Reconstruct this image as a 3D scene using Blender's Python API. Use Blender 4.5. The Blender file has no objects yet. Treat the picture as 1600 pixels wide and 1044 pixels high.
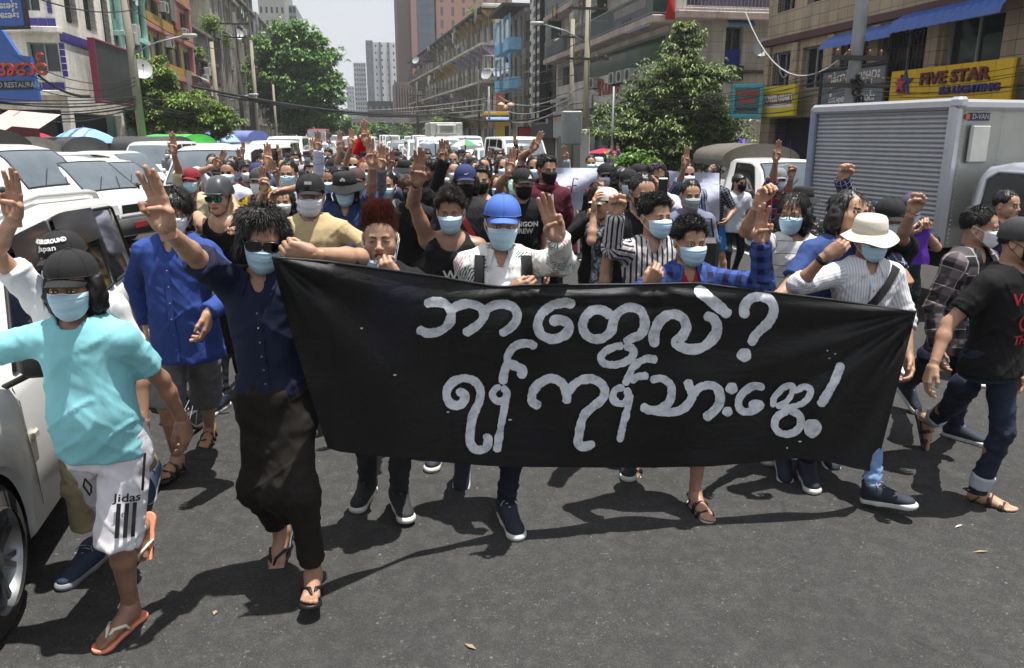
import bpy,math,random
import numpy as np
from mathutils import Vector,Matrix,Quaternion
from mathutils.bvhtree import BVHTree
import time as _time
T0=_time.time()
random.seed(7);RNG=np.random.default_rng(7)
scene=bpy.context.scene
col=scene.collection
R=math.radians
# camera
FPX,CX,CY,HCAM=1200.0,800.0,522.0,2.05
PITCH=math.atan((522-210)/FPX)
cam_d=bpy.data.cameras.new('camera');cam=bpy.data.objects.new('camera',cam_d);col.objects.link(cam)
cam_d.sensor_width=36;cam_d.lens=36*FPX/1600;cam_d.clip_start=.05;cam_d.clip_end=3000
cam.location=(0,0,HCAM);cam.rotation_euler=(math.pi/2-PITCH,0,0)
cam_d.dof.use_dof=True;cam_d.dof.focus_distance=4.2;cam_d.dof.aperture_fstop=11
scene.camera=cam
# sky and sun
SUN_EL,SUN_AZ=R(79.5),R(100)
w=bpy.data.worlds.new("World");scene.world=w;w.use_nodes=True
nt=w.node_tree;nt.nodes.clear()
sky=nt.nodes.new('ShaderNodeTexSky');sky.sky_type='NISHITA';sky.sun_disc=False
sky.sun_elevation=SUN_EL;sky.sun_rotation=SUN_AZ
sky.air_density=1.0;sky.dust_density=4.5;sky.ozone_density=1.0
mixc=nt.nodes.new('ShaderNodeMix');mixc.data_type='RGBA';mixc.inputs[0].default_value=.96
mixc.inputs[7].default_value=(8.5,8.9,9.6,1)
bg=nt.nodes.new('ShaderNodeBackground');bg.inputs['Strength'].default_value=.050
wo=nt.nodes.new('ShaderNodeOutputWorld')
nt.links.new(sky.outputs[0],mixc.inputs[6]);nt.links.new(mixc.outputs[2],bg.inputs[0]);nt.links.new(bg.outputs[0],wo.inputs[0])
sd=bpy.data.lights.new('sun','SUN');sd.energy=5.0;sd.angle=R(.5);sd.color=(1,.965,.91)
so=bpy.data.objects.new('sun',sd);col.objects.link(so)
sun_dir=Vector((math.sin(SUN_AZ)*math.cos(SUN_EL),math.cos(SUN_AZ)*math.cos(SUN_EL),math.sin(SUN_EL)))
so.rotation_euler=sun_dir.to_track_quat('Z','Y').to_euler()
vs=scene.view_settings
scene.display_settings.display_device='sRGB'
vs.view_transform='Standard';vs.look='None';vs.gamma=1;vs.use_curve_mapping=False;vs.exposure=0.80
scene.cycles.max_bounces=6;scene.cycles.diffuse_bounces=3;scene.cycles.glossy_bounces=3
scene.cycles.transparent_max_bounces=6;scene.cycles.caustics_reflective=False;scene.cycles.caustics_refractive=False
# where things stand
_c,_s=math.cos(PITCH),math.sin(PITCH)
def ray(px,py):
 v=CY-py
 return np.array([px-CX,FPX*_c+v*_s,-FPX*_s+v*_c])
def at(px,py,D):
 d=ray(px,py);return np.array([0,0,HCAM])+d*(D/d[1])
def ground(px,py,z=0.0):
 d=ray(px,py);return np.array([0,0,HCAM])+d*((z-HCAM)/d[2])
ROAD=math.atan(230/(FPX*_c+312*_s))
RU=np.array([-math.sin(ROAD),math.cos(ROAD),0.]);RR=np.array([math.cos(ROAD),math.sin(ROAD),0.])
def rd(s,l,z=0.0):return RU*s+RR*l+np.array([0,0,z])
def fac(px,py,l):
 d=ray(px,py);t=l/float(d@RR)
 p=np.array([0,0,HCAM])+d*t
 return float(p@RU),float(p[2])
def facz(px,py,s):
 d=ray(px,py);t=s/float(d@RU)
 p=np.array([0,0,HCAM])+d*t
 return float(p@RR),float(p[2])
 # object helpers
def tag(o,label=None,cat=None,group=None,kind=None):
 if label:o['label']=label
 if cat:o['category']=cat
 if group:o['group']=group
 if kind:o['kind']=kind
 return o
def empty(name,loc=(0,0,0),rz=0.0,label=None,cat=None,group=None):
 o=bpy.data.objects.new(name,None);col.objects.link(o)
 o.location=[float(a)for a in loc];o.rotation_euler=(0,0,rz);o.empty_display_size=.2
 return tag(o,label,cat,group)
def mesh_np(name,V,F,mats=(),smooth=True,uv=None,mi=None):
 V=np.asarray(V,dtype=np.float32).reshape(-1,3)
 me=bpy.data.meshes.new(name)
 if isinstance(F,np.ndarray)and F.ndim==2:
  nf,k=F.shape
  me.vertices.add(len(V));me.vertices.foreach_set('co',V.ravel())
  me.loops.add(nf*k);me.loops.foreach_set('vertex_index',F.astype(np.int32).ravel())
  me.polygons.add(nf);me.polygons.foreach_set('loop_start',np.arange(0,nf*k,k,dtype=np.int32))
  me.update(calc_edges=True)
 else:
  me.from_pydata(V.tolist(),[],[list(map(int,f))for f in F])
 if mi is not None:me.polygons.foreach_set('material_index',np.asarray(mi,dtype=np.int32))
 if smooth:me.polygons.foreach_set('use_smooth',np.ones(len(me.polygons),dtype=bool))
 if uv is not None:
  l=me.uv_layers.new(name='UVMap');l.data.foreach_set('uv',np.asarray(uv,dtype=np.float32).ravel())
 for m in mats:me.materials.append(m)
 return me
def add(name,me,parent=None,loc=None):
 o=bpy.data.objects.new(name,me);col.objects.link(o)
 if parent is not None:o.parent=parent
 if loc is not None:o.location=[float(a)for a in loc]
 return o
class MB:
 """collects shapes for ONE mesh object"""
 def __init__(s):s.v=[];s.f=[];s.m=[];s.mi=0;s.sm=[];s.smooth=False
 def put(s,V,F):
  b=len(s.v);s.v+=[tuple(map(float,p))for p in V]
  for f in F:s.f.append(tuple(i+b for i in f));s.m.append(s.mi);s.sm.append(s.smooth)
  return s
 def box(s,c,d,ax=None,r=0.0):
  """centre c, full sizes d, ax = rows of axes"""
  c=np.asarray(c,float);d=np.asarray(d,float)/2
  A=np.eye(3)if ax is None else np.asarray(ax,float)
  if r>0:
   r=min(r,d.min()*.9);P=[];idx={}
   for sx in(-1,1):
    for sy in(-1,1):
     for sz in(-1,1):
      for k in range(3):
       q=np.array([sx,sy,sz])*d
       for j in range(3):
        if j!=k:q[j]-=(sx,sy,sz)[j]*r
       idx[(sx,sy,sz,k)]=len(P);P.append(c+q@A)
   Fs=[]
   for k in range(3):
    i,j=(k+1)%3,(k+2)%3
    for sg in(-1,1):
     q=[]
     for a,b in((-1,-1),(1,-1),(1,1),(-1,1)):
      t=[0,0,0];t[k]=sg;t[i]=a;t[j]=b;q.append(idx[(*t,k)])
     Fs.append(q if sg>0 else q[::-1])
   for k in range(3):
    i,j=(k+1)%3,(k+2)%3
    for a in(-1,1):
     for b in(-1,1):
      t0=[0,0,0];t1=[0,0,0];t0[k]=-1;t1[k]=1;t0[i]=t1[i]=a;t0[j]=t1[j]=b
      q=[idx[(*t0,i)],idx[(*t1,i)],idx[(*t1,j)],idx[(*t0,j)]]
      Fs.append(q if a*b<0 else q[::-1])
   for sx in(-1,1):
    for sy in(-1,1):
     for sz in(-1,1):
      q=[idx[(sx,sy,sz,0)],idx[(sx,sy,sz,1)],idx[(sx,sy,sz,2)]]
      Fs.append(q if sx*sy*sz>0 else q[::-1])
   return s.put(P,Fs)
  P=[c+(np.array([x,y,z])*d)@A for x in(-1,1)for y in(-1,1)for z in(-1,1)]
  return s.put(P,[(0,1,3,2),(4,6,7,5),(0,4,5,1),(2,3,7,6),(0,2,6,4),(1,5,7,3)])
 def tube(s,pts,r,n=8,caps=True):
  pts=[np.asarray(p,float)for p in pts];m=len(pts)
  rr=r if hasattr(r,'__len__')else[r]*m
  V=[];up=None
  for i,p in enumerate(pts):
   t=pts[min(i+1,m-1)]-pts[max(i-1,0)];t=t/(np.linalg.norm(t)+1e-9)
   if up is None:
    up=np.array([0,0,1.])if abs(t[2])<.9 else np.array([0,1.,0])
   x=np.cross(up,t);x/=np.linalg.norm(x)+1e-9;y=np.cross(t,x);up=y
   for k in range(n):
    a=2*math.pi*k/n;V.append(p+(x*math.cos(a)+y*math.sin(a))*rr[i])
  F=[(i*n+k,i*n+(k+1)%n,(i+1)*n+(k+1)%n,(i+1)*n+k)for i in range(m-1)for k in range(n)]
  if caps:F+=[tuple(range(n))[::-1],tuple((m-1)*n+k for k in range(n))]
  return s.put(V,F)
 def quad(s,a,b,c,d):return s.put([a,b,c,d],[(0,1,2,3)])
 def grid(s,G,flip=False):
  """G[i][j] points"""
  G=np.asarray(G,float);n,m=G.shape[:2]
  F=[(i*m+j,i*m+j+1,(i+1)*m+j+1,(i+1)*m+j)for i in range(n-1)for j in range(m-1)]
  if flip:F=[f[::-1]for f in F]
  return s.put(G.reshape(-1,3),F)
 def lathe(s,prof,n=16,c=(0,0,0),ax=None,arc=2*math.pi):
  """prof = [(r, h)...] about axis z of ax"""
  A=np.eye(3)if ax is None else np.asarray(ax,float);c=np.asarray(c,float)
  V=[c+np.array([r*math.cos(arc*k/n),r*math.sin(arc*k/n),h])@A for r,h in prof for k in range(n)]
  F=[(i*n+k,i*n+(k+1)%n,(i+1)*n+(k+1)%n,(i+1)*n+k)for i in range(len(prof)-1)for k in range(n)]
  return s.put(V,F)
 def prism(s,poly,d,o=(0,0,0),ex=(1,0,0),ey=(0,0,1),en=(0,1,0)):
  o,ex,ey,en=[np.asarray(a,float)for a in(o,ex,ey,en)]
  n=len(poly)
  V=[o+ex*x+ey*y for x,y in poly]+[o+ex*x+ey*y+en*d for x,y in poly]
  F=[tuple(range(n)),tuple(range(n,2*n))[::-1]]+[(i,i+n,(i+1)%n+n,(i+1)%n)for i in range(n)]
  return s.put(V,F)
 def build(s,name,mats,parent=None,loc=None,recalc=True,xf=None):
  if not isinstance(mats,(list,tuple)):mats=[mats]
  V=np.array(s.v,dtype=np.float32).reshape(-1,3)
  me=bpy.data.meshes.new(name);me.from_pydata(V.tolist(),[],s.f)
  if len(set(s.m))>1:me.polygons.foreach_set('material_index',s.m)
  if any(s.sm):me.polygons.foreach_set('use_smooth',s.sm)
  for m in mats:me.materials.append(m)
  return add(name,me,parent,loc)
  # noise for shapes
def _hash(i,j,k,seed):
 n=(i*73856093)^(j*19349663)^(k*83492791)^(seed*2654435761&0xffffffff)
 n=(n^(n>>13))*1274126177&0xffffffff
 return((n^(n>>16))&0xffff)/32768.0-1.0
def vnoise(P,sc=1.0,seed=0):
 P=np.asarray(P,float)*sc;I=np.floor(P).astype(np.int64);f=P-I;f=f*f*(3-2*f)
 r=0
 for a in(0,1):
  for b in(0,1):
   for c in(0,1):
    wgt=(f[...,0]if a else 1-f[...,0])*(f[...,1]if b else 1-f[...,1])*(f[...,2]if c else 1-f[...,2])
    r=r+wgt*_hash(I[...,0]+a,I[...,1]+b,I[...,2]+c,seed)
 return r
def unit(v):v=np.asarray(v,float);return v/(np.linalg.norm(v)+1e-12)
# materials
MATS={}
def srgb(h):
 if isinstance(h,str):
  h=h.lstrip('#');c=[int(h[i:i+2],16)/255 for i in(0,2,4)]
  return tuple(x/12.92 if x<=.04045 else((x+.055)/1.055)**2.4 for x in c)
 return tuple(h)
class NT:
 def __init__(s,name):
  s.m=bpy.data.materials.new(name);s.m.use_nodes=True;s.t=s.m.node_tree;s.t.nodes.clear()
  s.out=s.n('OutputMaterial');s.b=s.n('BsdfPrincipled');s.l(s.b.outputs[0],s.out.inputs[0])
 def n(s,t,**k):
  x=s.t.nodes.new('ShaderNode'+t)
  for a,b in k.items():setattr(x,a,b)
  return x
 def l(s,a,b):s.t.links.new(a,b)
 def coord(s,kind='Object',scale=None,rot=None):
  tc=s.n('TexCoord');o=tc.outputs[kind]
  if scale is not None or rot is not None:
   mp=s.n('Mapping');s.l(o,mp.inputs[0])
   if scale is not None:mp.inputs['Scale'].default_value=scale if hasattr(scale,'__len__')else(scale,)*3
   if rot is not None:mp.inputs['Rotation'].default_value=rot
   o=mp.outputs[0]
  return o
 def noise(s,co,scale,detail=4,rough=.6,dist=0.0):
  x=s.n('TexNoise');s.l(co,x.inputs['Vector']);x.inputs['Scale'].default_value=scale
  x.inputs['Detail'].default_value=detail;x.inputs['Roughness'].default_value=rough;x.inputs['Distortion'].default_value=dist
  return x.outputs['Fac']
 def ramp(s,fac,stops,interp='LINEAR'):
  x=s.n('ValToRGB');s.l(fac,x.inputs[0]);cr=x.color_ramp;cr.interpolation=interp
  while len(cr.elements)<len(stops):cr.elements.new(.5)
  for e,(p,c)in zip(cr.elements,stops):
   e.position=p;e.color=(*c,1)if len(c)==3 else c
  return x.outputs[0]
 def math(s,op,a,b=None,clamp=False):
  x=s.n('Math',operation=op);x.use_clamp=clamp
  for i,v in enumerate((a,b)):
   if v is None:continue
   if isinstance(v,(int,float)):x.inputs[i].default_value=v
   else:s.l(v,x.inputs[i])
  return x.outputs[0]
 def mix(s,fac,a,b,mode='MIX'):
  x=s.n('Mix',data_type='RGBA',blend_type=mode)
  for i,v in((0,fac),(6,a),(7,b)):
   if isinstance(v,(int,float)):x.inputs[i].default_value=v
   elif isinstance(v,tuple):x.inputs[i].default_value=(*v[:3],1)
   else:s.l(v,x.inputs[i])
  return x.outputs[2]
 def bump(s,h,strength=.3,dist=.01):
  x=s.n('Bump');s.l(h,x.inputs['Height']);x.inputs['Strength'].default_value=strength;x.inputs['Distance'].default_value=dist
  s.l(x.outputs[0],s.b.inputs['Normal']);return x
 def set(s,**k):
  for a,v in k.items():
   i=s.b.inputs[{'color':'Base Color','rough':'Roughness','metal':'Metallic','spec':'Specular IOR Level','coat':'Coat Weight','alpha':'Alpha','emc':'Emission Color','ems':'Emission Strength','sheen':'Sheen Weight','sss':'Subsurface Weight','trans':'Transmission Weight'}[a]]
   if isinstance(v,(int,float)):i.default_value=v
   elif isinstance(v,tuple):i.default_value=(*v[:3],1)
   else:s.l(v,i)
  return s
def M(name,c,rough=.6,metal=0.0,spec=.5,var=.12,scale=4.0,bump=0.0,bscale=60.0,dirt=0.0,coat=0.0,ems=0.0,coord='Object',dcol=(.05,.045,.04)):
 """plain painted / cast / woven surface with mottling, optional dirt and fine relief"""
 if name in MATS:return MATS[name]
 c=srgb(c);n=NT(name);co=n.coord(coord)
 base=n.ramp(n.noise(co,scale,5),[(.25,tuple(x*(1-var)for x in c)),(.75,tuple(min(1,x*(1+var))for x in c))])
 if dirt:
  d1=n.noise(n.coord(coord,(1,1,.18)),scale*.6,6,.7)
  f=n.math('MULTIPLY',n.ramp(d1,[(.42,(0,0,0)),(.72,(1,1,1))]),dirt)
  base=n.mix(f,base,dcol)
 n.set(color=base,rough=rough,metal=metal,spec=spec,coat=coat)
 if ems:n.set(emc=c,ems=ems)
 if bump:n.bump(n.noise(co,bscale,4),bump,.01)
 MATS[name]=n.m;return n.m
print('setup ok')
# distance fields -> smooth closed meshes
def smin(a,b,k):
 if k<=0:return np.minimum(a,b)
 h=np.maximum(k-np.abs(a-b),0)/k
 return np.minimum(a,b)-h*h*k*.25
class Field:
 def __init__(s,lo,hi,h):
  s.lo=np.asarray(lo,float);s.h=h
  s.n=np.maximum(np.ceil((np.asarray(hi,float)-s.lo)/h).astype(int)+1,3)
  s.f=np.full(s.n,1.0,dtype=np.float32)
  s.ax=[(s.lo[i]+h*np.arange(s.n[i])).astype(np.float32)for i in range(3)]
 def blk(s,a,b,pad):
  i0=np.clip(np.floor((np.asarray(a)-pad-s.lo)/s.h).astype(int),0,s.n);i1=np.clip(np.ceil((np.asarray(b)+pad-s.lo)/s.h).astype(int)+1,0,s.n)
  sl=tuple(slice(i0[k],i1[k])for k in range(3))
  X=s.ax[0][sl[0]][:,None,None];Y=s.ax[1][sl[1]][None,:,None];Z=s.ax[2][sl[2]][None,None,:]
  return sl,X,Y,Z
 def whole(s):return s.blk(s.lo,s.lo+s.h*s.n,0)
 def apply(s,sl,d,k,op='add'):
  g=s.f[sl]
  if g.size==0:return
  if op=='add':s.f[sl]=smin(g,d,k)
  elif op=='sub':s.f[sl]=-smin(-g,d,k)
  elif op=='and':s.f[sl]=-smin(-g,-d,k)
 def cap(s,a,b,ra,rb=None,k=.02,op='add',clip=None,flat=None):
  """round cone a-b; clip: cut flat at b; flat=(axis vec, factor) squashes"""
  a=np.asarray(a,float);b=np.asarray(b,float);rb=ra if rb is None else rb
  rm=max(ra,rb);pad=rm+k+2.5*s.h
  sl,X,Y,Z=s.blk(np.minimum(a,b),np.maximum(a,b),pad)
  ab=b-a;L2=float(ab@ab)+1e-9
  px,py,pz=X-a[0],Y-a[1],Z-a[2]
  tt=(px*ab[0]+py*ab[1]+pz*ab[2])/L2;t=np.clip(tt,0,1)
  dx,dy,dz=px-ab[0]*t,py-ab[1]*t,pz-ab[2]*t
  if flat is not None:
   fv,ff=unit(flat[0]),flat[1];q=dx*fv[0]+dy*fv[1]+dz*fv[2]
   d=np.sqrt(np.maximum(dx*dx+dy*dy+dz*dz-q*q,0)+(q/ff)**2)-(ra+(rb-ra)*t)
   d=d*min(1,ff)
  else:d=np.sqrt(dx*dx+dy*dy+dz*dz)-(ra+(rb-ra)*t)
  if clip is not None:d=np.maximum(d,(tt-clip)*math.sqrt(L2))
  s.apply(sl,d.astype(np.float32),k,op)
 def ell(s,c,r,k=.02,op='add',ax=None):
  c=np.asarray(c,float);r=np.asarray(r,float);pad=r.max()+k+2.5*s.h
  sl,X,Y,Z=s.blk(c,c,pad)
  x,y,z=X-c[0],Y-c[1],Z-c[2]
  if ax is not None:
   A=np.asarray(ax,float);x,y,z=[x*A[i][0]+y*A[i][1]+z*A[i][2]for i in range(3)]
  k0=np.sqrt((x/r[0])**2+(y/r[1])**2+(z/r[2])**2);k1=np.sqrt((x/r[0]**2)**2+(y/r[1]**2)**2+(z/r[2]**2)**2)
  d=k0*(k0-1)/np.maximum(k1,1e-6)
  s.apply(sl,d.astype(np.float32),k,op)
 def plane(s,p,n,k=0.0):
  """keep the side the normal points away from"""
  n=unit(n);sl,X,Y,Z=s.whole()
  d=(X-p[0])*n[0]+(Y-p[1])*n[1]+(Z-p[2])*n[2]
  s.apply(sl,d.astype(np.float32)+0*s.f,k,'and')
 def mesh(s):return surfnet(s.f,s.lo,s.h)
_E=[((0,0,0),(1,0,0)),((0,1,0),(1,1,0)),((0,0,1),(1,0,1)),((0,1,1),(1,1,1)),((0,0,0),(0,1,0)),((1,0,0),(1,1,0)),((0,0,1),(0,1,1)),((1,0,1),(1,1,1)),((0,0,0),(0,0,1)),((1,0,0),(1,0,1)),((0,1,0),(0,1,1)),((1,1,0),(1,1,1))]
def surfnet(F,lo,h):
 F=np.pad(F,1,constant_values=1.0);lo=np.asarray(lo)-h
 neg=F<0;cnt=np.zeros(np.array(F.shape)-1,dtype=np.int8)
 for a in(0,1):
  for b in(0,1):
   for c in(0,1):
    cnt+=neg[a:F.shape[0]-1+a,b:F.shape[1]-1+b,c:F.shape[2]-1+c]
 act=(cnt>0)&(cnt<8);ijk=np.argwhere(act)
 if len(ijk)==0:return np.zeros((0,3)),np.zeros((0,4),dtype=int)
 idx=np.full(act.shape,-1,dtype=np.int32);idx[act]=np.arange(len(ijk))
 val={}
 for a in(0,1):
  for b in(0,1):
   for c in(0,1):val[(a,b,c)]=F[ijk[:,0]+a,ijk[:,1]+b,ijk[:,2]+c]
 acc=np.zeros((len(ijk),3));n=np.zeros(len(ijk))
 for a,b in _E:
  va,vb=val[a],val[b];m=(va<0)!=(vb<0)
  t=(va[m]/(va[m]-vb[m]))[:,None]
  acc[m]+=np.array(a)+(np.array(b)-np.array(a))*t;n[m]+=1
 V=lo+h*(ijk+acc/n[:,None])
 Q=[]
 for ax in range(3):
  o=[0,0,0];o[ax]=1
  A=neg[:F.shape[0]-o[0],:F.shape[1]-o[1],:F.shape[2]-o[2]];B=neg[o[0]:,o[1]:,o[2]:]
  u,v=(ax+1)%3,(ax+2)%3
  for(m,flip)in((A&~B,False),(~A&B,True)):
   e=np.argwhere(m);e=e[(e[:,u]>0)&(e[:,v]>0)&(e[:,u]<act.shape[u])&(e[:,v]<act.shape[v])]
   if len(e)==0:continue
   c=[]
   for du,dv in((-1,-1),(0,-1),(0,0),(-1,0)):
    q=e.copy();q[:,u]+=du;q[:,v]+=dv;c.append(idx[q[:,0],q[:,1],q[:,2]])
   q=np.stack(c,1);Q.append(q[:,::-1]if flip else q)
 return V,np.concatenate(Q)
def vnormals(V,F):
 a=V[F[:,2]]-V[F[:,0]];b=V[F[:,3]]-V[F[:,1]];n=np.cross(a,b)
 N=np.zeros_like(V)
 for k in range(4):np.add.at(N,F[:,k],n)
 return N/(np.linalg.norm(N,axis=1)[:,None]+1e-12)
def join(parts):
 """[(V, F[, mi])] -> V, F, mi"""
 Vs,Fs,Ms,b=[],[],[],0
 for p in parts:
  V,F=p[0],p[1];m=p[2]if len(p)>2 else 0
  if len(V)==0:continue
  Vs.append(V);Fs.append(F+b);Ms.append(np.full(len(F),m)if np.isscalar(m)else m);b+=len(V)
 return np.concatenate(Vs),np.concatenate(Fs),np.concatenate(Ms)
def frame(z,y):
 """rows x,y,z: z kept, y made square to it"""
 z=unit(z);x=np.cross(y,z)
 if np.linalg.norm(x)<1e-4:x=np.cross((1,0,0),z)
 x=unit(x);return np.stack([x,np.cross(z,x),z])
 # cached body pieces (own frames)
CACHE={}
def hand_mesh(pose,h):
 """wrist at origin, fingers +z, palm looks -y, thumb on +x"""
 key=('hand',pose,round(h,4))
 if key in CACHE:return CACHE[key]
 F=Field((-.075,-.085,-.035),(.085,.045,.21),h)
 K=dict(i=(.030,0,.090),m=(.0105,.003,.095),r=(-.0095,.002,.091),p=(-.0285,-.002,.082))
 F.cap((0,.004,-.04),(0,.002,.012),.0265,.027,.01,flat=((0,1,0),.75))
 for q,w_ in(('i',.016),('m',.005),('r',-.007),('p',-.017)):
  F.cap((w_,.004,.012),K[q],.0165,.0125,.012)
 F.cap((.022,-.008,.014),(.035,-.012,.050),.0165,.0135,.014)
 F.cap((-.022,-.008,.020),(-.028,-.008,.055),.0130,.012,.014)
 L=dict(i=(.042,.025,.021),m=(.046,.029,.022),r=(.042,.027,.021),p=(.033,.020,.019))
 RD=dict(i=.0100,m=.0103,r=.0098,p=.0088)
 cu={'salute':dict(i=(4,5,4,-1.5),m=(2,6,5,0),r=(6,9,7,2),p=(72,95,55,4)),'salute2':dict(i=(-2,8,6,-6),m=(-2,6,5,0),r=(6,10,8,6),p=(66,90,55,4)),'fist':dict(i=(82,98,58,2),m=(84,100,58,0),r=(86,98,58,-2),p=(86,94,58,-4)),'grip':dict(i=(62,88,50,0),m=(66,88,50,0),r=(70,86,50,0),p=(72,84,50,0)),'relax':dict(i=(22,32,18,-3),m=(28,36,20,0),r=(34,38,22,3),p=(38,36,22,6)),'pinch':dict(i=(40,55,25,2),m=(46,60,30,0),r=(52,60,30,-2),p=(55,58,30,-4))}[pose]
 for q in 'imrp':
  a=0;sp=R(cu[q][3]);p=np.array(K[q]);r0=RD[q]
  for j in range(3):
   a+=R(cu[q][j]);d=np.array([-math.sin(sp)*math.cos(a),-math.sin(a),math.cos(a)*math.cos(sp)])
   e=p+d*L[q][j];F.cap(p,e,r0+.0008,r0-.0006,.0045 if h<.004 else .002);p=e;r0-=.0006
 th={'salute':[(.036,-.012,.046),(.022,-.036,.066),(-.006,-.048,.072)],'salute2':[(.036,-.012,.046),(.020,-.038,.062),(-.006,-.046,.066)],'fist':[(.038,-.014,.046),(.034,-.046,.066),(.010,-.056,.074)],'grip':[(.038,-.014,.046),(.036,-.044,.066),(.018,-.056,.080)],'relax':[(.042,-.014,.046),(.052,-.026,.074),(.050,-.034,.098)],'pinch':[(.042,-.014,.046),(.046,-.036,.070),(.030,-.058,.090)]}[pose]
 p=np.array((.028,-.006,.022));r0=.0135
 for e in th:
  F.cap(p,e,r0,r0-.0016,.006);p=np.array(e);r0-=.0018
 V,Q=F.mesh();CACHE[key]=(V,Q);return V,Q
def mirror(V,Q):return V*np.array([-1,1,1]),Q[:,::-1]
def foot_mesh(kind,h):
 """heel at origin on the ground, toes -y, ankle above (0,-.05,.08)"""
 key=('foot',kind,round(h,4))
 if key in CACHE:return CACHE[key]
 if kind=='bare':
  F=Field((-.07,-.29,-.01),(.07,.06,.15),h)
  F.cap((0,-.035,.14),(0,-.04,.06),.036,.034,.02)
  F.ell((0,-.03,.033),(.031,.042,.035),.02);F.cap((0,-.05,.065),(.004,-.165,.028),.036,.020,.03)
  F.cap((-.005,-.08,.03),(-.022,-.185,.018),.028,.017,.02);F.cap((0,-.08,.03),(.022,-.19,.02),.028,.019,.02)
  for i,(x,y,r)in enumerate(((.024,-.245,.0125),(.004,-.245,.0092),(-.010,-.236,.0088),(-.023,-.224,.0084),(-.035,-.208,.0080))):
   F.cap((x*.8,y+.055,.018),(x,y,.011),r,r,.006)
  F.plane((0,0,.001),(0,0,-1))
 elif kind=='shoe':
  F=Field((-.08,-.32,.0),(.08,.07,.19),h)
  F.cap((0,-.03,.15),(0,-.045,.07),.046,.047,.02);F.ell((0,-.02,.055),(.041,.055,.05),.02)
  F.cap((0,-.05,.09),(0,-.19,.045),.050,.036,.04);F.cap((0,-.10,.045),(.004,-.225,.040),.042,.036,.03,flat=((0,0,1),.8))
  F.ell((.003,-.225,.040),(.044,.058,.030),.02);F.plane((0,0,.018),(0,0,-1));F.plane((0,0,.135),(0,-.25,1))
 elif kind=='sole':
  F=Field((-.08,-.33,-.02),(.08,.07,.06),h)
  F.cap((0,-.01,.018),(0,-.09,.016),.046,.040,.0);F.cap((0,-.08,.016),(.004,-.235,.018),.040,.050,.03);F.ell((.003,-.240,.018),(.047,.056,.020),.02)
  F.plane((0,0,.026),(0,.03,1));F.plane((0,0,.0),(0,.0,-1))
 elif kind=='flat_sole':
  F=Field((-.08,-.30,-.03),(.08,.06,.03),h)
  F.cap((0,0,-.008),(-.002,-.10,-.008),.040,.034,.0);F.cap((-.002,-.1,-.008),(0,-.215,-.008),.034,.049,.03)
  F.plane((0,0,.0005),(0,0,1));F.plane((0,0,-.018),(0,0,-1))
 V,Q=F.mesh();CACHE[key]=(V,Q);return V,Q
def head_mesh(h,mouth='shut',jaw=1.0):
 key=('head',round(h,4),mouth,jaw)
 if key in CACHE:return CACHE[key]
 F=Field((-.10,-.135,-.10),(.10,.125,.245),h)
 F.ell((0,.015,.148),(.0745,.094,.084),.0)
 F.ell((0,-.030,.098),(.062*jaw,.056,.076),.03)
 F.cap((-.045*jaw,-.002,.062),(-.012,-.066,.020),.026,.020,.03);F.cap((.045*jaw,-.002,.062),(.012,-.066,.020),.026,.020,.03)
 F.ell((0,-.072,.020),(.022,.018,.018),.02)
 for s in(-1,1):F.ell((s*.040,-.050,.082),(.024,.028,.026),.025)
 F.ell((0,-.058,.160),(.046,.020,.036),.035)
 F.cap((-.034,-.080,.131),(.034,-.080,.131),.0095,.0095,.014)
 for s in(-1,1):F.ell((s*.031,-.100,.114),(.017,.020,.0105),.012,'sub')
 F.cap((0,-.084,.122),(0,-.104,.086),.0075,.0115,.012)
 F.ell((0,-.105,.081),(.0125,.0115,.010),.008)
 for s in(-1,1):F.ell((s*.0125,-.096,.078),(.0085,.010,.0075),.006)
 F.ell((0,-.080,.052),(.028,.014,.020),.02)
 if mouth=='open':
  F.ell((0,-.094,.043),(.0175,.022,.0125),.004,'sub')
  F.cap((-.018,-.085,.050),(0,-.096,.0585),.0042,.006,.004);F.cap((.018,-.085,.050),(0,-.096,.0585),.0042,.006,.004)
  F.cap((-.016,-.085,.034),(0,-.094,.0285),.0042,.007,.004);F.cap((.016,-.085,.034),(0,-.094,.0285),.0042,.007,.004)
 else:
  F.cap((-.022,-.082,.0505),(0,-.0945,.0535),.0036,.0054,.004);F.cap((.022,-.082,.0505),(0,-.0945,.0535),.0036,.0054,.004)
  F.cap((-.019,-.081,.045),(0,-.092,.0425),.004,.0062,.003);F.cap((.019,-.081,.045),(0,-.092,.0425),.004,.0062,.003)
 for s in(-1,1):
  F.ell((s*.078,.016,.108),(.009,.019,.031),.008);F.ell((s*.0855,.012,.110),(.007,.010,.018),.004,'sub')
  F.ell((s*.031,-.0745,.1135),(.0165,.0160,.0135),.004)
 F.cap((0,.022,.080),(0,.034,-.09),.053,.056,.03)
 V,Q=F.mesh();c=V[Q].mean(1);mi=np.zeros(len(Q),dtype=int)
 if h>.0045:
  e=(np.abs(np.abs(c[:,0])-.031)<.017)&(c[:,1]<-.06)
  mi[e&(np.abs(c[:,2]-.114)<.0065)]=1;mi[e&(np.abs(c[:,2]-.1335)<.0055)]=1
 lp=(np.abs(c[:,0])<.024*(1-0.0))&(c[:,1]<-.079)&(c[:,2]>.0235)&(c[:,2]<.0625)
 m=((c[:,0]/.0245)**2+((c[:,2]-(.043 if mouth=='open' else .0485))/(.0195 if mouth=='open' else .0105))**2)<1
 mi[lp&m]=2
 if mouth=='open':mi[(np.abs(c[:,0])<.018)&(np.abs(c[:,2]-.043)<.012)&(c[:,1]>-.088)&(c[:,1]<-.06)]=3
 CACHE[key]=(V,Q,mi);return CACHE[key]
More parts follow.
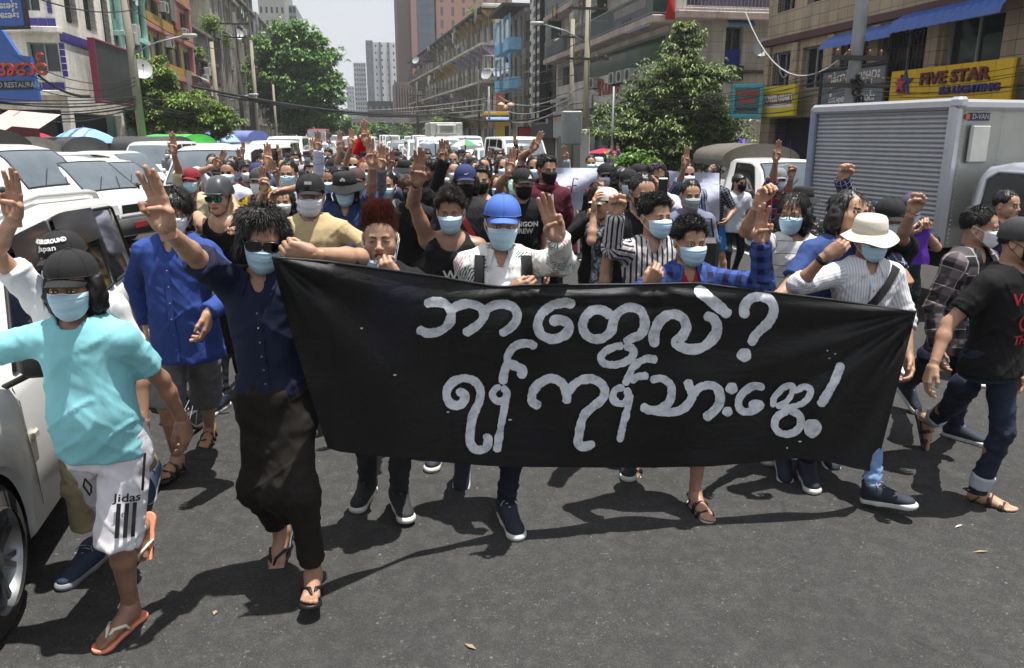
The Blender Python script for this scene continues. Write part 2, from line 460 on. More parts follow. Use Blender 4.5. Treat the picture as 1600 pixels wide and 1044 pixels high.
def mask_mesh(kind='on',n=21,m=25):
 """surgical mask on the face; 'chin' = pulled down below the mouth"""
 key=('mask',kind,n)
 if key in CACHE:return CACHE[key]
 if kind=='chin':
  prof=[(-.104,.022),(-.110,.008),(-.106,-.008),(-.092,-.022),(-.074,-.034)];zt,zb=.066,.010;top=.0
 else:
  prof=[(-.1015,.104),(-.1185,.090),(-.1225,.074),(-.118,.052),(-.112,.030),(-.102,.010),(-.082,-.006)];zt,zb=.100,.040;top=0
 P=np.array(prof);tt=np.linspace(0,1,len(P));G=np.zeros((m,n,3))
 for i in range(m):
  s=i/(m-1);yc=np.interp(s,tt,P[:,0]);zc=np.interp(s,tt,P[:,1])
  zs=zt+(zb-zt)*s
  pl=.0046*(((s*3.6+.15)%1)-.5)*(1 if .12<s<.9 else 0)
  for j in range(n):
   a=-1+2*j/(n-1);ca=math.cos(a*math.pi/2*.96)
   x=.0735*(1-(.20 if kind!='chin' else .06)*s**1.5)*math.sin(a*math.pi/2*.93);b=ca**.72
   ys=-.026 if kind!='chin' else-.02
   dip=0.0
   G[i,j]=(x,ys+(yc-pl-ys)*b,zs+(zc-zs)*b**1.15+(.006*math.exp(-(a/.2)**2)if s<.1 else 0))
   G[i,j,1]-=dip
 V=G.reshape(-1,3)
 Q=np.array([(i*n+j,(i+1)*n+j,(i+1)*n+j+1,i*n+j+1)for i in range(m-1)for j in range(n-1)])
 mi=np.zeros(len(Q),dtype=int);mi[:(n-1)]=1
 loops=[]
 lo_=V[:n];bo=V[-n:]
 for s,j in((-1,0),(1,n-1)):
  ear=[(s*.086,.022,.128),(s*.088,.034,.105),(s*.084,.018,.085)]
  loops.append([lo_[j]]+ear+[bo[j]])
 CACHE[key]=(V,Q,mi,loops);return CACHE[key]
HAIR={'short':dict(e=[((0,.020,.158),(.083,.100,.089))],cut=[((0,-.056,.185),(0,-.80,-.62)),((0,.0,.118),(0,-.35,-1)),],back=.055,n=1.0,ll=.026,up=.2,down=.8),'neat':dict(e=[((0,.018,.158),(.081,.098,.090))],cut=[((0,-.060,.186),(0,-.80,-.62)),((0,.0,.122),(0,-.35,-1))],back=.055,n=.8,ll=.022,up=.15,down=.6),'spiky':dict(e=[((0,.018,.150),(.079,.096,.084)),((0,-.012,.212),(.070,.075,.055))],cut=[((0,-.066,.186),(0,-.95,-.30)),((0,.0,.135),(0,-.3,-1))],back=.06,n=1.3,ll=.042,up=1.6,down=-.2),'wild':dict(e=[((0,.020,.160),(.088,.108,.092)),((-.03,-.02,.215),(.07,.07,.035)),((.07,.0,.13),(.03,.05,.06)),((-.078,.0,.12),(.024,.05,.07))],cut=[((0,-.050,.178),(0,-.85,-.5))],back=.02,n=1.5,ll=.075,up=.35,down=.9),'curly':dict(e=[((0,.016,.162),(.084,.102,.090)),((0,-.04,.204),(.062,.05,.032))],cut=[((0,-.064,.183),(0,-.85,-.5)),((0,.0,.12),(0,-.3,-1))],back=.05,n=1.6,ll=.026,up=.6,down=.3,curl=1),'mop':dict(e=[((0,.018,.160),(.088,.104,.092)),((0,-.058,.182),(.062,.036,.030))],cut=[((0,-.070,.160),(0,-.75,-.62))],back=.03,n=1.3,ll=.050,up=.12,down=1.3),'long':dict(sd=.10,e=[((0,.022,.152),(.086,.102,.092)),((-.072,.02,.06),(.028,.060,.12)),((.072,.02,.06),(.028,.060,.12)),((0,.075,.02),(.085,.040,.14))],cut=[((0,-.046,.178),(0,-.85,-.52))],back=-.2,n=1.4,ll=.085,up=.0,down=1.8),'shaggy':dict(sd=.12,e=[((0,.022,.152),(.087,.102,.092)),((-.080,.01,.075),(.034,.050,.085)),((.080,.01,.075),(.034,.050,.085)),((0,.075,.05),(.085,.045,.09))],cut=[((0,-.050,.170),(0,-.85,-.52))],back=-.1,n=1.5,ll=.085,up=.04,down=1.6),'bun':dict(e=[((0,.018,.158),(.080,.097,.088)),((0,.075,.215),(.035,.035,.032))],cut=[((0,-.062,.190),(0,-.80,-.62)),((0,.0,.125),(0,-.35,-1))],back=.05,n=.7,ll=.02,up=.1,down=.8),}
def hair_mesh(style,h,nl=0,under=False):
 key=('hair',style,round(h,4),nl,under)
 if key in CACHE:return CACHE[key]
 S=HAIR[style];F=Field((-.15,-.15,-.17),(.15,.16,.30),h)
 for c,r in S['e']:F.ell(c,r,.02)
 if style not in('long','shaggy','wild'):F.ell((0,-.06,.05),(.075,.075,.075),.01,'sub')
 else:F.ell((0,-.085,.07),(.064,.085,.088),.02,'sub')
 for p,n in S['cut']:
  sl,X,Y,Z=F.whole();n=unit(n);d=(X-p[0])*n[0]+(Y-p[1])*n[1]+(Z-p[2])*n[2]
  if style in('long','shaggy','wild','mop'):d=np.where(np.abs(X)<.060,d,-1.0)+0*F.f
  F.apply(sl,(d+0*F.f).astype(np.float32),.015,'and')
 F.plane((0,0,S['back']),(0,0,-1))
 if under:F.plane((0,0,.155),(0,.25,1))
 V,Q=F.mesh()
 N=vnormals(V,Q);V=V+N*(vnoise(V,42,3)*.005*S['n']+vnoise(V*[1,1,.4],90,5)*.003)[:,None]
 if nl:
  rng=np.random.default_rng(abs(hash(style))%1000 if False else sum(map(ord,style)))
  ok=np.where((V[:,2]>S['back']+.012)&(N[:,2]>-.55))[0];pick=rng.choice(ok,nl)
  p=V[pick]-N[pick]*.004;n0=N[pick];L=S['ll']*rng.uniform(.5,1.25,nl)
  side=np.stack([vnoise(p,16,60+q_)for q_ in range(3)],1)*S.get('sd',.30)*1.6+rng.normal(0,.10,(nl,3));up=np.array([0,0,1.]);flow=n0*(.08 if S['up']<.3 else .22 if S['up']<.6 else .40)+side*.5+up*S['up']*rng.uniform(.4,1.2,nl)[:,None]
  rad=p-np.array([0,.02,.12]);rad/=np.linalg.norm(rad,axis=1)[:,None];tang=np.array([0,0,-1.])-rad*(rad@np.array([0,0,-1.]))[:,None]
  flow+=tang*S['down'];flow/=np.linalg.norm(flow,axis=1)[:,None]+1e-6;hv=rng.uniform(0,1,nl)**2
  m=5;C=np.zeros((m,nl,3));C[0]=p;d=flow.copy()
  for i in range(1,m):
   d=d+rad*.02-up*(.10 if S['up']<1 else .02)+rng.normal(0,.06+.38*S.get('curl',0),(nl,3));d/=np.linalg.norm(d,axis=1)[:,None];C[i]=C[i-1]+d*(L/(m-1))[:,None]
   q=C[i]-np.array([0,.018,.15]);e=np.sqrt(((q/[.080,.098,.086])**2).sum(1));C[i]+=q*(np.maximum(0,1.02-e)*.9)[:,None]
   if S['up']<.6:
    if i==1:e0=np.sqrt((((C[0]-[0,.018,.15])/[.080,.098,.086])**2).sum(1))
    lim=e0+.05+.05*i*S['n']*hv;q=C[i]-[0,.018,.15];e=np.sqrt(((q/[.080,.098,.086])**2).sum(1));C[i]-=q*(np.maximum(0,e-lim)/np.maximum(e,.1)*(C[i][:,2]>.09))[:,None]
  a=np.cross(d,rad);a/=np.linalg.norm(a,axis=1)[:,None]+1e-6;b=np.cross(d,a)
  w0=rng.uniform(.0014,.0034,nl)[:,None]*(.62 if nl>2000 else 1)
  LV=np.zeros((m,3,nl,3))
  for i in range(m):
   ww=w0*(1-(i/(m-1))**2.2*.88)
   for k in range(3):t=2*math.pi*k/3;LV[i,k]=C[i]+(a*math.cos(t)*1.5+b*math.sin(t)*.6)*ww
  LV=LV.transpose(2,0,1,3).reshape(-1,3);base=np.arange(nl)[:,None]*(m*3)
  f=np.array([(i*3+k,i*3+(k+1)%3,(i+1)*3+(k+1)%3,(i+1)*3+k)for i in range(m-1)for k in range(3)])
  LQ=(base[:,:,None]+f[None]).reshape(-1,4)
  V,Q,_=join([(V,Q),(LV,LQ)])
 CACHE[key]=(V,Q);return V,Q
def cap_mesh(kind):
 key=('cap',kind)
 if key in CACHE:return CACHE[key]
 b=MB();b.smooth=True
 if kind in('cap','cap_back'):
  G=[]
  for i in range(9):
   a=math.pi/2*i/8;row=[]
   for k in range(25):
    t=2*math.pi*k/24;ca=math.cos(a)**.82
    row.append((.091*ca*math.cos(t),.014+.112*ca*math.sin(t),.152+.098*math.sin(a)+(.012*max(0,-math.sin(t))*ca)))
   G.append(row)
  b.grid(G);b.box((0,.016,.252),(.014,.014,.008),r=.002)
  for k in range(0,24,4):b.tube([(x*1.004,.014+(y-.014)*1.004,z+.0006)for x,y,z in[G[i][k+(2 if k%8 else 2)]for i in range(9)]],.0011,4)
  b.tube([G[0][k]for k in range(25)],.0022,4,caps=False)
  sg=-1 if kind=='cap' else 1;T=[];B=[]
  for i in range(5):
   u=i/4;rt=[];rb=[]
   for k in range(13):
    t=-1+2*k/12;x=.078*t*(1-.12*u*abs(t));y0=.016+sg*.100*math.sqrt(max(0,1-(t*.86)**2))
    y=y0+sg*u*.070*(1-.55*t*t);z=.156+(.006 if sg<0 else-.004)-.020*t*t-.016*u
    rt.append((x,y,z));rb.append((x,y,z-.0035))
   T.append(rt);B.append(rb)
  b.grid(T,flip=sg>0);b.grid(B,flip=sg<0);b.grid([T[-1],B[-1]],flip=sg>0)
 elif kind=='bucket':
  prof=[(.092,.150),(.096,.152),(.092,.185),(.086,.222),(.076,.240),(.045,.246),(.001,.247)]
  b.lathe([(r,h)for r,h in prof],28,(0,.014,0),np.diag([1,1.10,1]))
  G=[]
  for i in range(5):
   u=i/4;row=[]
   for k in range(33):
    t=2*math.pi*k/32;r=.092+.062*u;row.append((r*math.cos(t),.014+r*1.10*math.sin(t),.158-.040*u**1.1+.012*u*math.sin(2*t+1.1)+.006*u*math.sin(5*t)))
   G.append(row)
  b.grid(G);b.grid([[(x,y,z-.003)for x,y,z in r]for r in G],flip=True)
 elif kind=='beanie':
  G=[]
  for i in range(12):
   a=math.pi/2*i/11;row=[]
   for k in range(33):
    t=2*math.pi*k/32;ca=math.cos(a)**.7;row.append(((.086+.003*(i%2))*ca*math.cos(t),.018+(.103+.003*(i%2))*ca*math.sin(t),.130+.118*math.sin(a)))
   G.append(row)
  b.grid(G)
 elif kind=='helmet':
  G=[]
  for i in range(10):
   a=math.pi/2*i/9;row=[]
   for k in range(33):
    t=2*math.pi*k/32;ca=math.cos(a)**.75;rid=.006*math.cos(6*t)*ca*(1 if i>1 else 0)
    row.append(((.098+rid)*ca*math.cos(t),.020+(.128+rid)*ca*math.sin(t),.135+.130*math.sin(a)**1.0))
   G.append(row)
  b.grid(G)
  b.tube([(-.085,.0,.14),(-.06,-.05,.02),(0,-.075,-.012),(.06,-.05,.02),(.085,.0,.14)],.006,6)
  b.box((0,-.108,.150),(.13,.05,.008),r=.003)
  for s in(-1,0,1):
   for y in(-.05,.03):b.smooth=False
 elif kind=='visor':
  pass
 CACHE[key]=b;return b
def place(V,A,o,s=1.0):return(V*s)@A+np.asarray(o)
# people's materials
def skin(tone):
 key='skin_%.2f'%tone
 if key in MATS:return MATS[key]
 a=np.array(srgb('#bd977d'));b=np.array(srgb('#63463a'));c=a*(1-tone)+b*tone
 n=NT(key);co=n.coord()
 base=n.ramp(n.noise(co,14,4),[(.3,tuple(c*.76)),(.7,tuple(c*1.16))])
 base=n.mix(n.ramp(n.noise(co,5,2),[(.4,(0,0,0)),(.7,(.35,.35,.35))]),base,tuple(c*np.array([1.15,.86,.80])))
 n.set(color=base,rough=.48,spec=.42,sss=.06);n.l(n.ramp(n.noise(co,40,4),[(.3,(.36,.36,.36)),(.7,(.58,.58,.58))]),n.b.inputs['Roughness']);n.b.inputs['Subsurface Radius'].default_value=(.012,.005,.003);n.b.inputs['Subsurface Scale'].default_value=.6
 n.bump(n.math('ADD',n.noise(co,220,3),n.math('MULTIPLY',n.noise(co,38,3),1.5)),.22,.003);MATS[key]=n.m;return n.m
def cloth(c,pat=None,c2=None,c3=None,rough=.85,fine=1.0,sheen=.0):
 key='cloth_%s_%s_%s_%s'%(c,pat,c2,c3)
 if key in MATS:return MATS[key]
 n=NT(key);uv=n.coord('UV');ob=n.coord('Object');c=srgb(c);c2=srgb(c2)if c2 else None;c3=srgb(c3)if c3 else None
 sx=n.n('SeparateXYZ');n.l(uv,sx.inputs[0]);U,Vv=sx.outputs[0],sx.outputs[1]
 def stripes(x,per,duty,soft=.04,off=0.0):
  q=n.math('FRACT',n.math('ADD',n.math('MULTIPLY',x,1/per),50+off));return n.math('SMOOTH_MIN',1,n.math('MULTIPLY',n.math('SUBTRACT',duty,n.math('ABSOLUTE',n.math('SUBTRACT',q,.5))),1/soft,clamp=True),clamp=True)if False else n.math('MULTIPLY',n.math('SUBTRACT',duty/2,n.math('ABSOLUTE',n.math('SUBTRACT',q,.5))),1/soft,clamp=True)
 base=n.ramp(n.noise(ob,5,3),[(.3,tuple(x*.9 for x in c)),(.7,tuple(min(1,x*1.08)for x in c))])
 if pat=='vstripe':base=n.mix(stripes(U,.030,.42),base,c2)
 elif pat=='finestripe':base=n.mix(stripes(U,.014,.30),base,c2)
 elif pat=='hstripe':base=n.mix(stripes(Vv,.075,.07,.02),base,c2)
 elif pat in('plaid','plaid_s','plaid_l'):
  per={'plaid':.07,'plaid_s':.035,'plaid_l':.11}[pat]
  a=stripes(U,per,.5,.06);b=stripes(Vv,per,.5,.06);f=n.math('MULTIPLY',n.math('ADD',a,b),.5)
  base=n.mix(n.math('POWER',f,1.2),base,c2)
  if c3:base=n.mix(n.math('MULTIPLY',n.math('MAXIMUM',stripes(U,per,.08,.03,.25),stripes(Vv,per,.08,.03,.25)),.8),base,c3)
 elif pat=='window':base=n.mix(n.math('MAXIMUM',stripes(U,.035,.16,.05),stripes(Vv,.035,.16,.05)),base,c2)
 elif pat=='tropic':
  wv=n.n('TexWave');mp=n.n('Mapping');n.l(uv,mp.inputs[0]);mp.inputs['Rotation'].default_value=(0,0,.8);n.l(mp.outputs[0],wv.inputs[0]);wv.inputs['Scale'].default_value=26;wv.inputs['Distortion'].default_value=5;wv.inputs['Detail Scale'].default_value=2.2
  g=n.math('MULTIPLY',n.math('GREATER_THAN',wv.outputs['Fac'],.60),n.math('GREATER_THAN',n.noise(uv,8.5,1),.52))
  base=n.mix(g,base,c2)
  mp2=n.n('Mapping');n.l(uv,mp2.inputs[0]);mp2.inputs['Location'].default_value=(3.3,1.7,5)
  g2=n.math('MULTIPLY',n.math('GREATER_THAN',wv.outputs['Fac'],.45),n.math('GREATER_THAN',n.noise(mp2.outputs[0],8.0,1),.60));base=n.mix(n.math('MULTIPLY',g2,.8),base,c3)
 elif pat=='tiedye':base=n.ramp(n.noise(ob,16,4,.6,1.5),[(.40,c),(.52,c2),(.66,c3 or c2)])
 elif pat=='print':base=n.mix(n.math('GREATER_THAN',n.noise(ob,40,2),.62),base,c2)
 elif pat=='diamond':
  a=n.math('ABSOLUTE',n.math('SINE',n.math('MULTIPLY',n.math('ADD',U,Vv),330)));b=n.math('ABSOLUTE',n.math('SINE',n.math('MULTIPLY',n.math('SUBTRACT',U,Vv),330)))
  base=n.mix(n.math('MULTIPLY',n.math('LESS_THAN',n.math('MINIMUM',a,b),.24),.75),base,c2)
 elif pat=='pleat_shade':base=n.mix(n.math('MULTIPLY',stripes(Vv,.27,.10,.05,.3),.7),base,c2)  # crease shade of the mask folds painted as darker lines
 elif pat=='denim':
  base=n.ramp(n.noise(ob,7,5,.7),[(.3,c),(.72,c2)])
 elif pat=='rib':base=n.mix(stripes(Vv,.012,.5,.2),base,c2)
 h1=n.noise(n.coord('Object',(1,1,.55),(.3,.5,.2)),9,2,.45,.9);h2=n.noise(ob,420,2)
 hh=n.math('ADD',n.math('MULTIPLY',h1,1.0),n.math('MULTIPLY',h2,.05))
 n.set(color=base,rough=rough,spec=.25,sheen=sheen);n.bump(hh,.62*fine,.024);MATS[key]=n.m;return n.m
def hairmat(c='#0e0b0a'):
 key='hair_'+c
 if key in MATS:return MATS[key]
 n=NT(key);c=srgb(c);n.set(color=n.ramp(n.noise(n.coord('Object',(1,1,.3)),60,3),[(.3,tuple(x*.6 for x in c)),(.7,tuple(x*1.7+.003 for x in c))]),rough=.42,spec=.45)
 n.bump(n.noise(n.coord('Object',(1,1,.25)),240,3),.35,.003);MATS[key]=n.m;return n.m
EYE_DK=M('eye_dark','#120c0a',.35,var=.2);LIP=M('lip','#7a4038',.45);MOUTH=M('mouth_inside','#180605',.5)
EYE_WH=M('eye_white','#d8cfc6',.25,var=.03);MASK_BL=cloth('#b2d0e2','pleat_shade','#7aa3bb',fine=.5);MASK_WH=cloth('#d8d9dc','pleat_shade','#aeb0b6',fine=.5);MASK_BK=cloth('#141416',None,fine=.35);MASK_GR=cloth('#8f9799',None,fine=.35)
MASK_TR=M('mask_wire_band','#dfe6ea',.8,var=.03)
LENS=M('dark_lens','#0a0a0c',.06,spec=.9,var=.0)
MASKS=dict(b=MASK_BL,w=MASK_WH,k=MASK_BK,g=MASK_GR)
# a person
def person(name,x,y,H=1.70,k=None,yaw=0.0,lean=0.02,build=1.0,lod=1,root=(0,0),feet=None,arms=None,head=None,top=None,bottom=None,hair='short',hairc='#0e0b0a',tone=.5,hat=None,hatc=None,mask='b',glasses=None,shoes=None,label='',group=None,mouth='shut',side=0.0,belly=0.0,headk=1.0,extras=None,locks=None,parent=None,hipz=None):
 """x, y = world place of the neck; all points world-oriented, stored relative to the root."""
 k=k or H/1.70;rt=np.array([x,y+.0,0.0])
 o=empty('person',rt,0,label,'person',group)
 g={0:.0095,1:.013,2:.022,3:.034}[lod];hh={0:.0042,1:.0062,2:.010,3:.016}[lod];hd={0:.0030,1:.0045,2:.0065,3:.0105}[lod]
 r=np.array([math.cos(yaw),math.sin(yaw),0]);f=np.array([math.sin(yaw),-math.cos(yaw),0]);up=np.array([0,0,1.])
 Nk=np.array([0,0,1.415*k])+side*r;P=np.array([0,0,(hipz or .93)*k])-f*lean*k
 HO=Nk+(np.array([0,0,.053])+f*.012)*k
 hy,hp,hr=head or(0,0,0)
 ya=yaw+R(hy);cz=np.array([[math.cos(ya),math.sin(ya),0],[-math.sin(ya),math.cos(ya),0],[0,0,1]])
 a=R(hp);cx=np.array([[1,0,0],[0,math.cos(a),math.sin(a)],[0,-math.sin(a),math.cos(a)]])
 b_=R(hr);cr=np.array([[math.cos(b_),0,math.sin(b_)],[0,1,0],[-math.sin(b_),0,math.cos(b_)]])
 HA=cx@cr@cz;hk=min(max(k,.94),1.04)*1.01*headk
 piv=np.array([0,.03,.02]);HO=HO+piv*hk-(piv*hk)@HA
 wb=build
 SH,EL,WR,HD={},{},{},{}
 for s,q in((-1,'L'),(1,'R')):
  sh=Nk+r*s*.160*k*wb+up*(-.052*k);A=(arms or{}).get(q)or dict(pose='relax')
  ua,fa=.285*k,.250*k
  if 'el' in A:
   el_t=np.asarray(A['el'])-rt;d1=unit(el_t-sh)
  else:d1=unit(r*A.get('d1',(s*.18,0,-1))[0]+f*-A.get('d1',(s*.18,0,-1))[1]+up*A.get('d1',(s*.18,0,-1))[2])
  if d1[2]>0.1:sh=sh+up*.045*k*min(1,d1[2]*1.4)-r*s*.012*k
  el=sh+d1*ua
  if 'wr' in A:
   w_t=np.asarray(A['wr'])-rt
   if A.get('ik'):
    dv=w_t-sh;L=min(np.linalg.norm(dv),(ua+fa)*.995);dn=unit(dv);c_=(ua**2+L**2-fa**2)/(2*ua*L);hn=math.sqrt(max(0,1-c_*c_))*ua
    pole=np.asarray(A.get('pole',(s*.6,.1,-1)),float);pole=unit(pole-dn*(pole@dn));el=sh+dn*c_*ua+pole*hn;fa=fa
   d2=unit(w_t-el)
  else:dd=A.get('d2',(s*.05,-.25,-1));d2=unit(r*dd[0]+f*-dd[1]+up*dd[2])
  wr=el+d2*fa
  SH[q],EL[q],WR[q]=sh,el,wr
  hz=unit(A['hz'])if 'hz' in A else d2;pn=np.asarray(A.get('palm',(0,-1,0)if A.get('pose','relax')!='relax' else(-s,0,0)),float)
  HD[q]=(frame(hz,-pn),A.get('pose','relax'),A.get('flip',False),A)
 HP,KN,AN,FT={},{},{},{}
 ft=feet or{'L':dict(x=-.11,y=-.16),'R':dict(x=.11,y=.18,lift=.03,pitch=25)}
 for s,q in((-1,'L'),(1,'R')):
  hp_=P+r*s*.088*k-up*.03*k;A=ft[q]
  if 'w' in A:fp=np.asarray(A['w'],float)-rt
  else:fp=r*A['x']-f*-A['y']*-1 if False else r*A['x']+f*(-A['y'])
  fp=np.array([fp[0],fp[1],A.get('lift',0)])
  fy=yaw+R(A.get('yaw',s*8));pa=R(A.get('pitch',0))
  FA=np.array([[math.cos(fy),math.sin(fy),0],[-math.sin(fy)*math.cos(pa),math.cos(fy)*math.cos(pa),math.sin(pa)],[0,0,0]],float);FA[2]=np.cross(FA[0],FA[1])
  ho=fp-FA[1]*-.13*k*1 if False else fp+FA[1]*.12*k
  an=ho+(np.array([0,-.042,.085])*k)@FA
  v=an-hp_;L=np.linalg.norm(v);th,shn=.425*k,.405*k
  if L>(th+shn)*.998:hp_=hp_+unit(v)*(L-(th+shn)*.998);v=an-hp_;L=np.linalg.norm(v)
  dn=unit(v);c_=np.clip((th**2+L**2-shn**2)/(2*th*L),-1,1);hn=math.sqrt(max(0,1-c_*c_))*th
  pole=f*1.0+r*s*.12;pole=unit(pole-dn*(pole@dn));kn=hp_+dn*c_*th+pole*hn
  HP[q],KN[q],AN[q],FT[q]=hp_,kn,an,(FA,ho,A)
 def torso(F,off,tab,z0,z1,kk=.03,bel=0.0):
  pad=.05;sl,X,Y,Z=F.blk(np.array([min(P[0],Nk[0])-.26*k,min(P[1],Nk[1])-.22*k,z0*k]),np.array([max(P[0],Nk[0])+.26*k,max(P[1],Nk[1])+.22*k,z1*k]),pad)
  zz=Z/k;t=(Z-P[2])/(Nk[2]-P[2]);cx_=P[0]+(Nk[0]-P[0])*t;cy_=P[1]+(Nk[1]-P[1])*t
  cy_=cy_
  X_,Y_=X-cx_,Y-cy_;a_=X_*r[0]+Y_*r[1];b2=X_*f[0]+Y_*f[1]
  T=np.array(tab);rx=(np.interp(zz,T[:,0],T[:,1])*wb+off/k)*k;ry=(np.interp(zz,T[:,0],T[:,2])*(wb**.5)+off/k)*k;fo=np.interp(zz,T[:,0],T[:,3])*k
  if bel:
   gb=bel*np.exp(-((zz-1.04)/.13)**2);ry=ry+gb*.5*k;fo=fo+gb*.5*k;rx=rx+gb*.35*k
  b2=b2-fo
  q_=(np.abs(a_/rx)**2.35+np.abs(b2/ry)**2.35)**(1/2.35);d=(q_-1)*np.minimum(rx,ry)
  d=np.maximum(d,np.maximum(z0*k-Z,Z-z1*k));F.apply(sl,d.astype(np.float32),kk)
 BT=[(.80,.155,.105,0),(.88,.165,.112,-.01),(.97,.158,.108,-.005),(1.07,.142,.100,.005),(1.20,.155,.112,.008),(1.31,.168,.116,.0),(1.38,.165,.100,-.006),(1.42,.115,.075,-.008),(1.46,.060,.06,-.01)]
 lo=np.minimum.reduce([Nk,P,*EL.values(),*WR.values(),*AN.values()])-.30*k;hi=np.maximum.reduce([Nk,P,*EL.values(),*WR.values(),*KN.values()])+.30*k;hi[2]=max(hi[2],Nk[2]+.1)
 lo[2]=max(lo[2],-.02)
 top=dict(top or dict(kind='tee',mat=cloth('#222226')));bot=dict(bottom or dict(kind='long',mat=cloth('#1b1d24')))
 tk=top['kind'];se={'tee':.68,'polo':.8,'long':2.02,'roll':1.25,'tank':0,'elbow':1.02}[tk]if 'sleeve' not in top else top['sleeve']
 lz=lo.copy();
 legs_bare=bot['kind']in('short','longyi')or(shoes or{}).get('kind')in('sandal','flip')
 F=Field(lo,hi,g*1.15)
 torso(F,-.012,BT,.84,1.455,.03)
 F.cap(Nk+up*-.02,Nk+up*.07*k+(HO+np.array([0,.03,-.04])@HA-Nk-up*.07*k)*.8,.056*k,.053*k,.035)
 for q in 'LR':
  F.cap(Nk-up*.03*k,SH[q],.062*k,.048*k,.05);F.cap(SH[q],SH[q]+(EL[q]-SH[q])*.5,.051*k,.0435*k,.03);F.cap(SH[q]+(EL[q]-SH[q])*.4,EL[q],.0425*k,.036*k,.02)
  m_=EL[q]+(WR[q]-EL[q])*.30;F.cap(EL[q],m_,.036*k,.0375*k,.02);F.cap(m_,WR[q]+(WR[q]-EL[q])*.03,.037*k,.0255*k,.02)
  if legs_bare:
   c1=KN[q]+(AN[q]-KN[q])*.28-f*.012;F.cap(HP[q],KN[q],.070*k,.050*k,.03);F.cap(KN[q],c1,.046*k,.050*k,.03);F.cap(c1,AN[q],.050*k,.031*k,.02)
 parts=[(*F.mesh(),0)]
 if lod<=2 or True:
  HV,HQ,HM=head_mesh(hh,mouth)
  parts.append((place(HV,HA,HO,hk),HQ,HM))
 for s,q in((-1,'L'),(1,'R')):
  FA_,ps,fl,A=HD[q];V,Q=hand_mesh(ps,hd)
  if(s>0)!=fl:V,Q=mirror(V,Q)
  FA_=FA_.copy()
  parts.append((place(V,FA_,WR[q],k*1.03*A.get('hs',1)),Q,0))
  sh_=(shoes or{}).get('kind','sneaker')
  if sh_ in('flip','sandal','bare'):
   V,Q=foot_mesh('bare',.0045 if lod<2 else .011)
   if s<0:V,Q=mirror(V,Q)
   FA_,ho,A=FT[q];parts.append((place(V,FA_,ho,k),Q,0))
 V,Q,mi=join(parts)
 add('body',mesh_np('body',V,Q,[skin(tone),EYE_DK,LIP,MOUTH],mi=mi),o)
 def bone_uv(V,Q):
  c=V[Q].mean(1);best=np.full(len(Q),9e9);uv=np.zeros((len(Q),4,2));L=V[Q]
  t=np.clip((c[:,2]-P[2])/(Nk[2]-P[2]),0,1);ax=P+(Nk-P)*t[:,None];d=np.linalg.norm(c-ax,axis=1)-.135*k
  best=d;rel=L-P;uv[...,0]=rel@r;uv[...,1]=rel[...,2]
  bones=[(SH[q],EL[q],.055)for q in 'LR']+[(EL[q],WR[q],.042)for q in 'LR']+[(HP[q],KN[q],.085)for q in 'LR']+[(KN[q],AN[q],.06)for q in 'LR']
  for a0,b0,rr in bones:
   ab=b0-a0;l=np.linalg.norm(ab);zz=ab/l;xx=unit(np.cross(zz,f+.01));yy=np.cross(zz,xx)
   tt=np.clip((c-a0)@zz/l,0,1);d=np.linalg.norm(c-a0-ab*tt[:,None],axis=1)-rr*k;m=d<best;best=np.where(m,d,best)
   q_=L[m]-a0;an_=np.arctan2(q_@yy,q_@xx);mn=an_.mean(1,keepdims=True);an_=np.where((an_.max(1,keepdims=True)-an_.min(1,keepdims=True)>math.pi)&(an_<0),an_+2*math.pi,an_)
   uv[m,:,0]=an_*.055*k;uv[m,:,1]=q_@zz
  return uv
 def wrinkle(V,Q,amp,sd,bones=True):
  N=vnormals(V,Q);a=1-np.abs(vnoise(V@np.array([[1,0,.5],[0,1,.2],[.6,.1,1]])*[1.0,1.0,1.5],5.5,sd))*2.0
  a2=np.maximum(0,1-np.abs(vnoise(V@np.array([[1,.2,-.7],[0,1,.1],[-.5,0,1]])*[1,1,2.2],5.0,sd+7))*4.2)**1.4;a3=np.maximum(0,1-np.abs(vnoise(V@np.array([[1,.1,.8],[0,1,.3],[.7,0,1]])*[1.3,1,1.6],8.0,sd+11))*4.0)**1.4;b2=vnoise(V,13,sd+3);dd=amp*(a*.7+b2*.3+a2*1.5+a3*.8);dd*=1-.85*np.exp(-(np.linalg.norm(V-Nk,axis=1)/.11)**4)
  for q in 'LR':
   d=np.linalg.norm(V-EL[q],axis=1);w_=np.exp(-(d/.10)**2);tt=(V-EL[q])@unit(WR[q]-SH[q]);dd+=amp*.8*w_*np.sin(tt*150+5*vnoise(V,9,sd))
   d=np.linalg.norm(V-KN[q],axis=1);w_=np.exp(-(d/.13)**2);dd+=amp*.5*w_*np.sin(V[:,2]*80+9*vnoise(V,8,sd+1))
   d=np.linalg.norm(V-AN[q]-up*.05,axis=1);w_=np.exp(-(d/.10)**2);dd+=amp*1.1*w_*np.sin(V[:,2]*110+7*vnoise(V,11,sd+2))
  return V+N*dd[:,None]
 sd=int(abs(x*131+y*77))%997
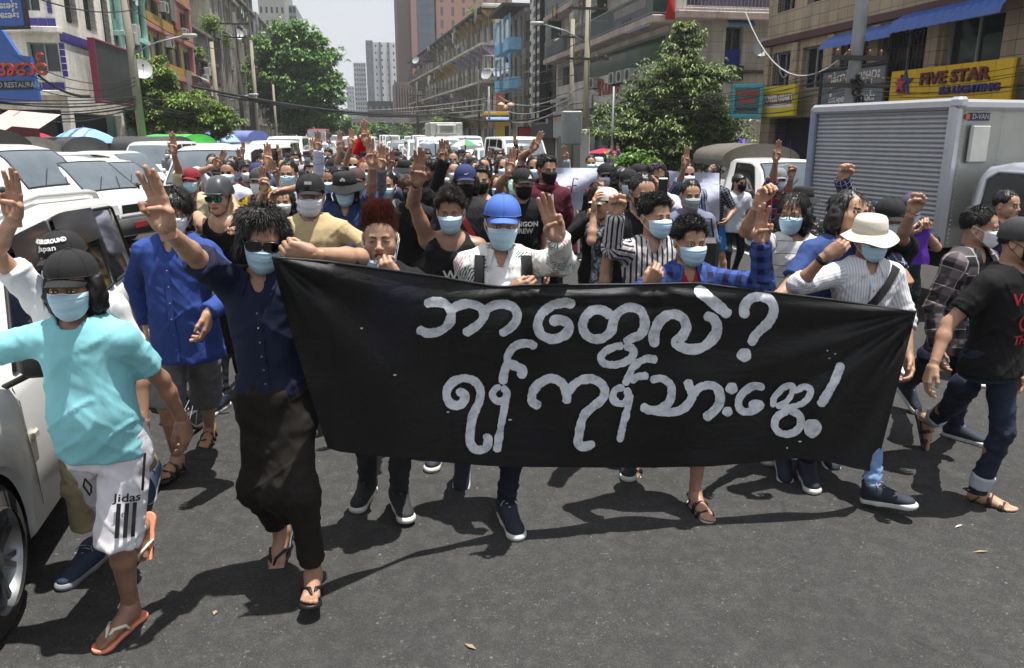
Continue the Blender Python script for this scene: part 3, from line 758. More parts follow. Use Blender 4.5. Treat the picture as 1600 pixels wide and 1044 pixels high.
 if tk is not None:
  hem=top.get('hem',.80);off=top.get('off',.012 if tk in('tee','tank','polo')else .014)
  ST=[(.70,.180,.132,0),(.80,.178,.130,0),(.90,.168,.122,0),(1.02,.145,.104,.004),(1.12,.143,.106,.008),(1.22,.153,.112,.008),(1.31,.165,.116,.0),(1.38,.165,.103,-.006),(1.425,.120,.082,-.010),(1.47,.075,.07,-.012)]
  if tk=='tank':ST=BT;off=.010;
  F=Field(lo,hi,g)
  torso(F,off,ST,hem,1.465,.03,belly)
  if tk!='tank':
   for q in 'LR':
    F.cap(Nk-up*.035*k,SH[q],.066*k+off*.3,.056*k+off*.5,.05)
    e1=min(se,1);fl_=.010 if tk in('tee','polo','elbow')else .006
    F.cap(SH[q],SH[q]+(EL[q]-SH[q])*e1,(.050*k+off),(.041*k+off+fl_),.03,clip=1.0 if se<=1.02 else None)
    if se>1.02:F.cap(EL[q],EL[q]+(WR[q]-EL[q])*(se-1),.041*k+off,(.036 if se>1.6 else .041)*k+off,.02,clip=1.0)
  nr={'tank':.085,'tee':.066,'polo':.066}.get(tk,.064)*k
  F.cap(Nk+f*(.02 if tk!='tank' else .045)+up*(.018 if tk!='tank' else-.01),Nk+up*.2+f*.02,nr,nr*1.1,.01,'sub')
  if tk in('long','roll','polo','elbow')or top.get('vneck'):
   F.cap(Nk+f*.13*k-up*.055*k,Nk+f*.03*k+up*.04*k,.006,.050,.008,'sub')
  if tk=='tank':
   for q in 'LR':s=-1 if q=='L' else 1;F.cap(Nk+r*s*.185*k-up*.10*k,Nk+r*s*.170*k+up*.15*k,.066*k,.066*k,.01,'sub')
  V,Q=F.mesh();V=wrinkle(V,Q,.0042 if lod<2 else .004,sd);mi=np.zeros(len(Q),dtype=int);mats=[top['mat']]
  c=V[Q].mean(1);bu=(c-P)@r;bf=(c-P)@f
  if top.get('inner'):
   mats.append(top['inner']);w_=top.get('open',.055)+.02*(1-(c[:,2]/k-.8)/.6)
   m=(np.abs(bu-top.get('openx',0))<w_*k)&(bf>.01)&(c[:,2]>hem*k+.01);dl=[np.linalg.norm(c-SH[q],axis=1)for q in 'LR'];m&=(dl[0]>.10)&(dl[1]>.10);mi[m]=1
   vi=np.unique(Q[m]);V[vi]-=f*.012
  uv=bone_uv(V,Q)
  nm=top.get('name',{'tee':'t_shirt','tank':'tank_top','polo':'polo_shirt'}.get(tk,'shirt'))
  so_=add(nm,mesh_np('shirt',V,Q,mats,uv=uv,mi=mi),o);CUR['shirt']=(V,Q)
  if top.get('collar')and lod<3:
   b=MB();b.smooth=True;G=[]
   for j in range(19):
    t=R(28+(304)*j/18);dx,dy=math.sin(t),math.cos(t);fr=abs(j-9)/9.
    base_=Nk+f*.014+(r*dx+f*dy)*.072*k+up*.004
    pA=base_+up*(.018-.02*fr**2);pB=base_-(r*dx+f*dy)*.004+up*(.052-.018*fr**3);pC=base_+(r*dx+f*dy)*(.026+.022*fr**2)+up*(.012-.062*fr**4)
    G.append([pA,pB,pB+(r*dx+f*dy)*.004,pC,pC-up*.004,pA+(r*dx+f*dy)*.008])
   b.grid(G);b.build('collar',top['collar'],so_)
  if top.get('placket')and lod<2:
   z=np.linspace(hem*k+.02,1.33*k,26);mb=MB();G=[]
   for zz in z:
    m=np.abs(V[:,2]-zz)<.02;cand=V[m];bb=(cand-P)@r;sel=cand[np.abs(bb)<.03]
    yy=((sel-P)@f).max()if len(sel)else .12;t=(zz-P[2])/(Nk[2]-P[2]);G.append([P*[1,1,0]+r*sx*.016+f*(yy+.003)+up*zz for sx in(-1,1)])
   mb.smooth=True;mb.grid(G,flip=True);mb.build('button_placket',top['mat'],so_)
   for j in range(3,25,4):
    b=MB();b.smooth=True;c_=(G[j][0]+G[j][1])/2;b.lathe([(.001,.003),(.0038,.002),(.0042,0)],8,c_,frame(f,up));b.build('button',M('button','#7f7d7a',.4),so_)
 if bot is not None:
  bk=bot['kind'];F=Field(lo,hi,g*1.1);wz=bot.get('waist',.99)
  BB=[(.78,.158,.115,-.004),(.86,.160,.116,-.006),(.95,.155,.110,-.003),(1.0,.158,.112,0)]
  torso(F,.010,BB,.82,wz,.03,belly*.6)
  loose=bot.get('loose',1.0)
  for q in 'LR':
   if bk=='long':
    F.cap(HP[q]-up*.01,KN[q],.080*k*loose,.058*k*loose,.04);F.cap(KN[q],AN[q],.058*k*loose,.046*k*loose,.03);F.plane(AN[q]-up*(.035*k),(0,0,-1))if False else None
   elif bk=='short':
    e=bot.get('len',.86);F.cap(HP[q]-up*.01,HP[q]+(KN[q]-HP[q])*e,.086*k*loose,.088*k*loose,.04,clip=1.0)
   elif bk=='crop':
    F.cap(HP[q]-up*.01,KN[q],.082*k*loose,.066*k*loose,.04);F.cap(KN[q],KN[q]+(AN[q]-KN[q])*.6,.066*k*loose,.062*k*loose,.03,clip=1.0)
   elif bk=='longyi':
    F.cap(HP[q]-up*.01,KN[q],.072*k,.056*k,.08);F.cap(KN[q],KN[q]+(AN[q]-KN[q])*.86,.062*k,.054*k,.09,clip=1.0)
  if bk=='longyi':
   mH,mK,mA=[(D_['L']+D_['R'])/2 for D_ in(HP,KN,AN)];F.cap(mH,mK+f*.02,.088*k,.052*k,.08);F.cap(mK+f*.02,mK+(mA-mK)*.45,.052*k,.030*k,.08)
   for j in range(5):F.cap(P+f*.115*k+r*(.03*(j-2))+up*(.01+.008*(j%2)),P+f*(.125)+r*(.02*(j-2))-up*(.05+.10*(j==2)),.022,.012,.02)
  V,Q=F.mesh();V=wrinkle(V,Q,.005 if lod<2 else .004,sd+9);V=V[:];uv=bone_uv(V,Q)
  if bk=='longyi':uv[...,0]=(V[Q]@r);uv[...,1]=V[Q][...,2]
  add({'long':'trousers','short':'shorts','crop':'trousers','longyi':'longyi'}[bk]if not bot.get('name')else bot['name'],mesh_np('trousers',V,Q,[bot['mat']],uv=uv),o)
  if bot.get('cuff'):
   for q in 'LR':
    F=Field(AN[q]-.16,AN[q]+.16,.009);a_=AN[q]+(KN[q]-AN[q])*.04;b2=AN[q]+(KN[q]-AN[q])*.26;F.cap(a_,b2,.060*k,.066*k,.0,clip=1.0);F.plane(a_,-(KN[q]-AN[q]));V,Q=F.mesh()
    add('cuff',mesh_np('cuff',V,Q,[bot['cuff']],uv=np.zeros((len(Q),4,2))),o)
 sk=(shoes or dict(kind='sneaker'));kd=sk['kind']
 if lod<=2:
  for s,q in((-1,'L'),(1,'R')):
   FA_,ho,A=FT[q];hs=.0045 if lod==0 else .009
   def pl(V,Q):
    if s<0:V,Q=mirror(V,Q)
    return place(V,FA_,ho,k),Q
   if kd=='sneaker':
    V,Q=pl(*foot_mesh('shoe',hs));sh=add('shoe',mesh_np('shoe',V,Q,[sk.get('mat',M('shoe_navy','#1a2030',.7,bump=.3,bscale=300))]),o)
    V,Q=pl(*foot_mesh('sole',hs));add('sole',mesh_np('sole',V,Q,[sk.get('sole',M('sole_white','#c9c8c4',.5,dirt=.3))]),sh)
    if lod==0:
     b=MB();b.smooth=True
     for j in range(5):
      y_=-.085-.022*j;z_=.118-.0155*j;b.tube([np.array([-.022,y_,z_-.006]),np.array([0,y_-.008,z_+.005]),np.array([.022,y_,z_-.006])],.0036,5)
     for sx in(-1,1):b.tube([(0,-.075,.126),(sx*.03,-.085,.130),(sx*.045,-.10,.112)],.0028,5)
     b.v=[tuple(place(np.array([v])*([-1,1,1]if s<0 else[1,1,1]),FA_,ho,k)[0])for v in b.v];b.build('lace',sk.get('lace',M('lace','#8a8e98',.8)),sh)
   elif kd in('flip','sandal'):
    V,Q=pl(*foot_mesh('flat_sole',hs));so_=add('sandal' if kd=='sandal' else 'flip_flop',mesh_np('sandal',V,Q,[sk.get('mat',M('flip_black','#101010',.5))]),o)
    b=MB();b.smooth=True
    if kd=='flip':
     for sx in(-1,1):b.tube([(.012,-.212,.014),(.010+sx*.014,-.180,.050),(sx*.040,-.125,.036),(sx*.042,-.10,-.004)],[.005,.008,.008,.005],6)
    else:
     for y_,z_,w_ in((-.185,.030,.052),(-.120,.058,.046)):
      for dy in(0,.012):b.tube([(-w_,y_+dy,-.002),(-w_*.82,y_+dy,z_*.8),(0,y_+dy,z_+.010),(w_*.82,y_+dy,z_*.85),(w_,y_+dy,-.002)],.0075,6)
     b.tube([(-.036,-.02,0),(-.038,-.06,.05),(-.036,-.01,.065),(0,.032,.062),(.036,-.01,.065),(.038,-.06,.05),(.036,-.02,0)],.006,6)
    b.v=[tuple(place(np.array([v])*([-1,1,1]if s<0 else[1,1,1]),FA_,ho,k)[0])for v in b.v];b.build('strap',sk.get('strap',M('strap_black','#0e0e0f',.6)),so_)
 nl={0:4600,1:700,2:140,3:0}[lod]if locks is None else locks
 if hair:
  V,Q=hair_mesh(hair,{0:.0055,1:.008,2:.012,3:.018}[lod],nl,under=hat is not None)
  add('hair',mesh_np('hair',place(V,HA,HO,hk),Q,[hairmat(hairc)]),o)
 hatm=hatc or M('cap_black','#151517',.9,bump=.3,bscale=200)
 if hat:
  b=cap_mesh(hat);nb=MB();nb.v=[tuple(place(np.array([v]),HA,HO,hk)[0])for v in b.v];nb.f=b.f;nb.m=b.m;nb.sm=b.sm
  nb.build({'cap':'cap','cap_back':'cap','bucket':'bucket_hat','beanie':'beanie','helmet':'helmet'}[hat],hatm,o)
 if mask:
  mk=mask if mask in MASKS else mask[0];V,Q,mi,loops=mask_mesh('chin' if mask.endswith('c')and len(mask)>1 else 'on',21 if lod<2 else 9,25 if lod<2 else 6)
  mo=add('face_mask',mesh_np('mask',place(V,HA,HO,hk),Q,[MASKS[mk],MASK_TR if mk in 'bw' else MASKS[mk]],mi=mi,uv=np.stack([Q%(21 if lod<2 else 9)/20.,Q//(21 if lod<2 else 9)/(24. if lod<2 else 5.)],-1)),o)
  if lod<2:
   for L in loops:
    b=MB();b.smooth=True;b.tube([place(np.array([p]),HA,HO,hk)[0]for p in L],.0016,5);b.build('ear_loop',MASK_TR if mk!='k' else MASKS['k'],mo)
 if glasses:
  b=MB();b.smooth=True;l2=MB();l2.smooth=True
  for s in(-1,1):
   c=np.array([s*.0325,-.111,.112]);sq=1.25 if glasses=='dark' else 1.0
   ring=[c+np.array([.0265*math.copysign(abs(math.cos(t))**(.75 if glasses!='dark' else .5),math.cos(t))*(1 if glasses!='dark' else 1.1),.006*abs(math.cos(t))*(1 if math.cos(t)*s>0 else 0),.0195*math.copysign(abs(math.sin(t))**.8,math.sin(t))])for t in np.linspace(0,2*math.pi,21)]
   b.tube(ring,.0022 if glasses!='dark' else .0034,5,caps=False)
   b.tube([c+(s*.027,.004,.004),(s*.078,-.06,.120),(s*.082,.01,.118)],.0022,5)
   l2.put([c]+ring[:-1],[(0,i+1,(i+1)%20+1)for i in range(20)])
  b.tube([(-.008,-.112,.114),(0,-.114,.117),(.008,-.112,.114)],.0022,5)
  for q in(b,l2):q.v=[tuple(place(np.array([v]),HA,HO,hk)[0])for v in q.v]
  go=b.build('sunglasses' if glasses!='clear' else 'glasses',M('glasses_frame','#111113',.3),o)
  if glasses!='clear':l2.build('lens',LENS if glasses=='dark' else M('mirror_lens','#1f6a5c',.05,metal=.8,var=.1),go)
 if lod<=1 and glasses!='dark':
  for s in(-1,1):
   b=MB();b.smooth=True
   for dz,rr_,y0 in((.134,.0030,-.0925),):
    b.tube([(s*.014,y0-.001,dz-.003),(s*.030,y0+.001,dz+.002),(s*.047,y0+.013,dz-.003)],[rr_,rr_*1.1,.0012],6)
   b.v=[tuple(place(np.array([v]),HA,HO,hk)[0])for v in b.v];b.build('eyebrow',hairmat('#0e0b0a'),o)
   b=MB();b.smooth=True;c=np.array([s*.031,-.0895,.1125])
   op=.38 if mouth=='open' else 1.0
   b.mi=0;b.lathe([(.0001,.0021),(.0065,.0017),(.0100,.0005),(.0125,-.0022)],14,c,np.array([[1,0,0],[0,0,.48*op],[0,-1,0]]))
   b.mi=1;b.lathe([(.0001,.0030),(.0038,.0028),(.0052,.0019)],12,c,np.array([[1,0,0],[0,0,.80*op],[0,-1,0]]))
   b.tube([c+(-.0130,.0012,.0),c+(-.006,-.0016,.0050*op+.0008),c+(.004,-.0018,.0056*op+.0008),c+(.0130,.0012,.0008)],[.0009,.0017,.0017,.0009],5)
   b.v=[tuple(place(np.array([v]),HA,HO,hk)[0])for v in b.v];b.build('eye',[EYE_WH,EYE_DK],o)
 info=dict(o=o,rt=rt,HA=HA,HO=HO,hk=hk,Nk=Nk,P=P,r=r,f=f,k=k,SH=SH,EL=EL,WR=WR,HD=HD,KN=KN,AN=AN,HP=HP,FT=FT)
 return info
CUR={}
def headpoint(I,p):return place(np.array([p],float),I['HA'],I['HO'],I['hk'])[0]
def who(px,py,D,label,lod=1,hcap=.0,**k):
 """a person whose crown shows at (px, py) at D metres; height follows"""
 p=at(px,py,D);H=p[2]-hcap
 kk=min(max(H,1.48),1.86)/1.70
 return person('person',p[0],D,H=H,k=kk,lod=lod,label=label,**k)
 # ground, road, pavements
n=NT('asphalt');co=n.coord()
big=n.noise(co,.35,5,.6);mid=n.noise(co,3.2,5,.65);fine=n.noise(co,70,3,.7)
base=n.ramp(big,[(.30,srgb('#2c2c2c')),(.70,srgb('#333333'))])
base=n.mix(n.math('MULTIPLY',n.ramp(mid,[(.45,(0,0,0)),(.7,(1,1,1))]),.22),base,srgb('#343332'))
v=n.n('TexVoronoi',feature='F1');n.l(co,v.inputs['Vector']);v.inputs['Scale'].default_value=55
sx=n.n('SeparateColor');n.l(v.outputs['Color'],sx.inputs[0])
chip=n.math('MULTIPLY',n.ramp(n.noise(co,62,3,.6,.5),[(.59,(0,0,0)),(.67,(1,1,1))]),n.ramp(n.noise(co,7,4,.7),[(.42,(.15,.15,.15)),(.62,(1,1,1))]))
base=n.mix(n.math('MULTIPLY',chip,n.math('MULTIPLY',sx.outputs[1],.55)),base,srgb('#96928b'))
v2=n.n('TexVoronoi',feature='F1');n.l(co,v2.inputs['Vector']);v2.inputs['Scale'].default_value=150
base=n.mix(n.ramp(v2.outputs['Distance'],[(.05,(.40,.40,.40)),(.45,(0,0,0))]),base,srgb('#6c6a66'))
v4=n.n('TexVoronoi',feature='F1');n.l(co,v4.inputs['Vector']);v4.inputs['Scale'].default_value=24;sx4=n.n('SeparateColor');n.l(v4.outputs['Color'],sx4.inputs[0])
base=n.mix(n.math('MULTIPLY',n.math('MULTIPLY',n.math('LESS_THAN',v4.outputs['Distance'],.16),n.math('GREATER_THAN',sx4.outputs[0],.97)),.30),base,srgb('#aaa59c'))
tl=n.noise(n.coord('Object',(2.2,.10,1),(0,0,-ROAD)),1.0,5,.6);base=n.mix(n.ramp(tl,[(.50,(0,0,0)),(.70,(.38,.38,.38))]),base,srgb('#2c2c2d'))
base=n.mix(n.ramp(n.noise(co,11,5,.7),[(.45,(0,0,0)),(.75,(.30,.30,.30))]),base,srgb('#5c5b59'))
stn=n.noise(n.coord('Object',(1,1,1)),1.1,3,.5,.8)
base=n.mix(n.ramp(stn,[(.60,(0,0,0)),(.74,(.30,.30,.30))]),base,srgb('#2a2827'))
v3=n.n('TexVoronoi',feature='DISTANCE_TO_EDGE');n.l(co,v3.inputs['Vector']);v3.inputs['Scale'].default_value=.55;
nz=n.noise(co,1.6,5,.7)
crack=n.math('MULTIPLY',n.math('LESS_THAN',v3.outputs['Distance'],.006),n.math('GREATER_THAN',nz,.56))
base=n.mix(n.math('MULTIPLY',crack,.6),base,srgb('#2a2928'))
n.set(color=base,rough=n.ramp(mid,[(.3,(.80,.8,.8)),(.7,(.93,.93,.93))]),spec=.30)
n.bump(n.math('ADD',n.math('MULTIPLY',fine,.6),n.math('MULTIPLY',v2.outputs['Distance'],-.8)),.55,.006)
ASPH=n.m
b=MB()
b.quad((-900,-60,-.012),(900,-60,-.012),(900,1800,-.012),(-900,1800,-.012));tag(b.build('ground',M('ground_earth','#6d6a63',.95,scale=.3)),kind='structure')
b=MB();N_=60
for i in range(N_):
 s0,s1=-15+9.0*i,-15+9.0*(i+1);b.quad(rd(s0,-8.6),rd(s0,10.2),rd(s1,10.2),rd(s1,-8.6))
tag(b.build('road',ASPH),kind='structure')
PAVE=M('pavement_stone','#8a857b',.9,bump=.4,bscale=40,dirt=.5,scale=1.2)
for l0,l1 in((-14,-8.6),(10.2,15.5)):
 b=MB();c=(l0+l1)/2;A=np.stack([RR,RU,(0,0,1)]);b.box(rd(255,c,.06),(l1-l0,540,.13),A,r=.02);tag(b.build('pavement',PAVE),kind='structure')
PAINT=M('road_paint','#c9c6bd',.8,dirt=.7,scale=9,dcol=(.12,.12,.12))
def line(a,b_,w=.12,z=.004):
 a,b_=np.array(a),np.array(b_);d=unit(b_-a);q=np.array([-d[1],d[0],0])*w/2;m=MB();m.quad(a-q+[0,0,z],a+q+[0,0,z],b_+q+[0,0,z],b_-q+[0,0,z]);return m
for q0,q1 in(((1388,568),(1424,586)),((1124,377),(1176,399)),((1060,352),(1096,366))):
 tag(line(ground(*q0)[:2].tolist()+[0],ground(*q1)[:2].tolist()+[0],.11).build('lane_marking',PAINT),kind='structure')
for l in(-4.6,):
 for s in np.arange(24,120,6.0):
  tag(line(rd(s,l),rd(s+3.0,l)).build('lane_marking',PAINT),kind='structure')
rng=np.random.default_rng(4)
LF=M('dry_leaf','#8a7a5c',.8)
for px,py in((735,1010),(1498,822),(336,957),(1532,862)):
 p=ground(px,py,.006);b=MB();a=rng.uniform(0,6);d=np.array([math.cos(a),math.sin(a),0]);q=np.array([-d[1],d[0],0]);L,W_=rng.uniform(.012,.05),rng.uniform(.004,.012)
 b.put([p-d*L,p-q*W_+[0,0,.004],p+d*L,p+q*W_+[0,0,.003]],[(0,1,2,3)])
 tag(b.build('leaf_scrap',LF if px!=1498 else M('straw','#c4bfae',.8)),'small dry leaf scrap lying on the asphalt','leaf scrap','leaf scraps on the asphalt')
PT=M('tar_patch','#303031',.85,bump=.5,bscale=90,var=.25,scale=6)
for q in(((900,905),(1180,880),(1215,935),(930,968)),):
 b=MB();P=[ground(*a,.0035)for a in q];b.put(P,[(0,1,2,3)[::-1]])
def streak(pts,w_,mat,name):
 P=smooth_path([np.array(ground(*p))[:2]for p in pts],.05);L=[]
 for i,p in enumerate(P):t=P[min(i+1,len(P)-1)]-P[max(i-1,0)];t/=np.linalg.norm(t)+1e-9;q=np.array([-t[1],t[0]])*w_*(.6+.6*abs(float(vnoise(np.array([i*.35,w_*90,1.]),1,3))));L.append([(*(p+q),.0025),(*(p-q),.0025)])
 b=MB();b.grid(L);tag(b.build(name,mat),kind='structure')
 # the black banner
_tx=[425,520,620,700,790,900,1000,1100,1200,1300,1432]
_tD=[2.90,2.94,3.17,3.38,3.50,3.58,3.63,3.68,3.72,3.76,3.84]
TOPX=[425,500,560,640,690,770,790,815,900,1000,1090,1130,1200,1300,1432];TOPY=[401,406,414,425,432,446,447,444,444,443,441,446,455,467,487]
BOTX=[425,470,515,560,650,760,830,900,1000,1110,1250,1300,1335,1365,1432]
def ban_edge(u):
 """u 0..1 along the banner -> top and bottom pixel"""
 tx=425+(1432-425)*u;ty=np.interp(tx,TOPX,TOPY)
 bx=512+(1368-512)*u**1.0;by=np.interp(bx,[512,530,650,760,830,900,1000,1110,1200,1250,1300,1335,1368],[700,706,719,728,730,730.5,731,729,721,716,723,732,738])
 return tx,ty,bx,by
def ban_D(px,py,u,v):
 D=np.interp(px,_tx,_tD)+.17*v
 D=D-.030*math.exp(-((py-(462+.012*abs(px-900)))/9)**2)*math.exp(-((px-950)/190)**2)+.022*math.exp(-((py-478)/9)**2)*math.exp(-((px-930)/170)**2)
 for cx,cy,n,rr,am in((1440,487,17,300,.034),(425,401,11,460,.026),(815,446,8,150,.018),(1022,440,8,140,.016)):
  dx,dy=px-cx,py-cy;r=math.hypot(dx,dy)+1;a=math.atan2(dy,dx);D+=am*math.sin(a*n+1.3)*min(1,r/60)*math.exp(-r/rr)
 D+=.028*math.sin(px*.0118+1.1+v*1.2)*v+.014*math.sin(px*.031+v*2.3)*v**1.5-.05*math.exp(-((px-1090)/60)**2)*v*.5-.04*math.exp(-((px-640)/70)**2)*v*.5
 D+=.018*float(vnoise(np.array([px*.012,py*.018,1.0]),1,5))*v
 if u>.90:D+=.05*(u-.90)*10*v*math.sin(py*.03)
 return D
NU,NV=180,70
G=np.zeros((NU,NV,3))
def ban_uvpix(u,v):
 tx,ty,bx,by=ban_edge(u);return tx+(bx-tx)*(v**(1.15 if u<.3 else 1.0)),ty+(by-ty)*v
for i in range(NU):
 for j in range(NV):
  u,v=i/(NU-1),j/(NV-1);px,py=ban_uvpix(u,v);G[i,j]=at(px,py,ban_D(px,py,u,v))
n=NT('banner_cloth');co=n.coord();b0=n.ramp(n.noise(co,2.6,4),[(.35,srgb('#050506')),(.70,srgb('#0a0a0c'))])
b0=n.mix(n.ramp(n.noise(co,1.7,5,.6),[(.56,(0,0,0)),(.75,(.55,.55,.55))]),b0,srgb('#1b1e36'))
n.set(color=b0,rough=.55,spec=.36,sheen=.06)
n.bump(n.math('ADD',n.math('MULTIPLY',n.noise(n.coord('Object',(.5,1,1.6)),7,4,.6,.6),1),n.math('MULTIPLY',n.noise(co,500,2),.05)),.5,.025)
b=MB();b.smooth=True;b.grid(G);ban=b.build('banner',n.m)
tag(ban,'long black cloth banner with two rows of white painted lettering held across the street','banner')
b=MB();b.smooth=True;b.tube([G[i,0]+[0,-.004,-.004]for i in range(0,NU,3)]+[G[-1,0]],.0065,6);b.build('hem',n.m,ban)
def pix_uv(px,py):
 u=(px-425)/1007
 for _ in range(12):
  tx,ty,bx,by=ban_edge(min(max(u,0),1));v=min(max((py-ty)/(by-ty),0),1);x=tx+(bx-tx)*(v**(1.15 if u<.3 else 1.0));u+=(px-x)/930
 return min(max(u,0),1),v
def on_ban(px,py,lift):
 u,v=pix_uv(px,py);p=at(px,py,ban_D(px,py,u,v));d=unit(p-np.array([0,0,HCAM]));return p-d*lift
c2=lambda L:[(420+x/2.609,380+y/2.609)for x,y in L]
c3=lambda L:[(900+x/2.748,400+y/2.747)for x,y in L]
c4=lambda L:[(640+x/2.2857,440+y/2.2867)for x,y in L]
def circ(cx,cy,rx,ry,a0=0,a1=360,rot=0,n=14):
 P=[]
 for i in range(n+1):
  t=R(a0+(a1-a0)*i/n);x,y=rx*math.cos(t),ry*math.sin(t);P.append((cx+x*math.cos(R(rot))-y*math.sin(R(rot)),cy+x*math.sin(R(rot))+y*math.cos(R(rot))))
 return P
GL=[[(c4([(52,82),(90,72),(128,82),(148,112),(140,150),(105,178),(62,184),(26,168)]),7.0),(c4([(146,112),(165,90),(200,80),(240,86),(266,108),(258,138),(230,165),(192,188)]),7.0)],[(c4([(262,110),(300,86),(345,82),(376,98),(384,130),(363,163),(322,190)]),7.0)],[(c4([(592,82),(550,76),(505,88),(470,118),(458,155),(472,190),(512,206),(553,192),(570,165),(556,144),(525,138),(502,152)]),7.2)],[(c4([(722,125),(690,104),(652,104),(624,134),(620,172),(646,202),(688,202),(720,176),(728,140),(748,108),(790,92),(828,108),(840,150),(826,188),(790,205),(768,222)]),6.8),(c4(circ(742,264,60,32,-60,300,-14)),5.6)],[(c3([(340,392),(335,340),(360,280),(410,250),(458,266),(474,305),(456,345),(428,372),(470,396),(530,397),(585,358),(606,310),(588,268),(548,258)]),7.6),(c3([(512,135),(585,195),(662,258)]),8.4)],[(c3([(728,268),(722,225),(745,187),(795,172),(838,196),(848,240),(825,288),(772,338),(748,384)]),7.2),(c3(circ(722,425,14,12,0,350)),6.4)],[(c4([(172,408),(182,396),(198,410),(184,438),(152,440),(132,410),(142,372),(178,348),(220,350),(250,378),(250,425),(228,475),(217,530),(218,578),(242,602),(274,592),(280,560),(262,552)]),6.6)],[(c4([(452,238),(428,222),(385,226),(357,252),(350,288),(378,302),(404,318),(392,345)]),6.4),(c4([(350,290),(338,325),(332,368)]),6.6),(c4(circ(322,403,26,25,-80,280)),5.6),(c4([(348,400),(335,470),(322,540),(310,610)]),5.6)],[(c2([(1108,668),(1072,640),(1090,584),(1150,552),(1198,574),(1215,620),(1212,655)]),6.8),(c2([(1216,612),(1258,566),(1318,554),(1366,588),(1362,632),(1318,670),(1286,702),(1268,760),(1264,820),(1300,826),(1328,812)]),6.6)],[(c3([(350,447),(300,442),(252,470),(226,518),(208,556)]),5.6),(c3([(312,514),(262,520),(236,545)]),5.2),(c3(circ(192,600,34,34,-60,300)),5.4),(c3([(232,590),(222,650),(204,720),(186,800)]),5.4)],[(c3([(318,532),(368,526),(408,558),(404,620),(366,655),(318,662),(278,642)]),6.4),(c3([(278,644),(345,668),(430,668),(478,640),(500,598),(486,560),(476,530)]),6.4)],[(c3([(500,600),(532,564),(588,556),(618,592),(612,640),(580,676),(548,698)]),6.6)],[(c3(circ(668,568,11,10,0,350)),5.6),(c3(circ(650,668,9,8,0,350)),4.8)],[(c3([(810,568),(770,558),(722,582),(698,625),(712,664),(758,666),(794,640),(772,632),(742,648)]),5.8)],[(c3([(846,650),(850,612),(888,568),(930,558),(926,592),(900,628),(858,648)]),4.6),(c3([(934,584),(980,562),(1008,576),(990,618),(950,642),(880,654)]),4.8),(c3(circ(910,716,58,48,-70,290,-20)),5.6)],[(c3([(1140,458),(1118,520),(1092,570),(1046,646)]),6.6),(c3(circ(1014,740,18,20,0,350)),7.6)],]
n=NT('white_brush_paint');co=n.coord()
n.set(color=n.ramp(n.noise(n.coord('Object',(1,1,1)),22,5,.65),[(.28,srgb('#9da0a8')),(.50,srgb('#cfd2d9')),(.72,srgb('#e2e4ea'))]),rough=.62,spec=.3)
n.bump(n.noise(co,90,3),.3,.004);WPAINT=n.m
def smooth_path(P,step=2.2):
 P=[np.array(p,float)for p in P];P=[2*P[0]-P[1]]+P+[2*P[-1]-P[-2]];out=[]
 for i in range(1,len(P)-2):
  m=max(2,int(np.linalg.norm(P[i+1]-P[i])/step))
  for j in range(m):
   t=j/m;a,b_,c,d=P[i-1:i+3];out.append(.5*((2*b_)+(-a+c)*t+(2*a-5*b_+4*c-d)*t*t+(-a+3*b_-3*c+d)*t**3))
 out.append(P[-2]);return out
lift=.0022
for gi,gl in enumerate(GL):
 b=MB();b.smooth=True
 for P,hw in gl:
  xs_,ys_=[p[0]for p in P],[p[1]for p in P]
  if max(xs_)-min(xs_)<15 and max(ys_)-min(ys_)<16:
   cx_,cy_,ra,rb=sum(xs_)/len(P),sum(ys_)/len(P),(max(xs_)-min(xs_))/2+hw,(max(ys_)-min(ys_))/2+hw
   rows=[[on_ban(cx_+ra*q*math.cos(t)*(1+.08*math.sin(3*t+gi)),cy_+rb*q*math.sin(t)*(1+.06*math.sin(5*t)),lift)for q in(.02,.35,.7,1)]for t in np.linspace(0,2*math.pi,25)];b.grid(rows);lift+=.00035;continue
  Q=smooth_path(P);m=len(Q);rows=[]
  for i,q in enumerate(Q):
   t=Q[min(i+1,m-1)]-Q[max(i-1,0)];t/=np.linalg.norm(t)+1e-9;nn=np.array([-t[1],t[0]])
   e=min(i,m-1-i)*2.2;hw_=hw*1.07;cap_=math.sqrt(max(.0,1-max(0,1-e/(hw*.7))**2))if e<hw*.7 else 1
   wv=1+.13*float(vnoise(np.array([i*.19,gi*3.1,0]),1,1));row=[]
   for k in range(5):
    s=(-1,-.5,0,.5,1)[k];ed=.7*float(vnoise(np.array([i*.8,gi*5.0,s*9]),1,2))if abs(s)==1 else 0
    pp=q+nn*(hw_*max(cap_,.25)*wv*s+ed);row.append(on_ban(pp[0],pp[1],lift+.0006*i/m))
   rows.append(row)
  b.grid(rows,flip=True);lift+=.00035
 b.build('painted_letter',WPAINT,ban)
b=MB()
for px,py in((1293,548),(1305,553),(797,656),(565,513),(617,586),(700,644),(1230,700),(1296,560),(1250,690)):
 q=[on_ban(px+1.6*math.cos(t)*(1+(px%3)*.4),py+1.3*math.sin(t),.003)for t in np.linspace(0,2*math.pi,9)[:-1]];b.put(q,[tuple(range(8))[::-1]])
o_=b.build('paint_splash',WPAINT,ban);o_['kind']='stuff'
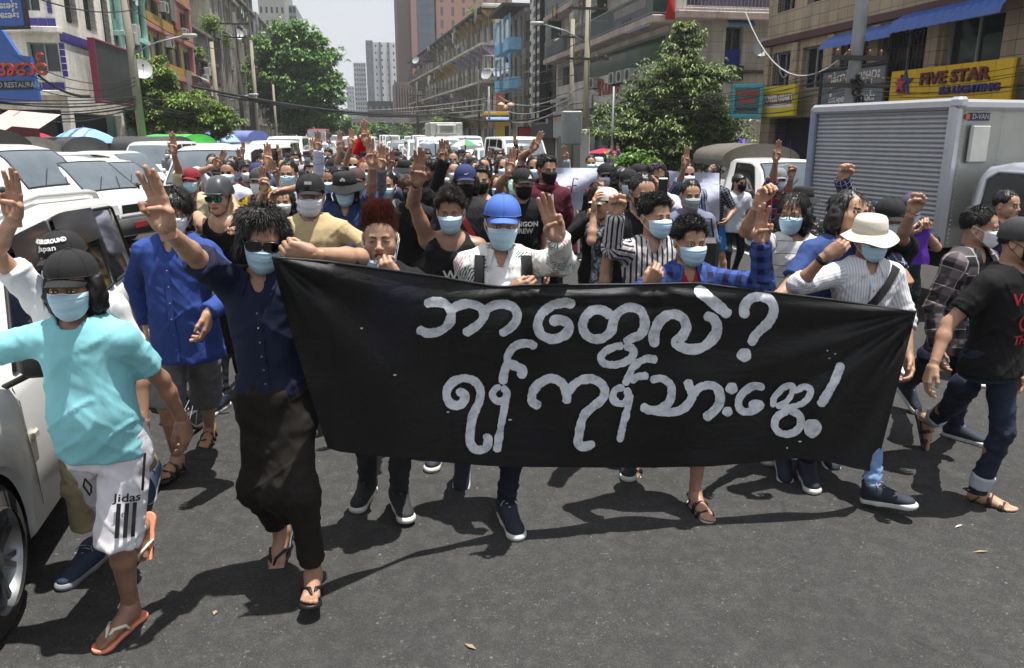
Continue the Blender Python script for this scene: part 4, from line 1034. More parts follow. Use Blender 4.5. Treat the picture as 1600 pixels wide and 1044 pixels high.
# the front rows
gr=ground
BLKT=cloth('#121214');JN=cloth('#2a3145','denim','#1c212e');LJ=cloth('#7f9cc0','denim','#5d7ba3')
def onshirt(I,uvs):
 """bvh of the last shirt: (across, height) pairs in metres -> points on its front"""
 V,Q=CUR['shirt'];t=BVHTree.FromPolygons(V.tolist(),Q.tolist());out=[]
 for a,z,lf in uvs:
  o=I['P']*[1,1,0]+I['r']*a+np.array([0,0,z])+I['f']*.7;h=t.ray_cast(Vector(o),Vector(-I['f']))
  out.append(np.array(h[0])+I['f']*lf if h[0]is not None else None)
 return out
def strap(I,pts,w,name,mat,parent=None,lf=.006,label=None):
 """a band over the shirt; pts = (across, height) path"""
 P=smooth_path([np.array(p)for p in pts],.03);L=[];
 for i,p in enumerate(P):
  t=P[min(i+1,len(P)-1)]-P[max(i-1,0)];t/=np.linalg.norm(t)+1e-9;nn=np.array([-t[1],t[0]])
  L.append([(*(p+nn*w/2*s),lf)for s in(-1,0,1)])
 rows=[onshirt(I,r)for r in L];rows=[r for r in rows if all(x is not None for x in r)]
 b=MB();b.smooth=True;b.grid(rows);b.grid([[x+I['f']*.005 for x in r]for r in rows],flip=True)
 b.grid([[r[0],r[0]+I['f']*.005]for r in rows]);b.grid([[r[-1],r[-1]+I['f']*.005]for r in rows])
 o=b.build(name,mat,parent or I['o']);return o
def text_mesh(body,size,mat,name='lettering',bold=0.0,ext=.0,align='CENTER',shear=0,spacing=1.0,res=2,line=1.0):
 cu=bpy.data.curves.new('t','FONT');cu.body=body;cu.size=size;cu.align_x=align;cu.align_y='CENTER';cu.extrude=ext;cu.offset=bold;cu.shear=shear;cu.space_character=spacing;cu.space_line=line;cu.resolution_u=res
 ob=bpy.data.objects.new('t',cu);me=bpy.data.meshes.new_from_object(ob);bpy.data.objects.remove(ob);bpy.data.curves.remove(cu)
 me.materials.clear();me.materials.append(mat);return me
def shirt_text(I,body,a,z,size,mat,name='print',bold=.0,sx=1.0,sh=0.0):
 me=text_mesh(body,size,mat,bold=bold);n=len(me.vertices)
 if n==0:return
 c=np.zeros(n*3);me.vertices.foreach_get('co',c);c=c.reshape(-1,3);P=onshirt(I,[(a+x*sx,z+y+x*sh,.004)for x,y,_ in c]);ok=[p if p is not None else np.array([0,0,1.2])for p in P]
 me.vertices.foreach_set('co',np.array(ok).ravel());me.update();add(name,me,I['o'])
def shirt_shape(I,polys,mat,name='print',lf=.004):
 b=MB()
 for P in polys:
  q=onshirt(I,[(x,y,lf)for x,y in P])
  if all(p is not None for p in q):b.put(q,[tuple(range(len(q)))])
 if b.v:return b.build(name,mat,I['o'])
def hold_part(name,V,Q,mat,o):return add(name,mesh_np(name,V,Q,[mat]),o)
up3=np.array([0,0,1.])
FLIP=M('flip_coral','#e08a6e',.6,bump=.2);FST=M('strap_cream','#ddd5c0',.5)
I=who(108,388,2.8,'man in turquoise t-shirt, black cap and white shorts beside the near white car',lod=0,hcap=.02,build=.93,belly=.055,arms=dict(L=dict(el=at(-70,560,2.75),wr=at(-130,420,2.6),pose='salute'),R=dict(el=at(258,600,2.98),wr=at(280,648,3.05),pose='relax',hz=(.1,.1,-1),palm=(-1,.3,0))),feet=dict(L=dict(w=(-1.84,3.46,0),lift=.07,pitch=62,yaw=-4),R=dict(w=gr(188,992),yaw=-14,pitch=0,lift=.02)),lean=.05,head=(6,4,0),side=.0,tone=.62,top=dict(kind='tee',mat=cloth('#80bec6',fine=1.0),hem=.86),bottom=dict(kind='short',mat=cloth('#cfcdd2',fine=1.1),loose=1.06,len=1.02),hair='shaggy',hat='cap',mask='b',shoes=dict(kind='flip',mat=FLIP,strap=FST))
TEAL=I
BKM=M('print_black','#101012',.8)
def on_leg(I,q,pts,lf=.100):
 hp,kn=I['HP'][q],I['KN'][q];z=unit(kn-hp);x=unit(np.cross(z,I['f']))*-1;y=unit(np.cross(z,x));y=y if y@I['f']>0 else-y
 out=[]
 for a,t in pts:
  th=a/.10;out.append(hp+(kn-hp)*t+(x*math.sin(th)+y*math.cos(th))*lf*I['k'])
 return out
for j in range(3):
 G_=[on_leg(I,'R',[(.035+.026*j-.007,t),(.035+.026*j+.007,t)],.116)for t in np.linspace(.52,.86,8)]
 b=MB();b.smooth=True;b.grid(G_);b.build('stripe',BKM,I['o'])
me=text_mesh('Jidas',.05,BKM,bold=.001);n_=len(me.vertices);c=np.zeros(n_*3);me.vertices.foreach_get('co',c);c=c.reshape(-1,3)
me.vertices.foreach_set('co',np.array(on_leg(I,'R',[(.062+x,.47-y*2.3)for x,y,_ in c],.117)).ravel());me.update();add('lettering',me,I['o'])
b=MB();b.smooth=True;b.grid([on_leg(I,'R',[(.115-.006,t),(.115+.006,t)],.112)for t in np.linspace(.05,.42,8)]);b.build('pocket_zip',BKM,I['o'])
b=MB();b.smooth=True;p=I['P']+I['f']*.165+up3*-.105;b.tube([p,p+[-.01,0,-.03],p+[.01,0,-.07]],.004,5);b.tube([p,p+[.02,0,-.03],p+[.015,0,-.06]],.004,5);b.build('drawstring',BKM,I['o'])
WHT=cloth('#d4d5d8',fine=.9)
I=who(100,357,3.25,'man in white t-shirt raising three fingers behind the turquoise shirt, black lettered cap',lod=0,hcap=.02,arms=dict(L=dict(el=at(14,436,3.15),wr=at(24,336,3.0),pose='salute',hz=(.10,-.05,1)),R=dict(d1=(.3,.1,-1),pose='relax')),feet=dict(L=dict(w=gr(132,895),yaw=-8),R=dict(w=(-2.12,4.15,0),lift=.05,pitch=30)),tone=.45,head=(0,8,4),top=dict(kind='tee',mat=WHT),bottom=dict(kind='crop',mat=cloth('#a5977a',fine=1.1)),hair='neat',hat='cap',shoes=dict(kind='sneaker',mat=M('shoe_blue','#26324a',.7,bump=.3,bscale=300),sole=M('sole_grey','#7d8085',.6)))
LT=M('cap_lettering','#d8d8d8',.8)
for body,sz,zz,st in(('UNDERGROUND',.021,.222,1.0),('Japan',.030,.196,1.15)):
 me=text_mesh(body,sz,LT,bold=.0012 if st==1.0 else .0005);n_=len(me.vertices);c=np.zeros(n_*3);me.vertices.foreach_get('co',c);c=c.reshape(-1,3);out=[]
 for x,y,_ in c:
  zl=zz+y;sa=min(.97,max(0,(zl-.164)/.098));ca=math.sqrt(1-sa*sa)**.82;th=x*st/.085;rr_=1.035
  out.append((rr_*.091*ca*math.sin(th),.014-rr_*.112*ca*math.cos(th),zl+.004))
 out=place(np.array(out),I['HA'],I['HO'],I['hk']);me.vertices.foreach_set('co',out.ravel());me.update();add('lettering',me,I['o'])
BLU=cloth('#2e4484',fine=1.3);SND=M('sandal_brown','#3a302a',.7)
I=who(264,297,4.3,'man in long royal blue shirt, grey shorts and glasses',lod=0,build=1.02,head=(16,4,-4),tone=.25,arms=dict(L=dict(el=at(206,450,4.5),wr=at(235,520,4.5),pose='relax'),R=dict(el=at(352,430,4.25),wr=at(340,478,4.05),pose='relax',hz=(-.15,-.2,-1))),feet=dict(L=dict(w=gr(268,748),yaw=-6,lift=.03,pitch=-8),R=dict(w=gr(325,690),yaw=8)),top=dict(kind='long',mat=BLU,collar=BLU,placket=1,hem=.76),bottom=dict(kind='short',mat=cloth('#6e7078',fine=.9),loose=1.1,len=.98),hair='mop',mask='w',glasses='clear',shoes=dict(kind='sandal',mat=SND,strap=SND),belly=.03)
NVY=cloth('#1b2138',fine=1.0)
I=who(404,327,3.20,'man in navy shirt, sunglasses and patterned black longyi holding the banner left corner',lod=0,head=(14,6,-6),tone=.40,lean=.04,build=.92,arms=dict(L=dict(el=at(288,405,2.86),wr=at(244,344,2.68),pose='salute',hz=(-.22,-.08,1),hs=1.08),R=dict(el=at(490,447,3.20),wr=at(410,392,2.78),pose='grip',hz=(-.92,-.30,.20),palm=(-.2,1,.3),flip=True)),feet=dict(L=dict(w=gr(440,872),lift=.04,pitch=35,yaw=-4),R=dict(w=gr(489,946),yaw=10,pitch=-16,lift=.05)),top=dict(kind='elbow',mat=NVY,collar=NVY,placket=1,hem=.93),bottom=dict(kind='longyi',mat=cloth('#0a0909','diamond','#3d352e')),hair='wild',mask='b',glasses='dark',shoes=dict(kind='flip',mat=M('flip_black','#0d0d0e',.5),strap=M('strap_black','#0e0e0f',.6)))
I=who(592,332,3.62,'young man with spiky red-brown hair shouting, pale blue mask pulled under his chin',lod=0,head=(6,2,0),tone=.30,mouth='open',mask='bc',lean=.03,build=.95,arms=dict(L=dict(d1=(-.2,0,-1),pose='relax'),R=dict(wr=at(620,438,3.50),ik=1,pole=(.4,1.2,-1.2),pose='pinch',hz=(-.55,-.1,.8),palm=(.2,1,0),flip=True)),feet=dict(L=dict(w=gr(570,782),yaw=-6),R=dict(w=gr(628,803),yaw=18,lift=.01,pitch=-4)),top=dict(kind='tee',mat=BLKT),bottom=dict(kind='long',mat=cloth('#2b2d31','denim','#393b40')),hair='spiky',hairc='#4a1c10',shoes=dict(kind='sneaker',mat=M('shoe_black_grey','#24262a',.8,var=.4,scale=30,bump=.4,bscale=200)))
TRO=cloth('#d6d6d2','tropic','#2f5c50','#a35a66',fine=.8)
I=who(783,304,3.9,'man in bright blue cap and white leaf print shirt raising three fingers',lod=0,hcap=.015,head=(4,6,-2),tone=.45,build=1.03,arms=dict(L=dict(wr=at(798,456,3.66),ik=1,pole=(-.6,1,-1),pose='grip',hz=(.9,-.25,.25),palm=(0,1,.2),flip=False),R=dict(el=at(902,412,3.55),wr=at(868,350,3.32),pose='salute',hz=(-.30,-.08,1),hs=1.05)),feet=dict(L=dict(w=gr(726,752),lift=.10,pitch=58),R=dict(w=gr(797,822),yaw=14)),top=dict(kind='long',mat=TRO,inner=WHT,open=.050,openx=-.012,collar=TRO),bottom=dict(kind='long',mat=cloth('#1a1d28')),hair='neat',hat='cap',hatc=M('cap_blue','#4668b8',.85,bump=.3,bscale=200),mask='b')
CAPM=I
for a in(-.105,.125):
 st=strap(I,[(a,1.46*I['k']),(a*1.03,1.36*I['k']),(a*1.05,1.22*I['k']),(a*1.1,1.02*I['k'])],.052,'backpack_strap',M('webbing_black','#1a1a1d',.8,bump=.4,bscale=400))
st=strap(I,[(-.105,1.255*I['k']),(-.105,1.235*I['k'])],.054,'strap_tag',M('tag_red','#b8202c',.6),lf=.013)
b=MB();b.smooth=True;c0=I['Nk']+I['f']*.03;b.tube([c0+I['r']*.07*math.sin(t)+I['f']*(.075*math.cos(t))+up3*(.02-.06*max(0,math.cos(t)))for t in np.linspace(-1.9,1.9,17)],.0022,5);b.build('necklace',M('gold','#b08a3c',.3,metal=.9),I['o'])
PLB=cloth('#3a5090','plaid','#141c3c','#0e1228',fine=1.0)
I=who(1078,342,4.0,'young man in blue plaid shirt over red t-shirt holding the banner',lod=0,head=(10,5,2),tone=.42,build=.97,arms=dict(L=dict(wr=at(1010,446,3.80),ik=1,pole=(-.6,1,-1),pose='grip',hz=(.55,-.25,.75),palm=(0,1,.1),flip=False),R=dict(el=at(1146,440,3.92),wr=at(1190,396,3.74),pose='salute',hz=(.02,-.05,1),hs=1.0)),feet=dict(L=dict(w=gr(990,738),lift=.06,pitch=40),R=dict(w=gr(1094,800),yaw=12)),top=dict(kind='long',mat=PLB,inner=cloth('#a31d26'),open=.045,collar=PLB),bottom=dict(kind='short',mat=cloth('#23242a'),len=1.0),hair='curly',mask='b',shoes=dict(kind='sandal',mat=M('sandal_sole','#b5b2aa',.6),strap=M('strap_black','#0e0e0f',.6)))
FST_=cloth('#d3d3d8','finestripe','#a6a8b2',fine=1.0)
I=who(1362,333,4.25,'man in cream bucket hat and fine striped white shirt touching his hat',lod=0,hcap=.02,head=(6,8,4),tone=.5,arms=dict(L=dict(el=at(1246,446,4.16),wr=at(1302,388,4.02),pose='pinch',hz=(.7,-.1,.5),palm=(.2,1,0),flip=True),R=dict(d1=(.35,-.15,-1),d2=(-.1,-.5,-.6),pose='relax')),feet=dict(L=dict(w=gr(1222,738),lift=.02,pitch=20),R=dict(w=gr(1384,802),yaw=40,pitch=-12,lift=.05)),top=dict(kind='roll',mat=FST_,collar=FST_,placket=1),bottom=dict(kind='long',mat=LJ),hair='neat',hat='bucket',hatc=M('hat_cream','#cfc8b8',.85,bump=.3,bscale=200),mask='b',glasses='clear')
strap(I,[(.14,1.42*I['k']),(.05,1.28*I['k']),(-.08,1.10*I['k']),(-.16,.98*I['k'])],.045,'shoulder_strap',M('webbing_black','#1a1a1d',.8))
b=MB();b.smooth=True;w0=I['WR']['L'];d0=unit(w0-I['EL']['L']);b.tube([w0-d0*.045,w0-d0*.025],.034,12);b.build('wrist_band',M('band_black','#121214',.5),I['o'])
I=who(1322,301,4.45,'man with closed eyes in blue t-shirt directly behind the cream bucket hat',lod=1,head=(22,-6,-14),tone=.38,mask=None,arms=dict(L=dict(el=at(1228,452,4.35),wr=at(1180,500,4.15),pose='relax'),R=dict(pose='relax')),top=dict(kind='tee',mat=cloth('#34487a')),hair='shaggy',locks=700)
I=who(1246,305,4.85,'long haired man with glasses in thin striped white t-shirt holding a red phone',lod=0,head=(-34,2,0),tone=.25,arms=dict(L=dict(el=at(1162,368,4.70),wr=at(1186,316,4.5),pose='pinch',hz=(.25,-.05,1),palm=(.5,-.8,0)),R=dict(pose='relax')),top=dict(kind='tee',mat=cloth('#cfcfcd','hstripe','#16161a',fine=.9)),bottom=dict(kind='long',mat=cloth('#23252d')),hair='shaggy',glasses='clear')
p=I['WR']['L']+np.array([.02,-.05,.13]);b=MB();b.box(p,(.075,.012,.15),frame((.45,-.2,1),(.3,1,0)),r=.005)
tag(b.build('phone',M('phone_red','#b01e26',.3)),'red phone held up in the hand of the man in striped white t-shirt','phone')
VS=cloth('#b9b4b0','vstripe','#26223c',fine=1.0)
I=who(1022,308,4.62,'man in dark and white striped long sleeve shirt with his left-hand fist raised',lod=0,head=(24,0,0),tone=.36,arms=dict(L=dict(el=at(958,392,4.42),wr=at(962,330,4.22),pose='fist',hz=(.05,0,1),hs=1.05),R=dict(pose='relax')),top=dict(kind='long',mat=VS,collar=VS,placket=1),hair='curly',mask='b')
I=who(1002,272,5.3,'man with slicked black hair and black wraparound sunglasses behind the raised striped fist',lod=1,head=(14,6,0),tone=.4,mask='k',glasses='dark',arms=dict(L=dict(pose='relax'),R=dict(pose='relax')),top=dict(kind='tee',mat=BLKT),hair='neat')
FLN=cloth('#232126','plaid_l','#6c6468','#b3aaa4',fine=1.0)
I=who(1528,326,4.6,'man in dark plaid overshirt and white mask between the truck cab and the striped beanie',lod=0,yaw=R(28),head=(22,2,0),tone=.42,arms=dict(L=dict(d1=(-.3,.15,-1),d2=(-.1,-.3,-1),pose='relax'),R=dict(pose='relax')),feet=dict(L=dict(w=gr(1410,640),lift=.10,pitch=45,yaw=10),R=dict(w=gr(1506,688),yaw=10)),top=dict(kind='long',mat=FLN,inner=BLKT,open=.07,collar=FLN,hem=.78),bottom=dict(kind='long',mat=JN),hair='neat',mask='w')
I=who(1592,341,3.95,'man in black t-shirt with red print, ribbed beanie and cuffed jeans',lod=0,hcap=.01,yaw=R(24),head=(16,4,0),tone=.40,mask='k',arms=dict(L=dict(el=at(1502,486,3.9),wr=at(1466,550,3.85),pose='relax',hz=(-.35,-.1,-1)),R=dict(d1=(.3,.3,-1),pose='relax')),feet=dict(L=dict(w=gr(1438,700),lift=.12,pitch=72,yaw=22),R=dict(w=gr(1548,790),yaw=24)),top=dict(kind='tee',mat=cloth('#101012'),hem=.84),bottom=dict(kind='long',mat=JN,cuff=cloth('#a9adb5')),hair='neat',hat='beanie',hatc=cloth('#3b3b3d','rib','#77777a'),shoes=dict(kind='sandal',mat=M('sandal_sole_dk','#3a3632',.7),strap=M('strap_brown','#2a211c',.7)))
RED=M('print_red','#a01c26',.8)
k=I['k']
for body,z,sz in(('VOICE',1.29,.085),('THE',1.06,.07)):shirt_text(I,body,.02,z*k,sz,RED,bold=.002,sh=.0)
shirt_shape(I,[[(-.12,1.345*k),(.14,1.345*k),(.14,1.338*k),(-.12,1.338*k)],[(-.12,1.01*k),(.14,1.01*k),(.14,1.003*k),(-.12,1.003*k)]],RED)
G_=[onshirt(I,[(.01+.055*math.cos(t)*q,1.17*k+.055*math.sin(t)*q,.004)for q in(.75,1)])for t in np.linspace(0,2*math.pi,25)]
if all(x is not None for r_ in G_ for x in r_):b=MB();b.grid(G_);b.build('print',RED,I['o'])
I=who(1392,306,4.95,'man in black cap behind the cream bucket hat with his bare fist raised high',lod=0,hcap=.02,head=(-6,12,0),tone=.45,mask='b',arms=dict(L=dict(pose='relax'),R=dict(el=at(1406,366,4.6),wr=at(1432,312,4.5),pose='fist',hz=(.25,-.05,1),hs=1.05)),top=dict(kind='tee',mat=BLKT),hat='cap',hair='neat')
PLN=cloth('#242a44','window','#a7a6b4',fine=1.0)
I=who(1352,316,5.15,'person in navy checked long sleeves, fist raised against the truck box',lod=1,tone=.4,mask='b',arms=dict(L=dict(el=at(1322,345,5.1),wr=at(1318,288,5.0),pose='fist',hz=(.2,-.1,1)),R=dict(el=at(1402,410,4.75),wr=at(1436,462,4.25),pose='grip',hz=(.3,-.5,-.7),palm=(-.3,1,0),flip=True)),top=dict(kind='long',mat=PLN,collar=PLN),hair='shaggy')
I=who(1424,299,6.3,'man in dark cap and dark green shirt looking down at a phone beside the truck',lod=1,hcap=.02,head=(-10,22,0),tone=.3,mask='b',arms=dict(L=dict(wr=at(1418,366,5.95),ik=1,pole=(-1,.3,-1),pose='pinch',hz=(.6,-.5,.3),palm=(0,.3,1)),R=dict(wr=at(1446,362,5.95),ik=1,pole=(1,.3,-1),pose='pinch',hz=(-.4,-.5,.3),palm=(0,.3,1))),top=dict(kind='tee',mat=cloth('#16242a','print','#2f5a66')),bottom=dict(kind='short',mat=BLKT),hat='cap',hatc=M('cap_slate','#3b3f52',.9),hair='neat')
p=I['WR']['R']+I['rt']*0;c=at(1440,385,5.9)
b=MB();b.smooth=True
b.grid([[np.array([c[0]+(-.05+.10*u)*(1+.35*v)+.01*math.sin(v*9),5.9+.012*math.sin(u*7+v*3)-.02*math.sin(u*math.pi),c[2]+.16-.30*v])for u in np.linspace(0,1,9)]for v in np.linspace(0,1,12)])
b.grid([[np.array([c[0]+(-.05+.10*u)*(1+.35*v),5.93+.03*math.sin(u*math.pi),c[2]+.16-.30*v])for u in np.linspace(0,1,9)]for v in np.linspace(0,1,12)],flip=True)
tag(b.build('bag',cloth('#5a2f9e')),'bright purple cloth bag hanging from the hand of the man by the truck','bag')
I=who(483,270,5.1,'man in sand coloured t-shirt, black cap and white mask left of the banner centre',lod=0,hcap=.02,head=(8,4,0),tone=.45,mask='w',build=1.08,arms=dict(L=dict(d1=(-.3,.1,-1),pose='relax'),R=dict(el=at(552,372,5.1),wr=at(566,425,4.9),pose='relax')),top=dict(kind='tee',mat=cloth('#b39f78',fine=1.0)),bottom=dict(kind='long',mat=cloth('#2a2c33')),hat='cap',hair='neat',belly=.03)
b=MB();b.box(headpoint(I,(0,-.098,.205)),(.045,.004,.018));b.build('badge',M('badge_white','#c9c9c9',.6),I['o'])
NP=cloth('#26365c');
I=who(539,268,6.25,'man in navy polo shirt and dark bucket hat with white mark raising a hand',lod=0,hcap=.015,head=(4,6,2),tone=.45,mask='b',build=1.06,arms=dict(L=dict(el=at(498,300,6.4),wr=at(470,292,6.4),pose='relax'),R=dict(el=at(583,306,6.05),wr=at(582,262,5.9),pose='salute',hz=(0,0,1))),top=dict(kind='polo',mat=NP,collar=NP),hat='bucket',hair='long')
shirt_shape(I,[[(.05,1.25),(.08,1.25),(.08,1.27),(.05,1.27)]],M('logo_red','#8a2226',.7),'logo')
b=MB();
for dx,dz,s_ in((0,.0,1),(.012,-.008,.8),(-.012,-.006,.8)):b.box(headpoint(I,(dx,-.096,.205+dz)),(.018*s_,.004,.020*s_),frame((.3,0,1),(0,1,0)))
b.build('badge',M('badge_white','#c9c9c9',.6),I['o'])
I=who(704,298,4.75,'man in black tank top with white lettering and curly hair, bare arm raised',lod=0,head=(0,8,0),tone=.62,mask='b',build=1.0,arms=dict(L=dict(el=at(642,326,4.6),wr=at(654,280,4.35),pose='salute',hz=(.05,-.2,1)),R=dict(d1=(.3,0,-1),pose='relax')),top=dict(kind='tank',mat=BLKT),hair='curly',hairc='#1b0f0a')
for body,z,sz in(('WE',1.20,.085),('HAVE',1.11,.06),('VOICE',1.03,.06)):shirt_text(I,body,.02,z*I['k'],sz,M('print_white','#c8c8c8',.8),bold=.002)
b=MB();b.smooth=True;w0=I['WR']['L'];d0=unit(w0-I['EL']['L']);b.tube([w0-d0*.02,w0-d0*.002],.034,12);b.build('wrist_band',M('band_black','#121214',.5),I['o'])
I=who(726,255,6.5,'broad man in black long sleeves with navy cap, black mask and red diagonal strap',lod=0,hcap=.02,head=(6,4,0),tone=.4,mask='k',build=1.1,arms=dict(L=dict(d1=(-.35,0,-1),pose='relax'),R=dict(d1=(.35,0,-1),pose='relax')),top=dict(kind='long',mat=cloth('#26262a')),hat='cap',hatc=M('cap_navy','#26305a',.9),hair='shaggy')
strap(I,[(-.10,1.45*I['k']),(-.03,1.33*I['k']),(.05,1.20*I['k']),(.13,1.05*I['k'])],.045,'red_strap',M('webbing_red','#a32a2c',.7))
b=MB();b.tube([headpoint(I,(-.012,-.108,.186)),headpoint(I,(-.002,-.109,.181)),headpoint(I,(.022,-.107,.191))],[.001,.0035,.0008],5);b.build('badge',M('badge_white','#c9c9c9',.6),I['o'])
I=who(816,262,6.9,'man in black t-shirt with white print, cap and black mask saluting, white trousers',lod=1,hcap=.02,head=(10,4,0),tone=.3,mask='k',arms=dict(L=dict(el=at(779,300,6.7),wr=at(793,272,6.5),pose='salute',hz=(.15,0,1)),R=dict(pose='relax')),top=dict(kind='tee',mat=BLKT),bottom=dict(kind='long',mat=cloth('#c4c0b6')),hat='cap',hair='neat')
shirt_text(I,'YANGON\nCREW',.01,1.22*I['k'],.06,M('print_white','#c8c8c8',.8),bold=.002)
b=MB();b.put([headpoint(I,q)for q in((.02,-.118,.176),(.062,-.085,.172),(.045,-.085,.205))],[(0,1,2)]);b.build('badge',M('badge_white','#c9c9c9',.6),I['o'])
MRN=cloth('#4f1a2a')
I=who(852,243,7.4,'tall man in maroon hooded sweatshirt with white cords and black mask',lod=1,yaw=R(10),head=(14,2,0),tone=.5,mask='k',arms=dict(L=dict(d1=(-.3,0,-1),pose='relax'),R=dict(d1=(.28,.1,-1),d2=(.08,-.1,-1),pose='relax')),top=dict(kind='long',mat=MRN,inner=BLKT,open=.03),hair='curly')
b=MB();b.smooth=True;nk=I['Nk'];b.tube([nk+I['r']*.10*math.sin(t)+I['f']*.085*math.cos(t)+up3*(.01+.03*(1-math.cos(t)))for t in np.linspace(-2.9,2.9,19)],.032,8);b.build('hood',MRN,I['o'])
for a in(-.04,.045):strap(I,[(a,1.38*I['k']),(a*1.1,1.15*I['k'])],.012,'hood_cord',M('cord_white','#c4c4c4',.8))
I=who(341,274,5.7,'cyclist in black tank top with dark helmet and mirrored round sunglasses',lod=0,hcap=.035,head=(-2,3,0),tone=.12,mask=None,glasses='mirror',build=.92,lean=.12,arms=dict(L=dict(el=at(315,352,5.75),wr=at(318,392,5.5),pose='grip',hz=(0,-.5,-.8)),R=dict(el=at(375,345,5.75),wr=at(372,390,5.5),pose='grip',hz=(0,-.5,-.8))),top=dict(kind='tank',mat=BLKT),hat='helmet',hatc=M('helmet_grey','#3a3b3e',.35,coat=.4),hair=None)
GBS=cloth('#6a6f84');
I=who(1080,283,6.5,'man in grey-blue short sleeve shirt with grey mask carrying a black bag',lod=1,head=(0,4,0),tone=.4,mask='g',arms=dict(L=dict(d1=(-.25,0,-1),pose='relax'),R=dict(d1=(.25,0,-1),d2=(.0,-.2,-1),pose='relax')),top=dict(kind='polo',mat=GBS,collar=GBS,hem=.8),bottom=dict(kind='long',mat=cloth('#2a2c33')),hair='neat')
b=MB();c=at(1098,400,6.2);b.box(c,(.26,.10,.30),r=.04);b.smooth=True;b.tube([c+(-.08,0,.14),c+(-.05,0,.3),c+(.05,0,.3),c+(.08,0,.14)],.008,6)
tag(b.build('bag',M('bag_black','#131315',.6,bump=.3)),'soft black bag carried by the man with the grey mask','bag')
CKS=cloth('#191a20','window','#8d93a6')
I=who(1117,262,10.5,'young man in dark check shirt and bright blue shorts by the pickup',lod=1,yaw=R(-30),head=(-25,2,0),tone=.42,mask='b',arms=dict(L=dict(wr=at(1108,276,10.3),ik=1,pole=(-1,0,-.5),pose='relax',hz=(0,0,1)),R=dict(el=at(1143,322,10.4),wr=at(1134,346,10.2),pose='relax')),feet=dict(L=dict(w=at(1106,400,10.8)*[1,1,0],yaw=-10),R=dict(w=at(1136,400,10.3)*[1,1,0])),top=dict(kind='polo',mat=CKS,collar=CKS),bottom=dict(kind='short',mat=cloth('#2f6fae')),hair='mop',shoes=dict(kind='flip'))
I=who(938,283,6.7,'woman in black long sleeves with brown hair looking at her phone before the white banner',lod=1,head=(14,10,6),tone=.15,mask='b',build=.9,arms=dict(L=dict(wr=at(922,345,6.4),ik=1,pole=(-1,.2,-1),pose='pinch',hz=(.2,-.2,1)),R=dict(wr=at(944,340,6.4),ik=1,pole=(1,.2,-1),pose='pinch',hz=(-.2,-.2,1))),top=dict(kind='long',mat=BLKT),bottom=dict(kind='crop',mat=BLKT),hair='long',hairc='#3a2016')
I=who(955,294,6.2,'person in tie-dye shirt, cream cap and beige trousers seen from the side',lod=1,hcap=.015,yaw=R(-40),head=(-30,4,0),tone=.2,mask=None,build=.95,arms=dict(L=dict(wr=at(928,330,6.1),ik=1,pole=(0,.2,-1),pose='relax',hz=(0,0,1)),R=dict(pose='relax')),top=dict(kind='tee',mat=cloth('#2a2c30','tiedye','#5d636c','#b4b8bd')),bottom=dict(kind='long',mat=cloth('#a19a8c')),hat='cap',hatc=M('cap_cream','#cdc9be',.9),hair='neat')
# vehicles
WHITEP=M('car_paint_white','#c9cac8',.28,spec=.5,var=.03,coat=.4,dirt=.12,dcol=(.25,.23,.2));SILV=M('car_paint_silver','#8f9294',.3,metal=.5,var=.05,coat=.4)
BLUEP=M('car_paint_blue','#3a4a78',.35,var=.05,coat=.4);GLASS=None
n=NT('car_glass');n.set(color=(.012,.014,.016),rough=.04,spec=.9);GLASS=n.m
n=NT('windshield_glass');n.set(color=n.ramp(n.noise(n.coord('Object',(1,2,3)),1.3,3),[(.3,(.07,.088,.105)),(.7,(.10,.125,.145))]),rough=.08,spec=1.0);WGLASS=n.m  # pale blue sky reflection is put into the glass colour
RUB=M('tyre_rubber','#1a1918',.85,bump=.3,bscale=80,dirt=.5,dcol=(.16,.13,.10));ALLOY=M('alloy','#8b8d90',.32,metal=.9,var=.1);TRIM=M('black_trim','#141415',.6);BUMPG=M('bumper_grey','#3b3d40',.6,var=.1,dirt=.3,dcol=(.2,.18,.15))
HLAMP=M('headlamp','#b8bcbf',.08,spec=1,metal=.35,var=.25,scale=18,bump=.6,bscale=50);PLATE=M('number_plate','#8d2226',.5);PLATEK=M('number_plate_black','#17171a',.5)
CHROME=M('chrome','#b9bbbd',.15,metal=1.0,var=.02)
